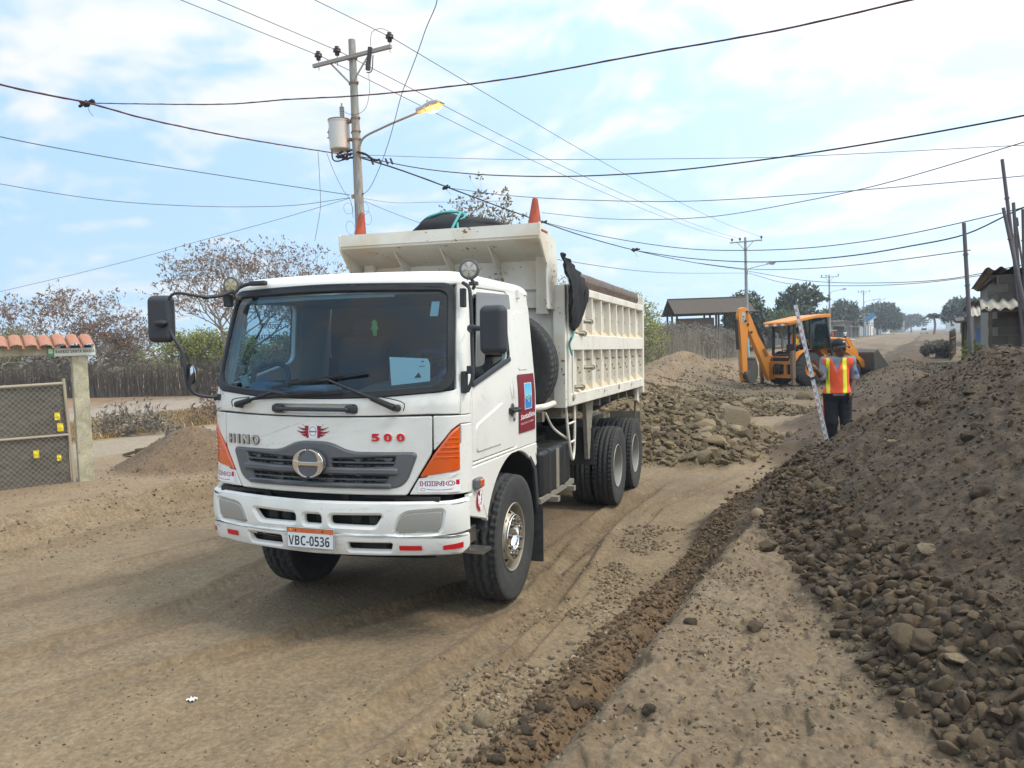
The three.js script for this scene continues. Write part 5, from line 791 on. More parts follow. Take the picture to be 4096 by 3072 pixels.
{
  const r = rng(77), at = (key, i) => v3(WIRES[key][i]);
  [['a', 0, 0.05, 'black splice with stray ends where two thick cables join at upper left'], ['c', 2, 0.05, 'black connector lump on the cable above the small tree'], ['c', 4, 0.05, 'black connector on the cable beside the right traffic cone'], ['c', 6, 0.07, 'pale connector clamp on the cable in mid sky']].forEach(([k, i, s, label]) => {
    const p = at(k, i), gs = []; for (let q = 0; q < 9; q++) gs.push(rbox(s * (1.5 + r()), s * (0.7 + r()), s, p.x + (r() - 0.5) * s * 7, p.y + (r() - 0.5) * s * 1.6, p.z + (r() - 0.5) * s * 3, s * 0.3, 1, r(), r(), r()));
    gs.push(tube([[p.x, p.y, p.z], [p.x + s, p.y - s * 3, p.z], [p.x + s * 3, p.y - s * 5, p.z]], s * 0.08, 8, 5)); tag(mesh('cable_splice', gs, MP.cable, null), label, 'splice');
  });
}
// ---------------------------------------------------------------- things carried on the truck
function onTruck(name, label, category, x, y, z, group) { const o = thing(name, label, category, [0, 0, 0], 0, group); o.position.copy(truck.localToWorld(V(x, y, z))); o.quaternion.copy(truck.quaternion); return o; }
const coneMat = std(0.62, 0.098, 0.035, 0.55, 0, { map: rep(tConc, 2) });
for (const [x, z, label, rz] of [[-0.97, -1.07, 'orange traffic cone on the left end of the tipper hood', -0.12], [1.0, -1.0, 'orange traffic cone on the right end of the tipper hood', -0.03]]) {
  const o = onTruck('traffic_cone', label, 'traffic cone', x, 3.30, z, 'cones standing on the tipper hood'); o.rotateZ(rz);
  mesh('cone_body', lathe([[0.085, 0.02], [0.075, 0.03], [0.028, 0.32], [0.02, 0.335], [0.012, 0.335], [0.012, 0.30]], 28), coneMat, o); mesh('cone_base', rbox(0.21, 0.025, 0.21, 0, 0.012, 0, 0.008), coneMat, o);
}
const cloth = std(0.012, 0.012, 0.014, 0.85, 0, { bumpMap: rep(tFine, 8), bumpScale: 0.002 });
{
  const o = onTruck('tarpaulin_bundle', 'bundled black tarpaulin tied on top of the tipper hood', 'tarpaulin', 0.05, 3.28, -1.5);
  mesh('folded_cloth', grid(48, 24, (u, v) => { const a = u * 2 * Math.PI, b = (v - 0.5) * Math.PI, n = 1 + 0.20 * fbm(Math.cos(a) * 1.6, Math.sin(b) * 2, Math.sin(a) * 1.6, 3); return V(-0.02 + Math.sin(b) * 0.58 * n, Math.max(0.0, 0.12 + Math.cos(b) * (0.17 + 0.10 * Math.exp(-((Math.sin(b) + 0.4) ** 2) * 5)) * Math.sin(a) * n), Math.cos(b) * 0.34 * Math.cos(a) * n); }, true), cloth, o);
  const rp = mesh('teal_rope', [tube([[-0.32, 0.30, 0.20], [-0.18, 0.345, 0.15], [0.0, 0.34, 0.12], [0.06, 0.29, 0.26], [0.04, 0.17, 0.36], [0.0, 0.06, 0.40]], 0.014, 30), tube([[0.02, 0.33, 0.12], [0.10, 0.28, 0.20], [0.06, 0.20, 0.30], [0.10, 0.10, 0.38]], 0.012, 20), tube([[-0.30, 0.31, 0.2], [-0.1, 0.36, 0.12], [0.05, 0.33, 0.1], [0.12, 0.27, 0.2]], 0.011, 20)], std(0.09, 0.36, 0.34, 0.8), o);
}
{
  const o = onTruck('hanging_tarpaulin', 'black tarpaulin hanging in folds at the front corner of the tipper side', 'tarpaulin', 1.2, 2.3, -1.5);
  mesh('cloth_folds', panel(rshape([[0.42, 0.82], [0.12, 0.74, 0.1], [-0.30, 0.61, 0.12], [-0.46, 0.46, 0.1], [-0.42, 0.26, 0.1], [-0.26, 0.12, 0.08], [-0.05, 0.04, 0.04], [0.06, 0.08, 0.05], [0.22, 0.30, 0.1], [0.34, 0.56, 0.1]], 0.05), (z, y) => { const k = clamp((y - 0.06) / 0.7), f = Math.sin((z * 1.0 + y * 0.55) * 34 + 2 * N3(z * 4, y * 4, 1)) * 0.012 * (0.4 + k) + 0.04 * N3(z * 5, y * 3, 7); return V(0.055 + 0.05 * Math.sin(k * 3) + f, y + 0.01 * N3(z * 9, y * 9, 2), z); }, 0.012, { flip: -1, edge: 0.025, bevel: 0.004 }), cloth, o);
  mesh('tie_rope', [tube([[0.03, 0.14, -0.1], [0.05, 0.02, -0.02], [0.03, -0.06, 0.06], [0.06, -0.02, 0.10], [0.03, -0.08, 0.08], [0.05, -0.2, 0.05]], 0.011, 30)], std(0.07, 0.27, 0.25, 0.85), o);
}
{
  const o = onTruck('warning_triangle', 'red triangular sign board behind the cab roof under the hood', 'sign', -0.62, 2.74, -1.30);
  mesh('board', prism([[-0.26, 0], [0.26, 0], [0, 0.28]], 0.02, 0.002), std(0.50, 0.045, 0.025, 0.5), o); mesh('board_back_edge', prism([[-0.20, -0.02], [0.20, -0.02], [0.20, 0.0], [-0.20, 0.0]], 0.03), M.frame, o);
  const c = onTruck('fallen_cone', 'orange cone lying on its side behind the cab roof', 'traffic cone', -0.78, 2.77, -1.17); mesh('cone_body', turn(lathe([[0.07, 0.0], [0.03, 0.30], [0.0, 0.30]], 20), 0, 0, -Math.PI / 2), coneMat, c); mesh('cone_tip', turn(lathe([[0.04, -0.02], [0.055, -0.02], [0.06, 0.0], [0.04, 0.0]], 18), 0, 0, -Math.PI / 2), std(0.5, 0.25, 0.18, 0.6), c);
  const b = onTruck('rubber_mat', 'black rubber mat folded behind the cab roof', 'mat', -0.05, 2.80, -1.28); mesh('mat_roll', rbox(0.62, 0.06, 0.16, 0, 0.02, 0, 0.02), cloth, b); mesh('mat_edge', rbox(0.60, 0.03, 0.15, 0.01, -0.03, 0, 0.01), std(0.22, 0.03, 0.03, 0.8), b);
}
{
  const paperMat = std(0.72, 0.78, 0.76, 0.8), o = onTruck('paper_notice', 'white paper sheet standing behind the windscreen on the driver side', 'paper', 0, 0, 0); mesh('sheet', skin(rshape([[0.60, 1.915], [0.875, 1.945], [0.865, 2.07, 0.03], [0.845, 2.11], [0.565, 2.125]], 0.001), SF, { lift: -0.02 }), paperMat, o); mesh('stamp', skin(rshape([[0.76, 1.97], [0.81, 1.972], [0.79, 2.01]], 0.002), SF, { lift: -0.017 }), M.frame, o); mesh('print_line', [skin(rshape([[0.79, 2.05], [0.83, 2.052], [0.83, 2.057], [0.79, 2.055]], 0.0005), SF, { lift: -0.017 }), skin(rshape([[0.80, 2.085], [0.82, 2.086], [0.82, 2.093], [0.80, 2.092]], 0.0005), SF, { lift: -0.017 })], M.frame, o);
  const cl = onTruck('dashboard_cloth', 'crumpled blue cloth on the passenger end of the dashboard', 'cloth', -0.66, 1.87, 1.05); mesh('cloth_heap', grid(24, 10, (u, v) => { const a = u * 6.2832, r = (1 - v) * (0.16 + 0.04 * N3(Math.cos(a) * 2, Math.sin(a) * 2, 1)); return V(Math.cos(a) * r * 1.3, v * 0.08 + 0.03 * N3(u * 9, v * 9, 2), Math.sin(a) * r * 0.7); }, true), std(0.05, 0.12, 0.20, 0.9), cl); mesh('cloth_fold', rbox(0.16, 0.05, 0.1, 0.1, 0.03, 0.02, 0.02), std(0.08, 0.16, 0.24, 0.9), cl);
  const bx = onTruck('carton', 'pale small carton on the dashboard beside the blue cloth', 'carton', -0.78, 1.91, 1.12); mesh('carton_body', rbox(0.06, 0.09, 0.05, 0, 0.02, 0, 0.004, 1, 0, 0.4, 0.3), std(0.50, 0.52, 0.46, 0.8), bx); mesh('carton_lid', rbox(0.062, 0.02, 0.052, -0.012, 0.06, 0, 0.004, 1, 0, 0.4, 0.3), std(0.42, 0.45, 0.42, 0.8), bx);
  const cu = onTruck('paper_tray', 'grey blue tray of papers on the middle of the dashboard', 'tray', -0.25, 1.865, 1.0); mesh('tray', rbox(0.42, 0.03, 0.24, 0, 0.005, 0, 0.01), std(0.22, 0.25, 0.30, 0.8), cu); mesh('papers', rbox(0.3, 0.012, 0.2, 0.03, 0.026, 0, 0.002, 1, 0, 0.15), std(0.34, 0.38, 0.44, 0.8), cu);
  const fr = onTruck('air_freshener', 'small green leaf air freshener hanging behind the windscreen', 'air freshener', 0.40, 2.33, 1.14); mesh('leaf', prism([[0, 0.07], [0.025, 0.05], [0.02, 0.03], [0.035, 0.0], [0.02, -0.01], [0.02, -0.05], [-0.005, -0.055], [-0.015, -0.01], [-0.03, 0.0], [-0.015, 0.03], [-0.02, 0.05]], 0.006, 0.001), std(0.14, 0.42, 0.10, 0.7), fr); mesh('cord', rod([0, 0.06, 0], [0, 0.2, 0], 0.002), M.black, fr);
}
// ---------------------------------------------------------------- people: smooth-joined tapered limbs, meshed as one skin
function sdfMesh(f, lo, hi, c) {
  const n = [0, 1, 2].map((k) => Math.ceil((hi[k] - lo[k]) / c) + 1), [nx, ny, nz] = n, val = new Float32Array(nx * ny * nz), id = new Int32Array(nx * ny * nz).fill(-1), at = (i, j, k) => (k * ny + j) * nx + i;
  for (let k = 0; k < nz; k++) for (let j = 0; j < ny; j++) for (let i = 0; i < nx; i++) val[at(i, j, k)] = f(lo[0] + i * c, lo[1] + j * c, lo[2] + k * c);
  const pos = [], idx = [];
  const E = [[0, 1], [2, 3], [4, 5], [6, 7], [0, 2], [1, 3], [4, 6], [5, 7], [0, 4], [1, 5], [2, 6], [3, 7]];
  for (let k = 0; k < nz - 1; k++) for (let j = 0; j < ny - 1; j++) for (let i = 0; i < nx - 1; i++) {
    const v = []; let m = 0; for (let q = 0; q < 8; q++) { v[q] = val[at(i + (q & 1), j + ((q >> 1) & 1), k + (q >> 2))]; if (v[q] < 0) m++; }
    if (!m || m === 8) continue;
    let sx = 0, sy = 0, sz = 0, cnt = 0; for (const [a, b] of E) if ((v[a] < 0) !== (v[b] < 0)) { const t = v[a] / (v[a] - v[b]); sx += mix(a & 1, b & 1, t); sy += mix((a >> 1) & 1, (b >> 1) & 1, t); sz += mix(a >> 2, b >> 2, t); cnt++; }
    id[at(i, j, k)] = pos.length / 3; pos.push(lo[0] + (i + sx / cnt) * c, lo[1] + (j + sy / cnt) * c, lo[2] + (k + sz / cnt) * c);
  }
  const quad = (a, b, d, e, flip) => { if (a < 0 || b < 0 || d < 0 || e < 0) return; if (flip) idx.push(a, d, b, a, e, d); else idx.push(a, b, d, a, d, e); };
  for (let k = 1; k < nz - 1; k++) for (let j = 1; j < ny - 1; j++) for (let i = 1; i < nx - 1; i++) {
    const s = val[at(i, j, k)] < 0;
    if (s !== (val[at(i + 1, j, k)] < 0)) quad(id[at(i, j - 1, k - 1)], id[at(i, j, k - 1)], id[at(i, j, k)], id[at(i, j - 1, k)], !s);
    if (s !== (val[at(i, j + 1, k)] < 0)) quad(id[at(i - 1, j, k - 1)], id[at(i - 1, j, k)], id[at(i, j, k)], id[at(i, j, k - 1)], !s);
    if (s !== (val[at(i, j, k + 1)] < 0)) quad(id[at(i - 1, j - 1, k)], id[at(i, j - 1, k)], id[at(i, j, k)], id[at(i - 1, j, k)], !s);
  }
  const g = new THREE.BufferGeometry(), nor = []; for (let q = 0; q < pos.length; q += 3) { const e = c * 0.5, [x, y, z] = pos.slice(q, q + 3), gx = f(x + e, y, z) - f(x - e, y, z), gy = f(x, y + e, z) - f(x, y - e, z), gz = f(x, y, z + e) - f(x, y, z - e), L = Math.hypot(gx, gy, gz) || 1; nor.push(gx / L, gy / L, gz / L); }
  g.setAttribute('position', new THREE.Float32BufferAttribute(pos, 3)); g.setAttribute('normal', new THREE.Float32BufferAttribute(nor, 3)); g.setIndex(idx); return uvBox(g, 3);
}
function bone(a, b, ra, rb) { // tapered capsule
  const [ax, ay, az] = a, dx = b[0] - ax, dy = b[1] - ay, dz = b[2] - az, L2 = dx * dx + dy * dy + dz * dz || 1e-9;
  return (x, y, z) => { const t = clamp(((x - ax) * dx + (y - ay) * dy + (z - az) * dz) / L2); return Math.hypot(x - ax - dx * t, y - ay - dy * t, z - az - dz * t) - (ra + (rb - ra) * t); };
}
function ell(c, r, ry = 0) { const cs = Math.cos(ry), sn = Math.sin(ry), m = Math.min(...r); return (x, y, z) => { const X = x - c[0], Z = z - c[2], u = (X * cs - Z * sn) / r[0], v = (y - c[1]) / r[1], w = (X * sn + Z * cs) / r[2]; return (Math.hypot(u, v, w) - 1) * m; }; }
const sminf = (list, k) => (x, y, z) => { let s = 1e9; for (const f of list) { const d = f(x, y, z), h = clamp(0.5 + 0.5 * (s - d) / k); s = mix(s, d, h) - k * h * (1 - h); } return s; };
function handFs(w, dir, palmN, grip) { // wrist, direction of the hand, palm normal; five separate fingers
  const d = v3(dir).normalize(), n = v3(palmN).normalize(), s = d.clone().cross(n).normalize(), W0 = v3(w), fs = [];
  const P = (a, b, c) => { const p = W0.clone().addScaledVector(d, a).addScaledVector(s, b).addScaledVector(n, c); return [p.x, p.y, p.z]; };
  fs.push(bone(P(0.02, -0.018, 0), P(0.075, -0.026, 0), 0.022, 0.017), bone(P(0.02, 0.012, 0), P(0.075, 0.022, 0), 0.022, 0.017), bone(P(0.03, 0, 0), P(0.08, 0, 0), 0.018, 0.016));
  const fl = [0.066, 0.078, 0.072, 0.056];
  for (let i = 0; i < 4; i++) { const b = -0.032 + i * 0.021, L = fl[i], c = grip ? 1 : 0.35; fs.push(bone(P(0.08, b, 0), P(0.08 + L * 0.42, b, L * 0.30 * c), 0.0095, 0.009), bone(P(0.08 + L * 0.42, b, L * 0.30 * c), P(0.08 + L * (grip ? 0.40 : 0.85), b, L * (grip ? 0.85 : 0.32)), 0.009, 0.0075)); }
  fs.push(bone(P(0.025, -0.032, 0.005), P(0.055, -0.056, 0.022), 0.013, 0.011), bone(P(0.055, -0.056, 0.022), P(0.085, -0.050, grip ? 0.052 : 0.03), 0.011, 0.0085));
  return fs;
}
function headFs(c, ry) { // head with brow, nose, lips, chin and ears, turned by ry about y
  const cs = Math.cos(ry), sn = Math.sin(ry), P = (x, y, z) => [c[0] + x * cs + z * sn, c[1] + y, c[2] - x * sn + z * cs];
  return [ell(P(0, 0.025, -0.012), [0.076, 0.098, 0.094], ry), ell(P(0, -0.045, 0.022), [0.056, 0.066, 0.062], ry), bone(P(0, 0.012, 0.082), P(0, -0.026, 0.102), 0.010, 0.014), bone(P(-0.03, 0.024, 0.076), P(0.03, 0.024, 0.076), 0.014, 0.014), bone(P(-0.018, -0.058, 0.080), P(0.018, -0.058, 0.080), 0.010, 0.010), ell(P(0, -0.092, 0.056), [0.028, 0.02, 0.024], ry), ell(P(0.076, -0.005, -0.008), [0.012, 0.032, 0.020], ry), ell(P(-0.076, -0.005, -0.008), [0.012, 0.032, 0.020], ry), bone(P(-0.045, -0.02, 0.052), P(-0.03, -0.03, 0.06), 0.024, 0.018), bone(P(0.045, -0.02, 0.052), P(0.03, -0.03, 0.06), 0.024, 0.018)];
}
const MS = { skin: std(0.115, 0.056, 0.032, 0.6), skinDark: std(0.085, 0.044, 0.028, 0.6), hair: std(0.01, 0.009, 0.008, 0.7), eye: std(0.5, 0.47, 0.42, 0.3), vest: std(0.86, 0.105, 0.032, 0.75, 0, { bumpMap: rep(tFine, 12), bumpScale: 0.002 }), vestDark: std(0.62, 0.045, 0.018, 0.8), yellow: std(0.78, 0.76, 0.035, 0.5), shirt: std(0.24, 0.25, 0.29, 0.9, 0, { bumpMap: rep(tFine, 5), bumpScale: 0.004 }), trouser: std(0.013, 0.013, 0.018, 0.9), navy: std(0.02, 0.024, 0.04, 0.85), shoe: std(0.03, 0.025, 0.02, 0.7), blueMark: std(0.05, 0.10, 0.34, 0.8) };
function person(o, J, q) { // J joints, q looks
  const limbs = []; const ry = J.face ?? 0;
  const torso = [bone(J.hip, J.chest, 0.115, 0.125), bone([J.shL[0] * 0.62 + J.chest[0] * 0.38, J.shL[1] - 0.03, J.shL[2]], [J.shR[0] * 0.62 + J.chest[0] * 0.38, J.shR[1] - 0.03, J.shR[2]], 0.082, 0.082), bone(J.shL, J.shR, 0.058, 0.058), bone(J.hipL, J.hipR, 0.105, 0.105)];
  const arm = (sh, el, wr) => [bone(sh, el, 0.055, 0.042), bone(el, wr, 0.042, 0.029)];
  const leg = (h, k, a, t) => [bone(h, k, 0.088, 0.057), bone(k, a, 0.058, 0.038), bone(a, t, 0.036, 0.030)];
  const legs = [...leg(J.hipL, J.knL, J.anL, J.toL), ...leg(J.hipR, J.knR, J.anR, J.toR)], arms = [...arm(J.shL, J.elL, J.wrL), ...arm(J.shR, J.elR, J.wrR)];
  const neck = bone(J.neck, [J.head[0], J.head[1] - 0.07, J.head[2]], 0.056, 0.052), hd = headFs(J.head, ry);
  const all = sminf([...torso, ...arms, ...legs, neck], 0.045), headF = sminf([...hd, neck], 0.022);
  const bx = (list, m = 0.17) => { const lo = [9, 9, 9], hi = [-9, -9, -9]; for (const p of list) for (let k = 0; k < 3; k++) { lo[k] = Math.min(lo[k], p[k] - m); hi[k] = Math.max(hi[k], p[k] + m); } return [lo, hi]; };
  const js = [J.hip, J.chest, J.neck, J.shL, J.shR, J.elL, J.elR, J.wrL, J.wrR, J.hipL, J.hipR, J.knL, J.knR, J.anL, J.anR, J.toL, J.toR];
  const B = bx(js), geos = [sdfMesh((x, y, z) => all(x, y, z), ...B, 0.013), sdfMesh(headF, [J.head[0] - 0.15, J.head[1] - 0.17, J.head[2] - 0.15], [J.head[0] + 0.15, J.head[1] + 0.15, J.head[2] + 0.15], 0.006)];
  for (const [w, el, n, g] of [[J.wrL, J.elL, J.palmL, J.gripL], [J.wrR, J.elR, J.palmR, J.gripR]]) { const d = v3(w).sub(v3(el)); const D = J.handDir?.[w === J.wrL ? 0 : 1] ?? d.toArray(); const h = sminf([...handFs(w, D, n, g), bone(el, w, 0.04, 0.028)], 0.008), c = v3(w).addScaledVector(v3(D).normalize(), 0.07); geos.push(sdfMesh((x, y, z) => h(x, y, z), [c.x - 0.13, c.y - 0.13, c.z - 0.13], [c.x + 0.13, c.y + 0.13, c.z + 0.13], 0.0055)); }
  mesh('body', geos, q.skin ?? MS.skin, o);
  const cs = Math.cos(ry), sn = Math.sin(ry), HP = (x, y, z) => [J.head[0] + x * cs + z * sn, J.head[1] + y, J.head[2] - x * sn + z * cs];
  for (const s of [1, -1]) mesh('eye', move(new THREE.SphereGeometry(0.011, 10, 8), ...HP(s * 0.031, 0.006, 0.078)), MS.eye, o);
  mesh('hair', sdfMesh((x, y, z) => { const e = ell(HP(0, 0.03, -0.018), [0.086, 0.102, 0.098], ry)(x, y, z); const X = (x - J.head[0]) * sn + (z - J.head[2]) * cs; return Math.max(e, X * 0.9 - (y - J.head[1]) * 0.8 - 0.0, J.head[1] - 0.06 - y); }, [J.head[0] - 0.13, J.head[1] - 0.1, J.head[2] - 0.13], [J.head[0] + 0.13, J.head[1] + 0.16, J.head[2] + 0.13], 0.008), MS.hair, o);
  // clothes: the same limbs, a little thicker, cut at hems and cuffs
  const fold = (x, y, z) => 0.010 * N3(x * 14, y * 10, z * 14);
  const cuff = (el, wr, t) => [mix(el[0], wr[0], t), mix(el[1], wr[1], t), mix(el[2], wr[2], t)], sl = q.sleeve ?? 0.35;
  const sleeve = (sh, el, wr) => (sl < 0 ? [bone(sh, cuff(sh, el, 1 + sl), 0.07, 0.062)] : [bone(sh, el, 0.064, 0.053), bone(el, cuff(el, wr, sl), 0.052, 0.044)]);
  const shirtF = sminf([...torso.map((f) => (x, y, z) => f(x, y, z) - 0.012), ...sleeve(J.shL, J.elL, J.wrL), ...sleeve(J.shR, J.elR, J.wrR)], 0.04), waist = J.hip[1] + (q.shirtDrop ?? -0.05);
  mesh('shirt', sdfMesh((x, y, z) => Math.max(shirtF(x, y, z) + fold(x, y, z), waist - y, y - (J.neck[1] + 0.015)), ...bx([J.hip, J.chest, J.neck, J.shL, J.shR, J.elL, J.elR, J.wrL, J.wrR]), 0.013), q.shirt ?? MS.shirt, o);
  const tr = sminf([bone(J.hipL, J.hipR, 0.12, 0.12), bone(J.hipL, J.knL, 0.100, 0.076), bone(J.knL, J.anL, 0.076, 0.070), bone(J.hipR, J.knR, 0.100, 0.076), bone(J.knR, J.anR, 0.076, 0.070)], 0.03);
  mesh('trousers', sdfMesh((x, y, z) => Math.max(tr(x, y, z) + fold(x, y, z), q.seated ? -1 : y - J.hip[1] - 0.06, J.anL[1] - 0.03 - y), ...bx([J.hipL, J.hipR, J.knL, J.knR, J.anL, J.anR], 0.2), 0.014), q.trouser ?? MS.trouser, o);
  const shoes = sminf([bone(J.anL, J.toL, 0.05, 0.042)], 0.01), shoes2 = sminf([bone(J.anR, J.toR, 0.05, 0.042)], 0.01);
  for (const [f, a, t] of [[shoes, J.anL, J.toL], [shoes2, J.anR, J.toR]]) mesh('shoe', sdfMesh((x, y, z) => Math.max(f(x, y, z), a[1] - 0.075 - y), ...bx([a, t], 0.1), 0.010), MS.shoe, o);
  if (q.vest) {
    const vf = (grow) => { const f = sminf([...torso.map((h) => (x, y, z) => h(x, y, z) - 0.030 - grow), bone(cuff(J.shL, J.chest, 0.25), cuff(J.shR, J.chest, 0.25), 0.085 + grow, 0.085 + grow)], 0.04), c = J.chest, lo = waist + (q.vestLow ?? 0.04); return (x, y, z) => Math.max(f(x, y, z) + fold(x, y, z) * 0.5, lo - y, y - (J.neck[1] - 0.005), Math.abs(x - c[0]) - 0.20 - grow, z > c[2] ? (y - (J.neck[1] - 0.20 + Math.abs(x - c[0] + 0.01) * 2.6)) * 0.3 : -1); };
    mesh('vest', sdfMesh(vf(0), ...bx([J.hip, J.chest, J.neck, J.shL, J.shR], 0.24), 0.012), MS.vest, o);
    for (const [a, b] of q.stripes) mesh('reflective_stripe', sdfMesh((x, y, z) => Math.max(vf(0.004)(x, y, z), J.chest[0] + a + (y - J.chest[1]) * (q.lean ?? 0) - x, x - J.chest[0] - b - (y - J.chest[1]) * (q.lean ?? 0)), ...bx([J.hip, J.chest, J.neck, J.shL, J.shR], 0.24), 0.012), MS.yellow, o);
  }
  return { HP };
}
// surveyor's helper holding the levelling rod
const wk = thing('person', 'worker in orange safety vest and black cap holding the striped levelling rod', 'person', [-1.17, hgt(-1.17, -12.05), -12.05], 0.14);
{
  const J = { hip: [0, 0.88, 0], chest: [0.0, 1.20, -0.01], neck: [0.005, 1.385, -0.01], head: [0.025, 1.515, 0.015], face: 0.75, shL: [0.165, 1.345, -0.03], shR: [-0.165, 1.345, 0.02], elL: [0.225, 1.095, -0.06], elR: [-0.215, 1.12, 0.10], wrL: [0.165, 0.90, 0.06], wrR: [-0.295, 1.235, 0.25], hipL: [0.085, 0.86, -0.01], hipR: [-0.085, 0.86, 0.01], knL: [0.10, 0.47, 0.01], knR: [-0.085, 0.47, 0.05], anL: [0.10, 0.085, -0.03], anR: [-0.09, 0.085, 0.0], toL: [0.14, 0.04, 0.11], toR: [-0.10, 0.04, 0.15], palmL: [-1, 0, 0.1], palmR: [-0.2, 0, -1], gripL: false, gripR: true, handDir: [[-0.05, -1, 0.15], [-0.9, 0.35, 0.2]] };
  const { HP } = person(wk, J, { vest: true, stripes: [[-0.155, -0.105], [0.055, 0.115]], sleeve: 0.05, shirtDrop: -0.03, vestLow: 0.03, lean: 0 });
  mesh('trouser_stripe', tube([[-0.19, 0.86, 0.03], [-0.182, 0.6, 0.05], [-0.175, 0.47, 0.06], [-0.165, 0.15, 0.02]], 0.012, 14, 6), std(0.16, 0.012, 0.018, 0.9), wk);
  mesh('sleeve_print', sdfMesh((x, y, z) => Math.max(bone(J.shL, J.elL, 0.072, 0.064)(x, y, z), 1.15 - y, y - 1.20, 0.225 - x), [0.1, 1.05, -0.2], [0.36, 1.3, 0.1], 0.008), MS.blueMark, wk);
  const capF = (x, y, z) => Math.max(ell(HP(0, 0.045, -0.012), [0.094, 0.098, 0.108], 0.75)(x, y, z), J.head[1] + 0.035 - y);
  const cap = mesh('cap', sdfMesh(capF, [-0.13, 1.5, -0.15], [0.18, 1.72, 0.18], 0.007), std(0.014, 0.014, 0.016, 0.85), wk);
  const cs = Math.cos(0.75), sn = Math.sin(0.75); mesh('cap_peak', grid(16, 4, (u, v) => { const a = mix(-1.15, 1.15, u), r = mix(0.088, 0.165, v) * (1 - 0.10 * Math.abs(a) * v), X = Math.sin(a) * r * 0.92, Z = Math.cos(a) * r, Y = 0.042 - 0.022 * v - 0.02 * a * a * v; return v3(HP(X, Y, Z)); }), std(0.016, 0.016, 0.018, 0.85), cap);
  mesh('cap_print', move(turn(prism([[-0.02, -0.01], [0.02, -0.01], [0.014, 0.01], [0, 0.002], [-0.014, 0.01]], 0.004), -0.4, 0.75, 0), ...HP(0, 0.092, 0.085)), std(0.5, 0.5, 0.48, 0.8), cap);
}
{ // levelling rod: hand height to tip, printed graduations
  const gx = -1.12, gz = -11.45, base = hgt(gx, gz);
  const o = thing('levelling_rod', 'white survey rod with red and black graduations held leaning by the worker', 'survey rod', [0, 0, 0]);
  const L = (x, y, z) => wk.localToWorld(V(x, y, z)); wk.updateMatrixWorld(true);
  const a = L(-0.135, 0.10, 0.40), b = L(-0.545, 2.14, 0.29), len = a.distanceTo(b);
  const t = cvs(64, 2048, (c, w, h) => { c.fillStyle = '#cfcfcf'; c.fillRect(0, 0, w, h); const n = 21; for (let i = 0; i < n * 2; i++) { const y = h - (i + 1) * h / (n * 2), red = Math.floor(i / 10) % 2 === 1 || i > 34; c.fillStyle = red ? '#9c1424' : '#26262a'; const k = h / (n * 2); if (i % 2 === 0) { c.fillRect(8, y + k * 0.1, 10, k * 0.85); for (let q = 0; q < 3; q++) c.fillRect(8, y + k * (0.1 + q * 0.36), 40, k * 0.14); } else { c.fillRect(44, y + k * 0.3, 12, k * 0.22); c.fillRect(44, y + k * 0.7, 12, k * 0.22); } } });
  const rodM = bar(a, b, 0.052, 0.024, L(0, 0, 5).sub(L(0, 0, 0)).normalize()); mesh('rod_section', rodM, std(0.62, 0.62, 0.62, 0.5), o);
  const g = new THREE.PlaneGeometry(0.05, len), d = b.clone().sub(a).normalize(), n0 = L(0, 0, 1).sub(L(0, 0, 0)).normalize(), x0 = d.clone().cross(n0).normalize(), n = x0.clone().cross(d).normalize(); g.applyMatrix4(new THREE.Matrix4().makeBasis(x0, d, n).setPosition(a.clone().lerp(b, 0.5).addScaledVector(n, 0.0145))); mesh('graduation_print', g, new THREE.MeshStandardMaterial({ map: t, roughness: 0.5, side: THREE.DoubleSide }), o);
  mesh('rod_clamp', [bar(a.clone().lerp(b, 0.49), a.clone().lerp(b, 0.505), 0.06, 0.034, n0)], M.black, o);
}
// driver at the wheel of the truck
{
  const o = onTruck('person', 'driver in a dark jacket at the truck wheel behind the side mirror', 'person', 0.55, 1.16, 0.0);
  person(o, { hip: [0, 0.56, -0.1], chest: [0.0, 0.90, -0.06], neck: [0.02, 1.09, -0.04], head: [0.03, 1.235, 0.0], face: 0.5, shL: [0.18, 1.04, -0.06], shR: [-0.17, 1.04, -0.05], elL: [0.26, 0.80, 0.12], elR: [-0.24, 0.80, 0.14], wrL: [0.14, 0.90, 0.38], wrR: [-0.13, 0.95, 0.44], hipL: [0.09, 0.54, -0.08], hipR: [-0.09, 0.54, -0.08], knL: [0.12, 0.58, 0.32], knR: [-0.12, 0.58, 0.32], anL: [0.12, 0.22, 0.45], anR: [-0.12, 0.22, 0.45], toL: [0.12, 0.2, 0.58], toR: [-0.12, 0.2, 0.58], palmL: [0, -1, 0.2], palmR: [0, -1, 0.2], gripL: true, gripR: true }, { shirt: std(0.016, 0.016, 0.02, 0.7), sleeve: 0.9, seated: true, skin: MS.skinDark });
}
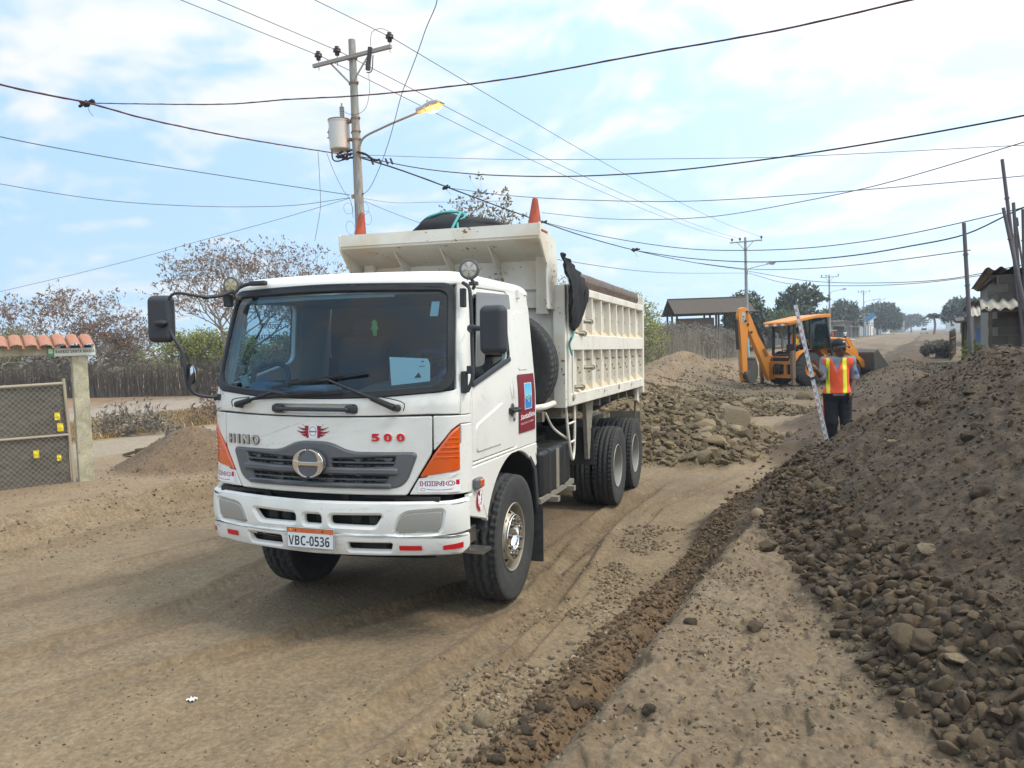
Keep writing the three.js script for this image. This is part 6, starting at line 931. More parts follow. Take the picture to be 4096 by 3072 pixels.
// ---------------------------------------------------------------- backhoe loader
{
  const MB = { orange: std(0.70, 0.255, 0.030, 0.45, 0, { map: rep(tGrime, 1.5) }), orangeDirty: std(0.56, 0.20, 0.03, 0.6, 0, { map: rep(tRust, 1.4) }), dark: std(0.022, 0.02, 0.018, 0.7), steel: std(0.10, 0.09, 0.08, 0.6, 0.3, { map: rep(tConc, 1.5) }), bucket: std(0.17, 0.155, 0.135, 0.7, 0.2, { map: rep(tConc, 1) }), rod: std(0.7, 0.7, 0.7, 0.15, 1), rust: std(0.17, 0.115, 0.07, 0.85), tyre: std(0.045, 0.042, 0.038, 0.9, 0, { map: rep(tSoil, 1) }), white: std(0.75, 0.74, 0.7, 0.5) };
  const bx = -5.15, bz = -35.3, o = thing('backhoe_loader', 'orange backhoe loader working on the street with its digging arm folded at the rear', 'backhoe loader', [bx, 0.02, bz], 0.82);
  const P = (n, g, m, p = o) => mesh(n, g, m, p);
  const side = (pts, w, z, m = 0, r = 0.03) => move(prism(pts, w, 0.012, r), 0, 0, z); // outline in x (forward), y; thickness across z
  // chassis, engine cover, cab floor
  P('chassis', [side([[-0.75, 0.55], [2.75, 0.55], [2.75, 0.90], [-0.75, 1.0]], 0.7, 0), box(0.35, 0.35, 1.0, 2.17, 0.52, 0), box(0.3, 0.3, 1.3, 0, 0.72, 0), box(0.5, 0.5, 0.5, 0.6, 0.75, 0.6)], MB.dark);
  const bonnet = P('bonnet', [side([[1.05, 0.9], [2.95, 0.9], [3.0, 1.35], [2.85, 1.48], [1.1, 1.62]], 0.86, 0, 0, 0.06)], MB.orange); P('bonnet_grille', box(0.02, 0.4, 0.6, 3.01, 1.1, 0), MB.dark, bonnet);
  P('cab_floor', [box(1.75, 0.1, 1.3, 0.35, 1.08, 0), box(0.5, 0.45, 1.2, -0.35, 1.1, 0)], MB.dark);
  P('cab_skirt', [side([[-0.65, 1.05], [1.15, 1.05], [1.15, 1.25], [-0.65, 1.18]], 0.05, 0.62), side([[-0.65, 1.05], [1.15, 1.05], [1.15, 1.25], [-0.65, 1.18]], 0.05, -0.62)], MB.orange);
  // roof canopy and posts
  const roof = P('cab_roof', [side([[-0.92, 2.62], [-0.85, 2.70], [0.6, 2.93], [1.15, 2.97], [1.28, 2.90], [1.25, 2.82], [0.5, 2.80], [-0.85, 2.58]], 1.66, 0, 0, 0.05), side([[-0.90, 2.58], [-0.3, 2.66], [-0.3, 2.60], [-0.88, 2.52]], 1.55, 0)], MB.orange);
  for (const z of [-0.55, 0, 0.5]) P('roof_lamp', rbox(0.06, 0.08, 0.2, -0.92, 2.55, z, 0.02), MB.white, roof);
  for (const z of [0.68, -0.68]) { P('cab_post', bar([-0.52, 1.15, z], [-0.48, 2.66, z], 0.09, 0.09), MB.dark); P('cab_post', bar([0.32, 1.15, z], [0.30, 2.80, z], 0.07, 0.07), MB.dark); P('cab_post', bar([1.42, 1.2, z], [1.10, 2.84, z], 0.07, 0.08), MB.dark); }
  P('windscreen', side([[1.40, 1.3], [1.42, 1.3], [1.12, 2.8], [1.10, 2.8]], 1.25, 0, 0, 0.002), M.glass); P('side_window', side([[0.36, 1.5], [1.32, 1.5], [1.06, 2.78], [0.34, 2.76]], 0.006, 0.70, 0, 0.04), M.glass);
  P('seat', [rbox(0.5, 0.14, 0.5, 0.02, 1.42, 0, 0.05), rbox(0.12, 0.30, 0.44, -0.24, 1.60, 0.1, 0.05)], MB.dark); P('steering_wheel', [move(turn(new THREE.TorusGeometry(0.2, 0.02, 8, 24), Math.PI / 2.6, Math.PI / 2, 0), 0.66, 1.80, 0), rod([0.66, 1.78, 0], [0.9, 1.3, 0], 0.04), rbox(0.3, 0.5, 0.5, 0.95, 1.4, 0, 0.06)], MB.dark);
  P('control_lever', [rod([-0.45, 1.3, 0.2], [-0.5, 1.75, 0.22], 0.015), rod([-0.45, 1.3, -0.1], [-0.52, 1.72, -0.12], 0.015)], MB.dark);
  // wheels
  const tyre = (R, W) => grid(120, 14, (u, v) => { const t = v * 2 - 1, a = u * 6.2832, lug = ((u * 20 + Math.abs(t) * 0.55) % 1) < 0.42 && Math.abs(t) < 0.86 ? 0.035 : 0, r = (R - 0.035) * (1 - 0.52 * Math.max(0, (Math.abs(t) - 0.62) / 0.38) ** 1.6) + lug; return V(r * Math.cos(a), r * Math.sin(a), t * W / 2); }, true);
  const tr = tyre(0.73, 0.50), tf = tyre(0.50, 0.34), rimG = (R) => merge([lathe([[R, 0.14], [R * 0.96, 0.20], [R * 0.9, 0.16], [R * 0.55, 0.05], [R * 0.3, 0.09], [0, 0.10]], 28, 'z')]), rr = rimG(0.38), rf = rimG(0.27);
  for (const [x, z, g, q, R] of [[0, 0.86, tr, rr, 0.73], [0, -0.86, tr, rr, 0.73], [2.17, 0.84, tf, rf, 0.50], [2.17, -0.84, tf, rf, 0.50]]) { const w = new THREE.Group(); w.name = 'wheel'; w.position.set(x, R - 0.02, z); if (z < 0) w.rotation.y = Math.PI; o.add(w); mesh('tyre', g, MB.tyre, w); mesh('rim', q, MB.orangeDirty, w); }
  for (const s of [1, -1]) P('rear_fender', grid(16, 3, (u, v) => { const a = mix(0.15, 2.7, u); return V(0.02 + 0.84 * Math.cos(a), 0.73 + 0.80 * Math.sin(a) * (0.97), s * mix(0.62, 1.10, v)); }), MB.orange);
  // loader
  for (const z of [0.56, -0.56]) { P('loader_arm', [side([[0.95, 1.66], [1.15, 1.82], [2.2, 1.62], [3.15, 0.95], [3.25, 0.62], [3.05, 0.62], [2.85, 0.95], [2.1, 1.36], [1.0, 1.5]], 0.12, z)], MB.orange); P('lift_cylinder', [rod([1.25, 1.15, z], [2.2, 1.42, z], 0.05)], MB.steel); }
  P('crowd_cylinder', [rod([1.5, 1.93, 0.35], [2.35, 1.86, 0.35], 0.055), side([[2.4, 1.92], [2.6, 1.92], [3.1, 1.2], [2.95, 1.1], [2.5, 1.7]], 0.08, 0.35), side([[1.9, 1.55], [2.15, 1.95], [2.35, 1.9], [2.1, 1.5]], 0.08, 0.35)], MB.orange); P('cylinder_rod', rod([2.0, 1.885, 0.35], [2.9, 1.82, 0.35], 0.03), MB.rod);
  const bs = [[3.2, 0.95], [3.25, 0.35], [3.5, 0.10], [4.25, 0.06], [4.25, 0.02], [3.45, 0.04], [3.15, 0.30], [3.10, 1.05], [3.35, 1.18], [3.42, 1.14]];
  const lb = P('loader_bucket', [side(bs, 2.3, 0, 0, 0.02), ...[1.15, -1.15].map((z) => side([[3.12, 1.0], [3.35, 1.16], [4.2, 0.08], [3.45, 0.04], [3.15, 0.3]], 0.03, z, 0, 0.01))], MB.bucket); lb.position.set(0.05, 0.22, 0); P('bucket_edge', box(0.10, 0.03, 2.34, 4.22, 0.05, 0), MB.steel, lb);
  // rear frame, stabilisers, kingpost
  P('rear_frame', [box(0.10, 0.14, 1.9, -0.85, 0.42, 0), box(0.10, 0.12, 1.9, -0.85, 0.98, 0), box(0.12, 0.5, 0.10, -0.85, 0.7, 0.55), box(0.12, 0.5, 0.10, -0.85, 0.7, -0.55), box(0.10, 0.05, 1.2, -0.80, 1.22, 0)], MB.orangeDirty);
  P('hose_bank', [rbox(0.2, 0.3, 0.35, -0.72, 0.74, 0.18, 0.03), ...[0.05, 0.16, 0.27, -0.1].map((z) => tube([[-0.9, 0.95, z], [-1.0, 0.75, z + 0.05], [-0.92, 0.5, z - 0.05]], 0.025, 10))], MB.dark);
  for (const z of [1.02, -1.02]) { P('stabiliser', [box(0.16, 1.12, 0.16, -0.86, 0.92, z), box(0.12, 0.5, 0.12, -0.86, 0.34, z)], MB.rust); P('stabiliser_foot', rbox(0.3, 0.06, 0.28, -0.86, 0.08, z, 0.02), MB.steel); }
  P('kingpost', [box(0.3, 0.75, 0.26, -1.0, 0.66, -0.28)], MB.orangeDirty);
  // digging arm: boom up and back, dipper straight down, bucket curled between
  const az = -0.28, bm = P('boom', [side([[-1.02, 0.26], [-0.90, 0.42], [-1.12, 1.35], [-1.62, 2.1], [-2.02, 3.02], [-2.15, 3.16], [-2.34, 3.10], [-2.36, 2.9], [-2.02, 2.2], [-1.55, 1.2], [-1.16, 0.30]], 0.26, az, 0, 0.05)], MB.orange);
  P('boom_cylinder', [rod([-1.30, 1.85, az + 0.02], [-1.72, 2.75, az + 0.02], 0.05), rod([-1.02, 1.15, az], [-1.35, 1.95, az], 0.035)], MB.dark, bm);
  P('boom_print', [move(new THREE.PlaneGeometry(0.16, 0.36).rotateZ(0.42), -1.34, 1.42, az + 0.145)], std(0.25, 0.09, 0.02, 0.6), bm);
  const dp = P('dipper', [side([[-2.12, 3.24], [-2.30, 3.36], [-2.52, 3.30], [-2.60, 3.0], [-2.52, 2.2], [-2.44, 0.60], [-2.30, 0.50], [-2.20, 0.62], [-2.22, 1.6], [-2.10, 2.72]], 0.22, az + 0.02, 0, 0.05)], MB.orange);
  for (const [x, y] of [[-2.2, 3.16], [-2.28, 2.78], [-2.16, 2.62], [-2.36, 0.62], [-2.0, 2.3]]) P('pin', move(turn(new THREE.CylinderGeometry(0.05, 0.05, 0.34, 14), Math.PI / 2, 0, 0), x, y, az), MB.dark, dp);
  P('bucket_cylinder', rod([-2.66, 2.85, az], [-2.58, 1.6, az], 0.06), MB.dark, dp); P('cylinder_rod', rod([-2.58, 1.65, az], [-2.50, 0.55, az], 0.032), MB.rod, dp);
  const tJ = cvs(128, 256, (c, w, h) => { c.fillStyle = '#b8b4a8'; c.fillRect(0, 0, w, h); c.save(); c.translate(98, 236); c.rotate(-Math.PI / 2); c.fillStyle = '#1c1a18'; c.font = 'bold 100px sans-serif'; c.fillText('JCB', 2, 0); c.restore(); });
  P('maker_plate', move(new THREE.PlaneGeometry(0.18, 0.42).rotateZ(-0.12), -2.38, 2.92, az + 0.142), new THREE.MeshStandardMaterial({ map: tJ, roughness: 0.5 }), dp);
  const bk = P('digging_bucket', [side([[-2.40, 0.60], [-2.20, 0.72], [-2.02, 1.05], [-1.88, 1.20], [-1.78, 0.80], [-1.80, 0.45], [-1.98, 0.18], [-2.24, 0.22]], 0.56, az, 0, 0.05)], MB.bucket);
  for (let k = 0; k < 5; k++) P('tooth', move(prism([[0, 0], [0.05, 0.14], [0.09, 0.0]], 0.06, 0.006), -1.97, 1.12, az - 0.24 + k * 0.12), MB.steel, bk);
  P('bucket_link', [bar([-2.46, 0.55, az], [-2.42, 0.30, az], 0.08, 0.12), bar([-2.42, 0.3, az], [-2.2, 0.35, az], 0.06, 0.1)], MB.orangeDirty);
  // operator
  o.updateMatrixWorld(true);
  const op = thing('person', 'digger operator in grey shirt and orange vest, seated with back to the viewer', 'person', [0, 0, 0]); op.position.copy(o.localToWorld(V(0.0, 1.02, 0.18))); op.rotation.y = 0.82 + Math.PI / 2;
  person(op, { hip: [0, 0.62, -0.1], chest: [0.02, 0.95, -0.02], neck: [0.03, 1.13, 0.02], head: [0.05, 1.28, 0.06], face: -0.3, shL: [0.19, 1.08, 0.0], shR: [-0.16, 1.08, 0.0], elL: [0.25, 0.84, 0.16], elR: [-0.24, 0.84, 0.18], wrL: [0.14, 0.86, 0.42], wrR: [-0.14, 0.86, 0.44], hipL: [0.1, 0.58, -0.08], hipR: [-0.1, 0.58, -0.08], knL: [0.14, 0.62, 0.34], knR: [-0.14, 0.62, 0.34], anL: [0.14, 0.22, 0.46], anR: [-0.14, 0.22, 0.46], toL: [0.14, 0.2, 0.6], toR: [-0.14, 0.2, 0.6], palmL: [0, -1, 0], palmR: [0, -1, 0], gripL: true, gripR: true }, { shirt: std(0.30, 0.32, 0.37, 0.9), vest: true, stripes: [[-0.16, -0.11], [0.10, 0.15]], seated: true, sleeve: 0.8, skin: MS.skinDark, shirtDrop: -0.1, vestLow: 0.0 });
}
// ---------------------------------------------------------------- trees, shrubs, stick fences
const MT = { bark: std(0.25, 0.205, 0.165, 0.95), barkPale: std(0.34, 0.29, 0.24, 0.95), twig: std(0.22, 0.17, 0.125, 0.95), stick: std(0.135, 0.115, 0.095, 0.95) };
const leafMat = (r, g, b, t = 0.35) => phys(r, g, b, 0.9, { transmission: t, thickness: 0, vertexColors: true });
const ML = { brown: leafMat(0.235, 0.148, 0.10, 0.35), olive: leafMat(0.21, 0.205, 0.065, 0.4), lime: leafMat(0.27, 0.30, 0.05, 0.45), dark: leafMat(0.065, 0.085, 0.042, 0.35), grey: leafMat(0.19, 0.158, 0.115, 0.35), straw: leafMat(0.40, 0.275, 0.12, 0.3) };
class Leaves { // many small leaf faces in one geometry, each with its own tint
  constructor() { this.p = []; this.n = []; this.c = []; this.i = []; }
  leaf(x, y, z, L, w, dir, r, tint = 1) {
    const d = dir.clone().normalize(), s = V(r() - 0.5, r() - 0.5, r() - 0.5).cross(d).normalize(), n = d.clone().cross(s), k = this.p.length / 3, t = tint * (0.6 + 0.8 * r()), q = 0.85 + 0.3 * r();
    for (const [a, b, c] of [[0, 0, 0], [0.45, 0.5, 0.08], [1, 0, -0.05], [0.45, -0.5, 0.08]]) { this.p.push(x + d.x * a * L + s.x * b * w + n.x * c * L, y + d.y * a * L + s.y * b * w + n.y * c * L, z + d.z * a * L + s.z * b * w + n.z * c * L); this.n.push(-n.x, -n.y, -n.z); this.c.push(t * q, t, t / q); }
    this.i.push(k, k + 1, k + 2, k, k + 2, k + 3);
  }
  geo() { const g = new THREE.BufferGeometry(); g.setAttribute('position', new THREE.Float32BufferAttribute(this.p, 3)); g.setAttribute('normal', new THREE.Float32BufferAttribute(this.n, 3)); g.setAttribute('color', new THREE.Float32BufferAttribute(this.c, 3)); g.setIndex(this.i); return g; }
}
const limb = (a, b, r0, r1, seg) => { const g = new THREE.CylinderGeometry(r1, r0, a.distanceTo(b) * 1.03, seg, 1, true); return between(g, a, b); };
// branching skeleton: returns limb geometries and the tips with their directions
function grow(r, base, dir, len, rad, depth, opt, out, tips) {
  let p = base.clone(), d = dir.clone().normalize(); const n = depth > 2 ? 3 : 2;
  for (let k = 0; k < n; k++) { const e = p.clone().addScaledVector(d, len / n); out.push(limb(p, e, rad * (1 - 0.22 * k / n), rad * (1 - 0.22 * (k + 1) / n), depth > 3 ? 8 : depth > 1 ? 5 : 3)); p = e; d.add(V((r() - 0.5) * opt.wig, (r() - 0.5) * opt.wig + opt.up * 0.1, (r() - 0.5) * opt.wig)).normalize(); if (depth < opt.d - 1 && depth > 0 && k === n - 2 && r() < 0.5) tips.push([p.clone(), d.clone()]); }
  if (depth === 0) { tips.push([p, d]); return; }
  const kids = opt.kids + (r() < 0.45 ? 1 : 0), ph = r() * 6.28;
  const px = Math.abs(d.y) < 0.9 ? V(0, 1, 0).cross(d).normalize() : V(1, 0, 0), py = d.clone().cross(px);
  for (let k = 0; k < kids; k++) { const a = ph + k * 6.283 / kids + (r() - 0.5) * 0.7, sp = opt.spread * (0.6 + 0.7 * r()), nd = d.clone().multiplyScalar(Math.cos(sp)).addScaledVector(px, Math.sin(sp) * Math.cos(a)).addScaledVector(py, Math.sin(sp) * Math.sin(a)); nd.y = nd.y * (1 - opt.flat) + opt.up * 0.25; grow(r, p, nd, len * opt.shrink * (0.8 + 0.4 * r()), rad * 0.66, depth - 1, opt, out, tips); }
}
function tree(name, label, x, z, H, W, seed, opt, leafM, per, L, group, barkM = MT.bark) {
  const y0 = hgt(x, z) - 0.05, o = thing(name, label, 'tree', [x, y0, z], 0, group), r = rng(seed), out = [], tips = [];
  grow(r, V(0, 0, 0), V((r() - 0.5) * 0.2, 1, (r() - 0.5) * 0.2), opt.len0 ?? 1, opt.rad ?? 0.07, opt.d, opt, out, tips);
  let top = 0, wide = 0; for (const [p] of tips) { top = Math.max(top, p.y); wide = Math.max(wide, Math.hypot(p.x, p.z)); }
  const sy = H / top, sx = W / 2 / wide, wood = merge(out); wood.scale(sx, sy, sx);
  mesh('trunk', wood, barkM, o);
  const lv = new Leaves(); for (const [p, d] of tips) { const c = V(p.x * sx, p.y * sy, p.z * sx); const n = per * (0.5 + r()); for (let k = 0; k < n; k++) { const q = V(r() - 0.5, r() - 0.4, r() - 0.5).normalize(), s = opt.cl ?? 0.16; lv.leaf(c.x + (r() - 0.5) * s, c.y + (r() - 0.5) * s * 0.7, c.z + (r() - 0.5) * s, L * (0.6 + 0.8 * r()), L * 0.5, q.lerp(d, 0.25), r, 1); } }
  const cr = mesh('crown', lv.geo(), leafM, o); return o;
}
const sparse = { d: 8, kids: 2, wig: 0.22, up: 0.38, spread: 0.50, flat: 0.05, shrink: 0.82, rad: 0.058, cl: 0.16, len0: 0.7 };
tree('almond_tree', 'nearly bare tree with rusty leaf clusters behind the tiled gate roof at far left', -40.5, -27.2, 6.2, 13, 3, sparse, ML.brown, 2.6, 0.17, 'sparse trees behind the stick fence');
tree('almond_tree', 'large sparse tree with brown leaf tufts behind the left mirror', -31.5, -29.6, 8.2, 13.5, 8, sparse, ML.brown, 2.6, 0.16, 'sparse trees behind the stick fence');
tree('almond_tree', 'thin sparse tree between the large tree and the truck roof', -27, -31, 5.4, 7, 21, sparse, ML.brown, 2.4, 0.15, 'sparse trees behind the stick fence');
tree('almond_tree', 'sparse tree showing above the tipper hood behind the tarpaulin', -16.0, -25.6, 8.5, 9.0, 13, { ...sparse, up: 0.55 }, leafMat(0.20, 0.155, 0.09, 0.35), 5, 0.15, 'sparse trees behind the stick fence', MT.barkPale);
const bushy = { d: 5, kids: 3, wig: 0.4, up: 0.22, spread: 0.95, flat: 0.15, shrink: 0.80, rad: 0.05, cl: 0.5, len0: 0.25 };
const bush = (label, x, z, H, W, seed, m, per = 12, L = 0.16, name = 'thorn_tree', g = 'thorn trees beyond the fences') => tree(name, label, x, z, H, W, seed, { ...bushy, cl: W * 0.07 }, m, per, L, g);
bush('grey brown thorn thicket behind the chain link panel at far left', -46, -31, 3.6, 12, 31, ML.grey, 12, 0.17);
bush('bright green spreading thorn tree above the stick fence at left', -38, -34, 3.6, 10, 32, ML.lime, 14, 0.17);
bush('green thorn tree beside the round mirror above the fence', -33.2, -35, 3.2, 9, 33, ML.olive, 14, 0.17);
bush('dull green thorn tree in the lower left corner of the windscreen', -27, -33, 3.6, 8, 34, ML.olive, 12, 0.17);
bush('dark shrub at the foot of the fence left of the truck cab', -29.0, -28.0, 2.0, 4.0, 35, ML.dark, 10, 0.17);
bush('yellowish tangled tree far left behind the gate mesh', -52, -30, 4.4, 10, 36, ML.olive, 9, 0.17);
bush('grey twiggy thicket behind the left windscreen post', -24, -36, 4, 9, 37, ML.grey, 10, 0.17);
bush('wide thorn tree with yellow green crown right of the tipper', -17.5, -46, 4.9, 9, 38, ML.lime, 14, 0.17);
bush('tangled greyish thorn tree in front of the wooden house', -17.2, -58, 3.0, 7, 39, ML.grey, 10, 0.17);
bush('windswept dark tree crown above the tipper side board', -20.5, -46, 6.4, 10, 40, ML.olive, 7, 0.17);
bush('low thorn bush at the second pole left of the digger arm', -16.0, -64, 2.6, 6, 41, ML.grey, 10, 0.17);
const leafy = { d: 5, kids: 3, wig: 0.3, up: 0.35, spread: 0.8, flat: 0.1, shrink: 0.8, rad: 0.05, cl: 0.9, len0: 0.4 };
tree('leafy_tree', 'dark leafy tree behind the digger cab', -17.5, -85, 6.2, 5.5, 51, leafy, ML.dark, 12, 0.42, 'leafy trees along the street');
tree('leafy_tree', 'rounded green tree low behind the digger roof', -15.0, -95, 4.2, 7, 52, { ...leafy, cl: 0.8 }, leafMat(0.085, 0.125, 0.045, 0.4), 14, 0.3, 'leafy trees along the street');
tree('papaya_tree', 'open crowned tree with separate dark tufts beside the third pole', -14.8, -108, 7.6, 8, 53, { ...leafy, d: 4, cl: 0.7, up: 0.6, spread: 0.6, len0: 0.9 }, ML.dark, 16, 0.6, 'leafy trees along the street');
tree('leafy_tree', 'dense round tree at the foot of the third pole', -14.0, -104, 4.6, 6.5, 54, { ...leafy, cl: 0.8 }, ML.dark, 18, 0.5, 'leafy trees along the street');
tree('leafy_tree', 'small tree above the blue sign board down the street', -18, -190, 8, 11, 55, { ...leafy, d: 4, cl: 1.4 }, ML.dark, 12, 0.8, 'leafy trees along the street');
tree('leafy_tree', 'rounded dark tree in front of the far houses left of the street', -14, -260, 8.5, 14, 56, { ...leafy, cl: 2.2 }, ML.dark, 16, 1.0, 'leafy trees along the street');
tree('umbrella_tree', 'broad domed dark tree on the right side of the far street', 5.6, -190, 7.0, 9.5, 57, { ...leafy, up: 0.6, flat: 0.35, cl: 0.9 }, ML.dark, 13, 0.9, 'leafy trees along the street');
{ // palm at the left edge of the domed tree
  const x = 0.6, z = -186, y0 = hgt(x, z), o = thing('palm_tree', 'small palm with drooping fronds at the left edge of the domed tree', 'palm tree', [x, y0, z]), r = rng(61); mesh('trunk', tube([[0, 0, 0], [0.2, 2.0, 0], [0, 3.6, 0]], 0.22, 14, 8), MT.bark, o);
  for (let f = 0; f < 18; f++) { const a = f / 18 * 6.28 + r(), el = 0.2 + r() * 1.0, lv = new Leaves(); for (let k = 0; k < 26; k++) { const t = k / 26, R = t * 2.8, y = 3.6 + Math.sin(el) * R - t * t * 2.0, px = Math.cos(a) * R * Math.cos(el), pz = Math.sin(a) * R * Math.cos(el); for (const s of [1, -1]) lv.leaf(px, y, pz, 0.9 * (1 - t * 0.5), 0.14, V(-Math.sin(a) * s + Math.cos(a) * 0.6, -0.5, Math.cos(a) * s + Math.sin(a) * 0.6), r); } mesh('frond', lv.geo(), ML.dark, o); }
}
// stick fences: thin uneven poles set side by side
function stickFence(label, a, b, h, n, seed, mat) {
  const r = rng(seed), o = thing('stick_fence', label, 'fence', [a[0], hgt(...a), a[1]], 0, 'fences of thin sticks'), gs = [], y0 = hgt(...a);
  for (let i = 0; i < n; i++) { const t = (i + r() * 0.8) / n, x = mix(a[0], b[0], t) + (r() - 0.5) * 0.25, z = mix(a[1], b[1], t) + (r() - 0.5) * 0.25, y = hgt(x, z) - y0, hh = h * (0.62 + 0.45 * r() + 0.25 * r() * r()); const g = new THREE.CylinderGeometry(0.006, 0.012 + 0.012 * r(), hh, 4, 1, true); g.translate(0, hh / 2, 0); turn(g, (r() - 0.5) * 0.2, 0, (r() - 0.5) * 0.2); const k = 0.55 + 0.9 * r(); const c = new Float32Array(g.attributes.position.count * 3); for (let q = 0; q < c.length; q += 3) { c[q] = k; c[q + 1] = k; c[q + 2] = k * 0.97; } g.setAttribute('color', new THREE.BufferAttribute(c, 3)); gs.push(move(g, x - a[0], y, z - a[1])); }
  const m = mesh('sticks', gs, mat, o); m.userData.kind = 'stuff';
  for (let k = 0; k < 2; k++) mesh('fence_wire', tube([...Array(8)].map((_, i) => { const t = i / 7, x = mix(a[0], b[0], t), z = mix(a[1], b[1], t); return [x - a[0], hgt(x, z) - y0 + h * (0.4 + 0.4 * k), z - a[1]]; }), 0.012, 20, 4), MT.twig, o);
}
const stickV = std(0.26, 0.225, 0.18, 0.95, 0, { vertexColors: true }), stickD = std(0.15, 0.125, 0.105, 0.95, 0, { vertexColors: true });
stickFence('dark stick fence across the dry lot at left', [-56, -22.6], [-22, -31.2], 1.75, 4200, 71, stickD);
stickFence('grey stick fence along the left of the street behind the gravel heap', [-15.4, -36], [-14.3, -68], 2.0, 3600, 72, stickV);
// dry brushwood, grass tufts and weeds on the lot
const tuft = (n, x0, x1, z0, z1, h, m, name, label, seed, dens) => { const r = rng(seed), lv = new Leaves(); for (let i = 0; i < n; i++) { const x = mix(x0, x1, r()), z = mix(z0, z1, r()); if (dens && fbm(x * 0.5, z * 0.5, seed, 3) < dens) continue; const y = hgt(x, z) - 0.02; for (let k = 0; k < 7; k++) { const d = V((r() - 0.5) * 1.5, 0.8 + r(), (r() - 0.5) * 1.5); lv.leaf(x + (r() - 0.5) * 0.15, y, z + (r() - 0.5) * 0.15, h * (0.4 + 0.9 * r()), 0.012 + 0.012 * r(), d, r); } } const o = mesh(name, lv.geo(), m, null); tag(o, label, 'grass', undefined, 'stuff'); };
tuft(6500, -24.5, -16.9, -27, -8, 0.17, ML.straw, 'dry_grass', 'dry straw coloured grass covering the lot behind the gate', 81);
tuft(700, -18.2, -16.9, -24, -8, 0.24, leafMat(0.32, 0.215, 0.095, 0.3), 'tall_weeds', 'taller brown weeds along the edge of the concrete lane', 82, 0.02);
function brush(label, x, z, W, H, seed, m) { const y0 = hgt(x, z) - 0.02, o = thing('brush_heap', label, 'brushwood', [x, y0, z], 0, 'heaps of dry brush on the lot'), r = rng(seed), gs = [], lv = new Leaves(); for (let i = 0; i < 90; i++) { const a = r() * 6.28, q = Math.sqrt(r()) * W / 2, px = Math.cos(a) * q, pz = Math.sin(a) * q * 0.6, d = V((r() - 0.5) * 2, r() * 1.2, (r() - 0.5) * 2).normalize(), L = 0.25 + 0.5 * r(), hy = r() * H * (1 - q / W); gs.push(limb(V(px, hy, pz), V(px + d.x * L, hy + Math.abs(d.y) * L, pz + d.z * L), 0.012, 0.004, 4)); for (let k = 0; k < 10; k++) lv.leaf(px + d.x * L * r(), hy + Math.abs(d.y) * L * r(), pz + d.z * L * r(), 0.13, 0.05, V(r() - 0.5, r() - 0.3, r() - 0.5), r); } mesh('twigs', gs, MT.twig, o); mesh('dead_leaves', lv.geo(), m, o); }
brush('low heap of dry brush by the lane right of the concrete column', -17.3, -12.7, 2.6, 0.5, 91, ML.grey); brush('heap of cut brown branches left of the truck bumper', -17.6, -16.2, 3.2, 0.7, 92, ML.brown); brush('small dark twig heap on the pale ground of the lot', -21, -19.5, 1.2, 0.3, 93, ML.grey);
// ---------------------------------------------------------------- gate shelter, houses
const MH = {
  cream: std(0.74, 0.68, 0.50, 0.9, 0, { map: rep(tConc, 1.2), bumpMap: rep(tFine, 3), bumpScale: 0.002 }), tile: std(0.42, 0.20, 0.14, 0.85, 0, { map: rep(tRust, 1) }), cloth: std(0.25, 0.22, 0.18, 0.95, 0, { map: rep(tConc, 3), bumpMap: rep(tFine, 14), bumpScale: 0.003 }), pipe: std(0.44, 0.40, 0.33, 0.8, 0, { map: rep(tRust, 1) }), wire: std(0.34, 0.32, 0.29, 0.6, 0.4), yellow: std(0.72, 0.55, 0.03, 0.6),
  block: std(0.205, 0.19, 0.165, 0.95, 0, { map: rep(tConc, 2) }), blockD: std(0.155, 0.143, 0.125, 0.95, 0, { map: rep(tConc, 2) }), mortar: std(0.23, 0.215, 0.19, 0.95), zinc: std(0.44, 0.41, 0.36, 0.7, 0.1, { map: rep(tRust, 0.7) }), zincD: std(0.30, 0.28, 0.255, 0.7, 0.1, { map: rep(tRust, 0.7) }), bamboo: std(0.115, 0.10, 0.105, 0.8), wood: std(0.20, 0.155, 0.115, 0.9, 0, { map: rep(tWood, 1.5) }), woodD: std(0.10, 0.08, 0.06, 0.9, 0, { map: rep(tWood, 1.5) }), rail: std(0.42, 0.20, 0.09, 0.8), pale: std(0.42, 0.40, 0.37, 0.9, 0, { map: rep(tConc, 1) }), white: std(0.62, 0.62, 0.60, 0.8), blue: std(0.09, 0.16, 0.30, 0.7), dark: std(0.03, 0.028, 0.026, 0.9), roofBrown: std(0.085, 0.068, 0.055, 0.9, 0, { map: rep(tRust, 0.6) }), teal: std(0.10, 0.20, 0.24, 0.8),
};
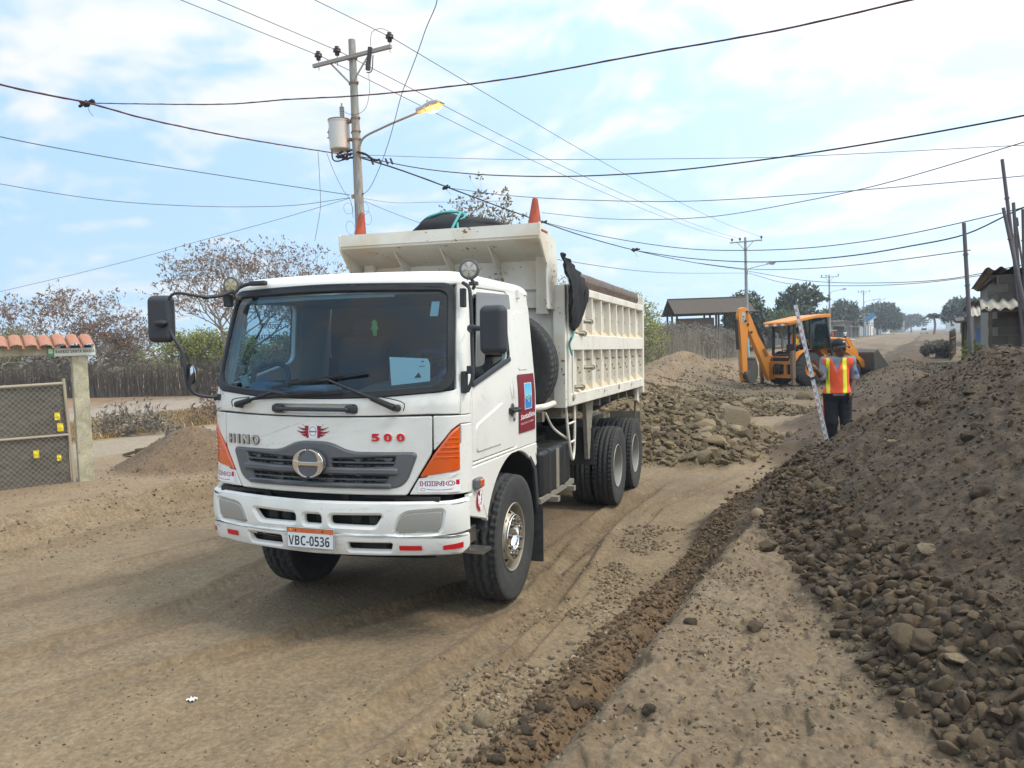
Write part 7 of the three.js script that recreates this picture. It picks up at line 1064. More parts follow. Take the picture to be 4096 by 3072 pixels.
{ // gate with concrete column, tiled coping and chain link leaf
  const c = V(-11.08, 0.30, -7.32), d = V(-0.46, 0, 0.888), ang = Math.atan2(-d.z, d.x); // local +x runs along the gate towards the viewer's left
  const o = thing('gate_shelter', 'cream concrete gate column and beam with red tiled coping at the left edge', 'gate', [c.x, c.y, c.z], ang);
  mesh('column', uvBox(rbox(0.20, 2.0, 0.20, 0, 1.0, 0, 0.012)), MH.cream, o); mesh('beam', uvBox(rbox(4.6, 0.14, 0.20, 2.15, 2.03, 0, 0.01)), MH.cream, o);
  const tileG = norm(grid(10, 1, (u, v) => { const a = Math.PI * u; return V(-Math.cos(a) * 0.078, Math.sin(a) * 0.045, mix(-0.26, 0.26, v)); })), chan = norm(grid(4, 1, (u, v) => V(mix(0.06, 0.12, u), -0.008 - 0.012 * Math.sin(u * Math.PI), mix(-0.26, 0.26, v))));
  for (let i = 0; i < 26; i++) for (const g of [tileG, chan]) { const t = mesh('roof_tile', g, MH.tile, o); t.position.set(-0.12 + i * 0.18, 2.15 + (i % 3) * 0.004, 0.02); t.rotation.x = -0.30; }
  const sg = cvs(512, 128, (x, w, h) => { x.fillStyle = '#d5d6c8'; x.fillRect(0, 0, w, h); x.fillStyle = '#4f8f6a'; x.fillRect(0, 0, 74, h); x.fillStyle = '#c8d8b8'; x.fillRect(14, 34, 46, 60); x.fillStyle = '#2a3240'; x.fillRect(140, 6, 330, 26); x.font = 'bold 50px sans-serif'; x.fillText('BARRIO SANTA MARIA', 84, 92, 420); });
  const sb = mesh('name_board', rbox(0.62, 0.155, 0.012, 0.10, 2.02, -0.112, 0.003), MH.pale, o); mesh('board_print', move(new THREE.PlaneGeometry(0.615, 0.15).rotateY(Math.PI), 0.10, 2.02, -0.1195), new THREE.MeshStandardMaterial({ map: sg, roughness: 0.6 }), sb);
  const leaf = mesh('gate_frame', [rod([0.16, 0.02, -0.06], [0.22, 1.62, -0.06], 0.022), rod([0.16, 0.04, -0.06], [3.6, 0.02, -0.06], 0.022), rod([0.20, 0.80, -0.06], [3.6, 0.80, -0.06], 0.02), rod([0.22, 1.55, -0.06], [3.6, 1.50, -0.06], 0.022), rod([3.6, 0, -0.06], [3.6, 1.5, -0.06], 0.022)], MH.pipe, o);
  const ws = []; for (let k = -26; k < 56; k++) for (const s of [1, -1]) { const x0 = k * 0.075, pts = []; let a = s > 0 ? x0 : x0 + 1.5, y = 0; const clipX = (x) => x > 0.19 && x < 3.58; let p0 = null; for (let q = 0; q <= 15; q++) { const yy = q * 0.10, xx = s > 0 ? x0 + yy : x0 + 1.5 - yy; if (clipX(xx)) { if (!p0) p0 = [xx, 0.03 + yy, -0.075]; pts[0] = [xx, 0.03 + yy, -0.075]; } } if (p0 && pts[0] && pts[0][1] - p0[1] > 0.05) ws.push(rod(p0, pts[0], 0.0022, 0.0022, 4)); }
  const mm = mesh('chain_link', ws, MH.wire, leaf); mm.userData.kind = 'stuff';
  mesh('shade_cloth', box(3.35, 1.46, 0.006, 1.88, 0.78, -0.03), MH.cloth, leaf);
  for (const [x, y, s] of [[0.33, 1.08, 1], [0.30, 0.92, 1.1], [0.62, 0.56, 1], [0.34, 0.48, 0.8]]) mesh('tape_scrap', grid(6, 6, (u, v) => V(x + (u - 0.5) * 0.07 * s, y + (v - 0.5) * 0.11 * s, -0.09 + 0.02 * N3(u * 3, v * 3, x * 9))), MH.yellow, leaf);
}
// window and door helpers for houses: opening set proud frame, dark pane behind
function winAt(o, x, y, z, w, h, ry, name = 'window') { const g = new THREE.Group(); g.name = name; g.position.set(x, y, z); g.rotation.y = ry; o.add(g); mesh('pane', box(w, h, 0.02, 0, 0, 0.012), name === 'door' ? MH.woodD : MH.dark, g); mesh('frame', [box(w + 0.1, 0.06, 0.06, 0, h / 2, 0.03), box(w + 0.1, 0.06, 0.06, 0, -h / 2, 0.03), box(0.06, h, 0.06, w / 2, 0, 0.03), box(0.06, h, 0.06, -w / 2, 0, 0.03)], MH.pale, g); return g; }
function corrugated(w, l, pitch = 0.18, amp = 0.035) { const n = Math.round(w / pitch) * 6; return grid(n, 1, (u, v) => V((u - 0.5) * w, amp * Math.sin(u * w / pitch * 6.2832), (v - 0.5) * l)); }
{ // near block house at right with corrugated awning
  const o = thing('block_house', 'grey concrete block house with corrugated awning at the right edge', 'house', [1.34, 1.0, -21.0]);
  mesh('wall_core', [uvBox(box(6.6, 3.35, 0.16, 3.3, 0.67, -0.1)), uvBox(box(0.16, 3.35, 7, 0.09, 0.67, -3.6)), uvBox(box(6.6, 3.35, 0.16, 3.3, 0.67, -7))], MH.mortar, o);
  const bg = norm(box(0.385, 0.185, 0.03)), bgs = norm(box(0.03, 0.185, 0.385)); for (let r = -5; r < 12; r++) { for (let k = 0; k < 6; k++) { const b = mesh('block', bg, (r * 7 + 70 + k * 3) % 5 < 2 ? MH.block : MH.blockD, o); b.position.set(0.2 + k * 0.4 - ((r & 1) ? 0.0 : 0.195) + 0.0, 0.1 + r * 0.195, -0.01); } for (let k = 0; k < 8; k++) { const b = mesh('block', bgs, (r * 5 + 50 + k) % 3 ? MH.blockD : MH.block, o); b.position.set(0.005, 0.1 + r * 0.195, -0.3 - k * 0.4 + (r & 1) * 0.195); } }
  const aw = mesh('awning', [turn(corrugated(6.8, 0.75, 0.20, 0.035), 0.30, 0, 0).translate(3.05, 1.68, 0.34)], MH.zinc, o); mesh('awning_beam', [box(6.8, 0.06, 0.05, 3.05, 1.54, 0.62), box(0.05, 0.06, 0.7, -0.25, 1.60, 0.3)], MH.woodD, aw);
  mesh('awning_post', rod([-0.16, -1.0, 0.62], [-0.18, 1.55, 0.62], 0.035), MH.woodD, o);
  mesh('upper_wall', [uvBox(box(6.4, 0.75, 0.14, 3.4, 2.0, -0.45)), uvBox(box(0.14, 0.9, 6, 0.6, 2.1, -3.3))], MH.blockD, o); mesh('upper_recess', box(0.42, 0.40, 0.05, 0.22, 1.98, -0.40), MH.woodD, o);
  const rf = mesh('roof', [turn(corrugated(7.2, 7.6, 0.25, 0.04), -0.02, 0, 0).translate(3.35, 2.42, -3.7)], MH.zincD, o); mesh('roof_beam', [box(7, 0.08, 0.08, 3.35, 2.32, -0.1), box(0.08, 0.08, 7, -0.05, 2.32, -3.6), bar([-0.05, 2.3, -0.2], [0.05, 1.9, -0.3], 0.06, 0.06)], MH.woodD, rf);
  winAt(o, 1.55, 1.12, 0.02, 0.5, 0.5, 0); const tank = mesh('blue_drum', lathe([[0, 0], [0.13, 0], [0.14, 0.45], [0, 0.46]], 18).translate(-0.25, -0.55, -0.4), MH.teal, o);
}
{ // lower house behind it, board fence, dark lean-to
  const o = thing('tin_roof_house', 'small house with ribbed tin roof behind the near block house', 'house', [1.45, 0.4, -35]);
  mesh('wall', [uvBox(box(5, 2.25, 0.15, 2.5, 1.1, 0)), uvBox(box(0.15, 2.25, 6, 0.08, 1.1, -3))], MH.pale, o); mesh('roof', turn(corrugated(5.6, 1.6, 0.16, 0.03), 0.25, 0, 0).translate(2.6, 2.42, 0.35), MH.zinc, o); mesh('roof_slab', turn(corrugated(5.6, 6, 0.16, 0.03), -0.05, 0, 0).translate(2.6, 2.65, -3.1), MH.zincD, o); winAt(o, 0.9, 1.1, 0.08, 0.5, 1.9, 0, 'door'); winAt(o, 0.0, 1.2, -1.5, 0.8, 0.8, -Math.PI / 2);
  mesh('blue_panel', box(0.3, 1.7, 0.04, 0.22, 0.9, 0.1), MH.blue, o);
  const l = thing('lean_to', 'dark wooden lean-to roof on posts beyond the tin roofed house', 'lean-to', [1.5, 0.5, -44]); mesh('roof', uvBox(box(4.2, 0.10, 5, 1.7, 2.28, -2, 0.04, 0, 0.10)), MH.woodD, l); for (const [x, z] of [[0, 0.2], [0, -3.8], [3, 0.2]]) mesh('post', rod([x, -0.2, z], [x, 2.2, z], 0.08), MH.woodD, l); mesh('back_wall', uvBox(box(4, 2.1, 0.1, 2, 1.05, -4)), MH.wood, l);
  const f = thing('board_fence', 'weathered board fence on the right side beyond the lean-to', 'fence', [0.9, hgt(0.9, -49), -49]); const r = rng(17); for (let i = 0; i < 60; i++) { const h = 1.5 + r() * 0.35, b = mesh('board', box(0.03, h, 0.19), r() < 0.5 ? MH.wood : MH.woodD, f); b.position.set((r() - 0.5) * 0.04 + i * 0.01, h / 2 - 0.1, -i * 0.22); b.rotation.x = (r() - 0.5) * 0.05; } mesh('fence_rail', [bar([0.03, 0.4, 0], [0.6, 0.4, -13], 0.05, 0.06), bar([0.03, 1.2, 0], [0.6, 1.2, -13], 0.05, 0.06)], MH.woodD, f);
}
bush('low grey scrub by the board fence on the right side of the street', 0.3, -54, 1.0, 2.2, 95, ML.grey, 10, 0.16, 'scrub_bush'); bush('green plant under the awning of the block house', 1.0, -22.2, 1.4, 0.7, 96, ML.lime, 3, 0.1, 'garden_plant');
// bamboo poles
for (const [a, b, label] of [[[0.59, 4.24, -18.0], [0.76, 0.2, -17.9], 'lone bamboo post standing left of the block house'], [[1.39, 5.79, -20.3], [1.95, 0.3, -20.35], 'tallest leaning bamboo pole above the block house roof'], [[1.40, 4.74, -20.2], [2.2, 0.3, -20.3], 'shorter bamboo pole leaning left above the block house'], [[1.64, 4.92, -20.9], [1.9, 0.3, -20.85], 'thin upright bamboo pole behind the tallest one'], [[1.78, 4.7, -20.45], [1.85, 0.3, -20.3], 'bamboo pole at the right picture edge']]) { const p = tag(mesh('bamboo_pole', [rod(a, b, 0.035, 0.045, 10), ...[0.15, 0.3, 0.45, 0.6, 0.75].map((t) => { const q = v3(a).lerp(v3(b), t); return rod(q, q.clone().add(v3(b).sub(v3(a)).multiplyScalar(0.006)), 0.05, 0.05, 10); })], MH.bamboo, null), label, 'pole', 'bamboo poles beside the block house'); }
tag(mesh('leaning_plank', [bar([1.68, 4.6, -20.95], [2.2, 0.3, -20.9], 0.03, 0.16), bar([1.70, 4.58, -20.92], [1.72, 4.4, -20.92], 0.05, 0.10)], MH.wood, null), 'broad grey plank leaning among the bamboo poles', 'plank');
{ // open wooden house on posts
  const y0 = hgt(-18, -76), o = thing('wooden_house', 'open wooden house on posts with low pitched roof behind the stick fence', 'house', [-16, y0, -76.6], 0.49);
  mesh('roof', [uvBox(box(7.4, 0.08, 3.6, -3.1, 4.75, 1.5, 0.44)), uvBox(box(7.4, 0.08, 3.6, -3.1, 4.75, -1.5, -0.44))], MH.roofBrown, o); mesh('gable', prism([[-2.5, 0], [2.5, 0], [0, 1.1]], 0.06).rotateY(Math.PI / 2).translate(-0.6, 4.2, 0), MH.woodD, o);
  for (const x of [-0.2, -1.4, -2.8, -6.4]) for (const z of [2.2, 0, -2.2]) mesh('post', box(0.16, 4.1, 0.16, x, 2.0, z), MH.woodD, o);
  mesh('wall', [uvBox(box(3.4, 2.6, 0.08, -4.8, 2.3, 2.1)), uvBox(box(0.08, 2.6, 4.2, -3.0, 2.3, 0))], MH.wood, o); winAt(o, -5.5, 2.5, 2.15, 1.0, 0.8, 0); winAt(o, -3.6, 2.0, 2.15, 0.8, 1.9, 0, 'door'); mesh('floor', uvBox(box(6.8, 0.15, 4.6, -3.2, 1.0, 0)), MH.wood, o);
  const rl = mesh('railing', [box(3.2, 0.14, 0.06, -1.2, 2.02, 2.4), box(3.2, 0.14, 0.06, -1.2, 0.85, 2.4)], MH.rail, o); for (let i = 0; i < 15; i++) mesh('baluster', box(0.06, 1.1, 0.04, -2.7 + i * 0.215, 1.43, 2.4, 0, 0, (i % 2 ? 0.08 : -0.06)), MH.rail, rl);
}
// houses along the far left of the street
function house(label, x, z, w, d, h, wallM, roofM, opts = {}) {
  const y0 = hgt(x, z) - 0.3, o = thing('far_house', label, 'house', [x, y0, z], 0, 'houses along the left of the street');
  mesh('wall', uvBox(box(w, h, d, -w / 2, h / 2, -d / 2)), wallM, o); mesh('roof', uvBox(box(w + 0.8, 0.16, d + 0.8, -w / 2, h + 0.08, -d / 2, opts.tilt ?? 0.02, 0, opts.roll ?? -0.03)), roofM, o);
  const n = Math.max(1, Math.floor(d / 5)); for (let i = 0; i < n; i++) { winAt(o, 0.01, h * 0.55, -d * (i + 0.3) / n, 1.2, 1.1, Math.PI / 2); if (i % 2 === 0) winAt(o, 0.01, 1.15, -d * (i + 0.72) / n, 0.95, 2.0, Math.PI / 2, 'door'); } for (let i = 0; i < Math.floor(w / 4); i++) winAt(o, -2 - i * 4, h * 0.55, 0.01, 1.2, 1.0, 0);
  if (opts.porch) { mesh('porch_roof', uvBox(box(3, 0.1, d * 0.8, 1.4, h * 0.72, -d / 2, 0, 0, -0.08)), MH.zincD, o); for (const zz of [-d * 0.15, -d * 0.5, -d * 0.85]) mesh('porch_post', box(0.12, h * 0.7, 0.12, 2.6, h * 0.35, zz), MH.wood, o); }
  return o;
}
house('low grey house behind the third pole', -16.5, -128, 9, 14, 3.0, MH.pale, MH.zincD, { porch: true }); house('grey walled house with flat roof left of the blue sign board', -15.5, -150, 10, 26, 3.7, MH.block, MH.roofBrown, { porch: true }); house('pale house with veranda right of the blue sign board', -15.5, -190, 9, 24, 4.0, MH.pale, MH.zinc, { porch: true }); house('taller two storey house far down the street', -14.5, -232, 8, 18, 6.2, MH.white, MH.roofBrown); house('long pale blue roofed warehouse behind the far houses', -20, -282, 24, 50, 8.2, MH.white, std(0.42, 0.50, 0.56, 0.6), { roll: 0.06 }); house('low dark roofed house behind the leafy trees left of the digger', -18, -92, 12, 16, 3.2, MH.block, MH.roofBrown); house('small white house at the end of the street', -13.5, -300, 8, 30, 4.5, MH.white, MH.blue);
for (let i = 0; i < 4; i++) tag(mesh('brick_chimney', [box(1.0, 4.2, 1.0, -13.2 + i * 1.15, 8.2, -262), box(1.12, 0.2, 1.12, -13.2 + i * 1.15, 10.3, -262)], std(0.24, 0.15, 0.10, 0.9), null), `${['leftmost', 'second', 'third', 'rightmost'][i]} brown square stack of the four above the far roofs`, 'chimney', 'row of brown stacks');
{ const o = thing('sign_board', 'tilted blue and white sign board on the fourth pole', 'sign board', [-11.5, 5.2, -188], 0.1); mesh('panel', box(2.0, 1.3, 0.08, 0, 0, 0, 0, 0, 0.62), std(0.06, 0.22, 0.42, 0.6), o); mesh('stripe', box(2.0, 0.25, 0.09, 0.36, -0.5, 0, 0, 0, 0.62), MH.white, o); mesh('bracket', rod([-1.4, 0, 0], [0, 0, 0], 0.06), MP.galv, o); }
house('block house beyond the board fence on the right', 16, -80, 12, 20, 3.4, MH.block, MH.zincD); 
house('pale house on the right near the end of the street', 26, -235, 14, 40, 4.2, MH.pale, MH.roofBrown); house('low white house closing the far end of the street at right', 22, -380, 16, 30, 5, MH.white, MH.zinc); house('grey house closing the far end of the street at left', -12, -430, 14, 30, 6, MH.pale, MH.roofBrown);
tree('leafy_tree', 'hazy tree at the far end of the street, right of the poles', 10, -420, 8, 16, 58, { ...leafy, d: 4, cl: 2.2 }, ML.dark, 26, 1.1, 'leafy trees along the street'); tree('leafy_tree', 'hazy tree at the far end of the street among the last poles', -9, -470, 9, 18, 59, { ...leafy, d: 4, cl: 2.4 }, ML.dark, 26, 1.2, 'leafy trees along the street'); tree('leafy_tree', 'bushy tree over the right verge beyond the board fence', 9.5, -105, 5.6, 9, 60, { ...leafy, cl: 1.0 }, ML.dark, 16, 0.5, 'leafy trees along the street');
{ // parked car and bystanders far down the street
  const y0 = hgt(-1.5, -230), o = thing('parked_car', 'tiny white car far down the street', 'car', [-1.5, y0, -230]); mesh('car_body', [prism([[-0.85, 0.35], [0.85, 0.35], [0.88, 0.85], [0.7, 0.95], [0.55, 1.45], [-0.55, 1.45], [-0.7, 0.95], [-0.88, 0.85]], 4.0, 0.05, 0.08)], MH.white, o); mesh('car_window', box(1.15, 0.42, 0.04, 0, 1.18, 2.0), MH.dark, o); for (const x of [0.7, -0.7]) for (const z of [1.3, -1.3]) mesh('wheel', move(turn(new THREE.CylinderGeometry(0.32, 0.32, 0.22, 16), 0, 0, Math.PI / 2), x, 0.32, z), M.rubber, o); mesh('headlight', [box(0.25, 0.14, 0.05, 0.6, 0.75, 2.0), box(0.25, 0.14, 0.05, -0.6, 0.75, 2.0)], MH.white, o);
  const st = { hip: [0, 0.88, 0], chest: [0, 1.2, 0], neck: [0, 1.38, 0], head: [0, 1.52, 0.01], face: 0, shL: [0.17, 1.34, 0], shR: [-0.17, 1.34, 0], elL: [0.22, 1.08, 0], elR: [-0.22, 1.08, 0], wrL: [0.2, 0.86, 0.06], wrR: [-0.2, 0.86, 0.06], hipL: [0.08, 0.86, 0], hipR: [-0.08, 0.86, 0], knL: [0.09, 0.47, 0.02], knR: [-0.09, 0.47, 0.02], anL: [0.1, 0.085, -0.02], anR: [-0.1, 0.085, -0.02], toL: [0.11, 0.04, 0.12], toR: [-0.11, 0.04, 0.12], palmL: [-1, 0, 0], palmR: [1, 0, 0], gripL: false, gripR: false };
  for (const [x, z, label, q] of [[-11.0, -124.5, 'distant bystander in a white shirt near the third pole', { shirt: MH.white, sleeve: -0.4 }], [-12.2, -119, 'distant bystander in a red shirt left of the third pole', { shirt: std(0.5, 0.05, 0.04, 0.9), sleeve: -0.4 }]]) person(thing('person', label, 'person', [x, hgt(x, z), z], 0.6), st, q);
}
// planks, slab and litter by the gate
{ const r = rng(3); const pl = (a, b, w, label) => tag(mesh('timber_plank', [bar(a, b, w, 0.035), bar([a[0], a[1] + 0.02, a[2]], [mix(a[0], b[0], 0.1), mix(a[1], b[1], 0.1) + 0.02, mix(a[2], b[2], 0.1)], w * 0.6, 0.01)], MH.wood, null), label, 'plank', 'planks lying by the gate'); pl([-12.9, hgt(-12.9, -9.3) + 0.03, -9.3], [-11.7, hgt(-11.7, -9.4) + 0.15, -9.4], 0.14, 'long weathered plank propped on the small soil heap'); pl([-13.4, hgt(-13.4, -9.9) + 0.03, -9.9], [-12.3, hgt(-12.3, -10.2) + 0.06, -10.2], 0.12, 'shorter plank lying behind the propped one');
  const y = hgt(-12.2, -9.9); tag(mesh('concrete_slab', [uvBox(rbox(0.75, 0.42, 0.12, -12.1, y + 0.18, -9.95, 0.015, 1, -0.1, 0.35)), uvBox(rbox(0.72, 0.05, 0.10, -12.1, y + 0.40, -9.97, 0.01, 1, -0.1, 0.35))], MH.block, null), 'grey concrete slab standing behind the small soil heap', 'slab');
  for (const [x, z, label] of [[-16.6, -15.2, 'white foam plate on the edge of the lot'], [-4.09, -3.3, 'crumpled white scrap on the road in the foreground'], [-24.5, -24.0, 'white litter in front of the dark stick fence'], [-16.9, -14.0, 'small white litter in the dry weeds']]) { const h = hgt(x, z); tag(mesh('litter', grid(10, 10, (u, v) => V(x + (u - 0.5) * 0.055 + 0.008 * N3(u * 5, v * 5, x), h + 0.01 + 0.014 * N3(u * 4, v * 4, z), z + (v - 0.5) * 0.045)), MH.white, null), label, 'litter', 'scraps of litter'); } }
// ---------------------------------------------------------------- stones and clods
const warm = (c) => [c[0], c[1] * 0.915, c[2] * 0.80];
function rockGeo(seed, detail, rough = 0.30, round = 0) {
  const g = mergeVertices((() => { const q = new THREE.IcosahedronGeometry(1, detail); q.deleteAttribute('uv'); q.deleteAttribute('normal'); return q; })(), 1e-4), p = g.attributes.position, r = rng(seed), cuts = [];
  for (let k = 0; k < 10; k++) cuts.push([V(r() - 0.5, r() - 0.5, r() - 0.5).normalize(), mix(0.48, 0.80, r()) + round]);
  const s = [0.85 + r() * 0.4, 0.6 + r() * 0.3, 0.85 + r() * 0.4];
  for (let i = 0; i < p.count; i++) { const v = V().fromBufferAttribute(p, i), n = 1 + rough * 0.5 * fbm(v.x * 1.6 + seed, v.y * 1.6, v.z * 1.6, 3) + (rough > 0.5 ? 0.13 * fbm(v.x * 5 + seed, v.y * 5, v.z * 5, 2) : 0); v.multiplyScalar(n); for (const [d, c] of cuts) { const t = v.dot(d); if (t > c) v.addScaledVector(d, c - t); } p.setXYZ(i, v.x * s[0], v.y * s[1], v.z * s[2]); }
  const q = round ? g : g.toNonIndexed(); q.computeVertexNormals(); return uvBox(q, 0.5);
}
const rockHi = [1, 2, 3, 4, 5, 6, 7, 8].map((s) => rockGeo(s * 13, 2)), rockLo = [1, 2, 3, 4, 5].map((s) => rockGeo(s * 29, 1)), roundHi = [1, 2, 3, 4].map((s) => rockGeo(s * 41, 3, 0.16, 0.35)), clodHi = [1, 2, 3, 4, 5, 6].map((s) => rockGeo(s * 53, 4, 0.85, 0.12)), clodLo = [1, 2, 3, 4].map((s) => rockGeo(s * 61, 2, 0.85, 0.05));
const rockMats = [[0.235, 0.185, 0.115], [0.27, 0.215, 0.14], [0.20, 0.165, 0.115], [0.30, 0.25, 0.18], [0.175, 0.14, 0.092]].map((c) => std(...warm(c), 0.95, 0, { map: rep(tSoil, 1.5), bumpMap: rep(tFine, 1.2), bumpScale: 0.006 }));
const mudMats = [[0.125, 0.092, 0.060], [0.15, 0.112, 0.072], [0.10, 0.075, 0.052]].map((c) => std(...warm(c), 0.97, 0, { map: rep(tSoil, 1.5), bumpMap: rep(tFine, 1.2), bumpScale: 0.008 }));
const stoneMats = [[0.27, 0.22, 0.155], [0.22, 0.18, 0.13], [0.31, 0.265, 0.20]].map((c) => std(...warm(c), 0.9, 0, { map: rep(tConc, 1.2) }));
function stone(geos, mats, x, z, s, r, label, group, name = 'rock', sink = 0.25, cat = 'rock') {
  const m = new THREE.Mesh(geos[Math.floor(r() * geos.length)], mats[Math.floor(r() * mats.length)]); m.name = name; m.castShadow = m.receiveShadow = true;
  m.position.set(x, hgt(x, z) + s * 0.6 * (0.5 - sink), z); s *= 0.62; m.scale.set(s * (0.85 + 0.3 * r()), s * (0.75 + 0.4 * r()), s * (0.85 + 0.3 * r())); m.rotation.set(r() * 0.6, r() * 6.28, r() * 0.6); scene.add(m); tag(m, label, cat, group);
}
const R = rng(2024);
// singled-out stones
stone(rockHi, [rockMats[4]], -3.74, -17.1, 0.62, R, 'largest angular boulder at the right foot of the gravel heap', undefined, 'boulder', 0.2); stone(rockHi, [rockMats[4]], -4.05, -18.0, 0.45, R, 'second boulder just behind the largest one by the gravel heap', undefined, 'boulder', 0.2); stone(rockHi, [rockMats[4]], -3.69, -27.8, 0.42, R, 'lone cubic rock standing on the road left of the worker', undefined, 'boulder', 0.05);
stone(roundHi, [std(0.34, 0.245, 0.145, 0.85, 0, { map: rep(tConc, 1) })], -1.42, -7.4, 0.12, R, 'smooth tan round stone on the bank edge', undefined, 'cobble', 0.1); stone(rockHi, [stoneMats[0]], 0.09, -3.97, 0.095, R, 'pale block shaped stone at the foot of the dark mound', undefined, 'cobble', 0.1); stone(roundHi, [stoneMats[0]], -2.30, -3.84, 0.10, R, 'pale pointed stone among the pebbles at the road edge', undefined, 'cobble', 0.15); stone(clodHi, [mudMats[1]], -1.14, -6.35, 0.13, R, 'brown clod lying on the bank in front of the mound', undefined, 'soil_clod', 0.2, 'clod'); stone(clodHi, [mudMats[1]], -0.89, -4.5, 0.075, R, 'small brown clod in the middle of the bank', undefined, 'soil_clod', 0.2, 'clod'); stone(clodHi, [mudMats[2]], -1.14, -3.36, 0.05, R, 'dark little clod on the bank near the lower edge', undefined, 'soil_clod', 0.2, 'clod'); stone(clodHi, [mudMats[0]], -1.26, -4.5, 0.055, R, 'flat clod at the rim of the bank', undefined, 'soil_clod', 0.35, 'clod');
stone(rockHi, [stoneMats[1]], -0.02, -5.1, 0.09, R, 'long pale stone on the lower slope of the mound', undefined, 'cobble', 0.2);
// stones one can tell apart, by heap; samples are kept where they lie on the slopes in view
const pick = (n, f) => { let k = 0, guard = 0; while (k < n && guard++ < n * 60) if (f()) k++; };
const smallest = (a, b, p) => a + (b - a) * Math.pow(R(), p);
pick(120, () => { const x = mix(-8.2, -2.9, R()), z = mix(-24.5, -13.2, R()), gp = gravelPile(x, z); if (gp < -0.06 || gp > 1.3 || x + z * 0.12 < -8) return false; stone(rockHi, rockMats, x, z, smallest(0.14, 0.36, 2.2) * (gp < 0.5 ? 1.1 : 0.7), R, 'angular grey brown rock in the gravel heap behind the truck', 'rocks of the gravel heap'); return true; });
pick(80, () => { const z = mix(-13, -3.4, R()), x = mix(-1.5, 1.6, R()), mm = moundMain(x, z), b = mm - 0.5; if (b < 0.0 || b > 1.2) return false; const low = b < 0.35; if (!low && R() < 0.45) return false; stone(R() < 0.8 ? clodHi : rockHi, R() < 0.95 ? mudMats : stoneMats, x, z, smallest(0.05, low ? 0.16 : 0.10, 2.4), R, 'earthy stone or clod on the dark soil mound at right', 'stones and clods of the dark mound', 'rock', 0.3); return true; });
pick(50, () => { const z = mix(-8.2, -3.0, R()), x = -2.12 + 0.10 * N3(z * 0.7, 1.7, 0.3) + mix(0.02, 0.40, R()); stone(clodHi, mudMats, x, z, smallest(0.03, 0.085, 2), R, 'brown clod in the loose soil ridge along the road edge', 'clods of the roadside ridge', 'soil_clod', 0.3, 'clod'); return true; });
pick(40, () => { const z = mix(-7.2, -3.1, R()), x = lin([[-3, -2.42], [-4.9, -2.42], [-5.8, -2.6], [-7.3, -2.62]], z) + (R() - 0.5) * 0.42; stone(roundHi, stoneMats, x, z, smallest(0.022, 0.055, 1.8), R, 'pale pebble in the stony strip at the road edge', 'pebbles of the stony strip', 'pebble', 0.25, 'pebble'); return true; });
// what nobody could count: gravel, grit and crumbs
function scatter(name, label, geos, mat, n, f, cols, seed) {
  const r = rng(seed), lists = geos.map(() => []); let guard = 0, k = 0;
  while (k < n && guard++ < n * 12) { const q = f(r); if (!q) continue; lists[k % geos.length].push(q); k++; }
  const g = thing(name, label, 'gravel'); g.userData.kind = 'stuff'; const M4 = new THREE.Matrix4(), Q = new THREE.Quaternion(), E = new THREE.Euler(), C = new THREE.Color();
  geos.forEach((geo, i) => { const L = lists[i]; if (!L.length) return; const im = new THREE.InstancedMesh(geo, mat, L.length); im.name = 'grains'; im.userData.kind = 'stuff'; im.castShadow = im.receiveShadow = true; L.forEach(([x, z, s, sink = 0.2], j) => { Q.setFromEuler(E.set(r() * 6, r() * 6, r() * 6)); M4.compose(V(x, hgt(x, z) + s * 0.5 * (0.4 - sink), z), Q, V(s * (0.40 + 0.25 * r()), s * (0.30 + 0.2 * r()), s * (0.40 + 0.25 * r()))); im.setMatrixAt(j, M4); const c = warm(cols[Math.floor(r() * cols.length)]), t = 0.75 + 0.5 * r(); im.setColorAt(j, C.setRGB(c[0] * t, c[1] * t, c[2] * t)); }); g.add(im); });
}
const grainMat = std(1, 1, 1, 0.95, 0, { map: rep(tConc, 1) });
const cRock = [[0.235, 0.185, 0.115], [0.27, 0.215, 0.14], [0.20, 0.165, 0.115], [0.32, 0.27, 0.19], [0.165, 0.13, 0.085]], cMud = [[0.12, 0.088, 0.058], [0.10, 0.075, 0.05], [0.15, 0.11, 0.07], [0.20, 0.155, 0.105]], cPeb = [[0.34, 0.28, 0.20], [0.26, 0.215, 0.155], [0.42, 0.36, 0.28], [0.22, 0.17, 0.12]], cRoad = [[0.24, 0.18, 0.115], [0.19, 0.14, 0.09], [0.34, 0.28, 0.2]];
scatter('heap_gravel', 'broken rock covering the gravel heaps behind the truck', rockLo, grainMat, 15000, (r) => { const x = mix(-10, -2.6, r()), z = mix(-27.5, -13, Math.pow(r(), 0.9)), gp = gravelPile(x, z); if (gp < -0.06 - r() * 0.1) return null; const hi = gp > 0.9; return [x, z, mix(0.03, hi ? 0.09 : 0.20, Math.pow(r(), 2.6))]; }, cRock, 301);
scatter('digger_gravel', 'dark broken gravel on the ground round the digger', rockLo, grainMat, 4500, (r) => { const x = mix(-9.5, -2.4, r()), z = mix(-41, -27, r()); if (fbm(x * 0.4, z * 0.4, 3, 2) < -0.15) return null; return [x, z, mix(0.02, 0.11, Math.pow(r(), 2.2))]; }, [[0.17, 0.14, 0.095], [0.22, 0.18, 0.12], [0.14, 0.115, 0.08]], 302);
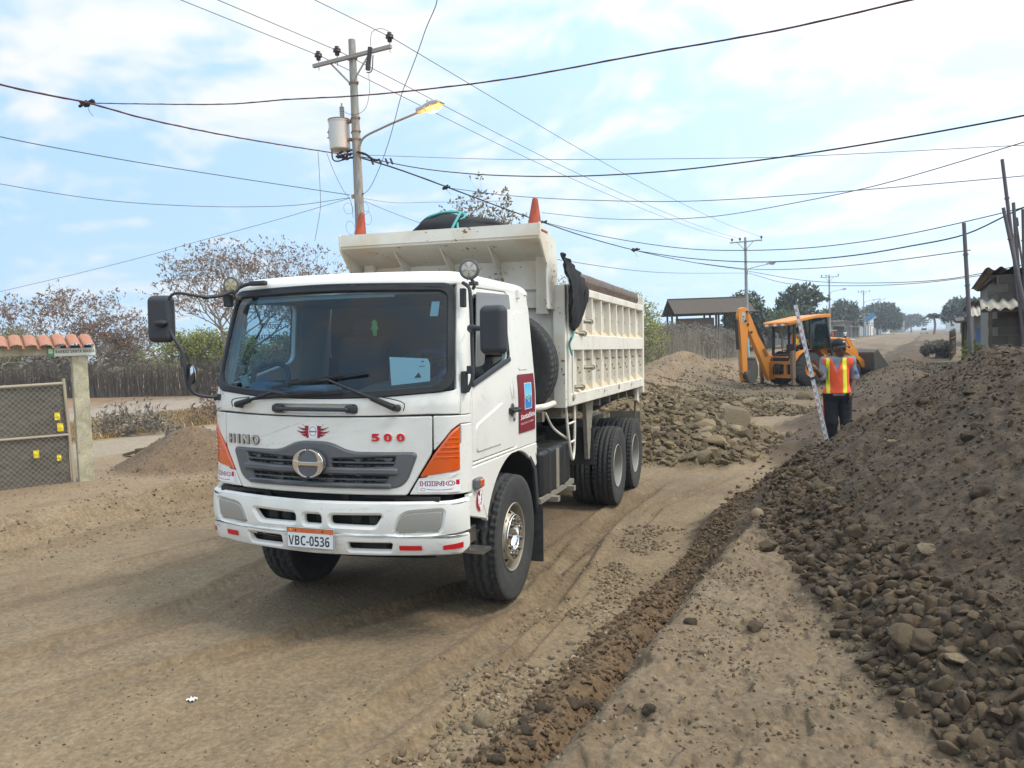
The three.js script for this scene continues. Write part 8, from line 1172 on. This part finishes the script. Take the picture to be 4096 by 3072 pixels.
scatter('mound_stones', 'small stones and crumbs over the dark soil mound', [...clodLo, rockLo[0]], grainMat, 30000, (r) => { const z = mix(-14.5, -2.8, Math.pow(r(), 0.85)), x = mix(-1.7, 2.2, r()), b = moundMain(x, z) - 0.5; if (b < -0.02 || (b > 0.4 && r() < 0.4)) return null; if (fbm(x * 1.1, z * 1.1, 2.2, 2) + (b < 0.3 ? 0.25 : 0) < -0.02 && r() < 0.5) return null; return [x, z, mix(0.008, b < 0.35 ? 0.10 : 0.05, Math.pow(r(), 4.2))]; }, [[0.12, 0.088, 0.058], [0.10, 0.075, 0.05], [0.14, 0.104, 0.067], [0.11, 0.08, 0.054], [0.17, 0.128, 0.085]], 303);
scatter('ridge_crumbs', 'brown soil crumbs along the roadside ridge', clodLo, grainMat, 7000, (r) => { const z = mix(-11, -2.2, r()), x = -2.14 + 0.10 * N3(z * 0.7, 1.7, 0.3) + mix(-0.10, 0.44, r()); return [x, z, mix(0.008, 0.055, Math.pow(r(), 2.8))]; }, [[0.19, 0.132, 0.08], [0.16, 0.11, 0.068], [0.22, 0.16, 0.10]], 304);
scatter('strip_pebbles', 'pale pebbles in the stony strip between road and ridge', roundHi.slice(0, 2).map((g) => g), grainMat, 2600, (r) => { const z = mix(-9.2, -2.4, r()), x = lin([[-3, -2.45], [-4.9, -2.45], [-5.8, -2.6], [-7.3, -2.66], [-9, -2.9]], z) + (r() + r() + r() - 1.5) * 0.36; if (fbm(x * 1.2, z * 0.9, 7, 2) < -0.08) return null; return [x, z, mix(0.009, 0.045, Math.pow(r(), 2.4))]; }, cPeb, 305);
scatter('road_grit', 'fine grit and crumbs strewn over the dirt road', rockLo, grainMat, 7000, (r) => { const q = Math.pow(r(), 1.8) * 20 + 2.5, a = (28 + mix(-34, 40, r())) * DEG, x = -Math.sin(a) * q, z = -Math.cos(a) * q; if (x > -2.0 || x < -9.2) return null; if (fbm(x * 1.3, z * 0.5, 5, 3) < 0.02 && r() < 0.8) return null; return [x, z, mix(0.004, 0.022, Math.pow(r(), 3.4))]; }, cRoad, 306);
scatter('bank_grit', 'grit, crumbs and small stones on the trodden bank', [...clodLo.slice(0, 2), ...rockLo.slice(0, 2)], grainMat, 9000, (r) => { const z = mix(-10.5, -2.2, Math.pow(r(), 0.8)), x = mix(-1.75, 0.7, r()); if (moundMain(x, z) > 0.65) return null; if (fbm(x * 1.6, z * 1.6, 9, 3) < 0.0 && r() < 0.75) return null; return [x, z, mix(0.004, 0.028, Math.pow(r(), 3.6))]; }, [[0.22, 0.17, 0.115], [0.18, 0.138, 0.092], [0.20, 0.155, 0.105], [0.15, 0.11, 0.07], [0.36, 0.31, 0.24]], 307);
scatter('left_bank_stones', 'clods and stones on the left road bank and small soil heap', clodLo, grainMat, 3800, (r) => { const z = mix(-14, -3.2, r()), x = mix(-12, -8.3, r()); if (x < -9.6 && smallPile(x, z) < 0.35 && r() < 0.75) return null; return [x, z, mix(0.006, 0.045, Math.pow(r(), 2.6))]; }, [[0.30, 0.235, 0.165], [0.25, 0.19, 0.13], [0.35, 0.29, 0.21]], 308);
scatter('verge_stones', 'stones and clods along the trench and far soil ridges', clodLo, grainMat, 7000, (r) => { const z = mix(-46, -10, Math.pow(r(), 1.3)), x = mix(-2.7, 1.0, r()); return [x, z, mix(0.012, 0.09, Math.pow(r(), 2.6))]; }, cMud, 309);
scatter('pale_heap_stones', 'clods on the pale soil heaps along the left verge', rockLo, grainMat, 3500, (r) => { const z = mix(-48, -26, r()), x = mix(-13, -8.6, r()); return [x, z, mix(0.015, 0.09, Math.pow(r(), 2.4))]; }, [[0.34, 0.27, 0.2], [0.26, 0.2, 0.14]], 310);
scene.fog = new THREE.FogExp2(0xdfe8f2, 0.0007);
renderer.render(scene, camera);
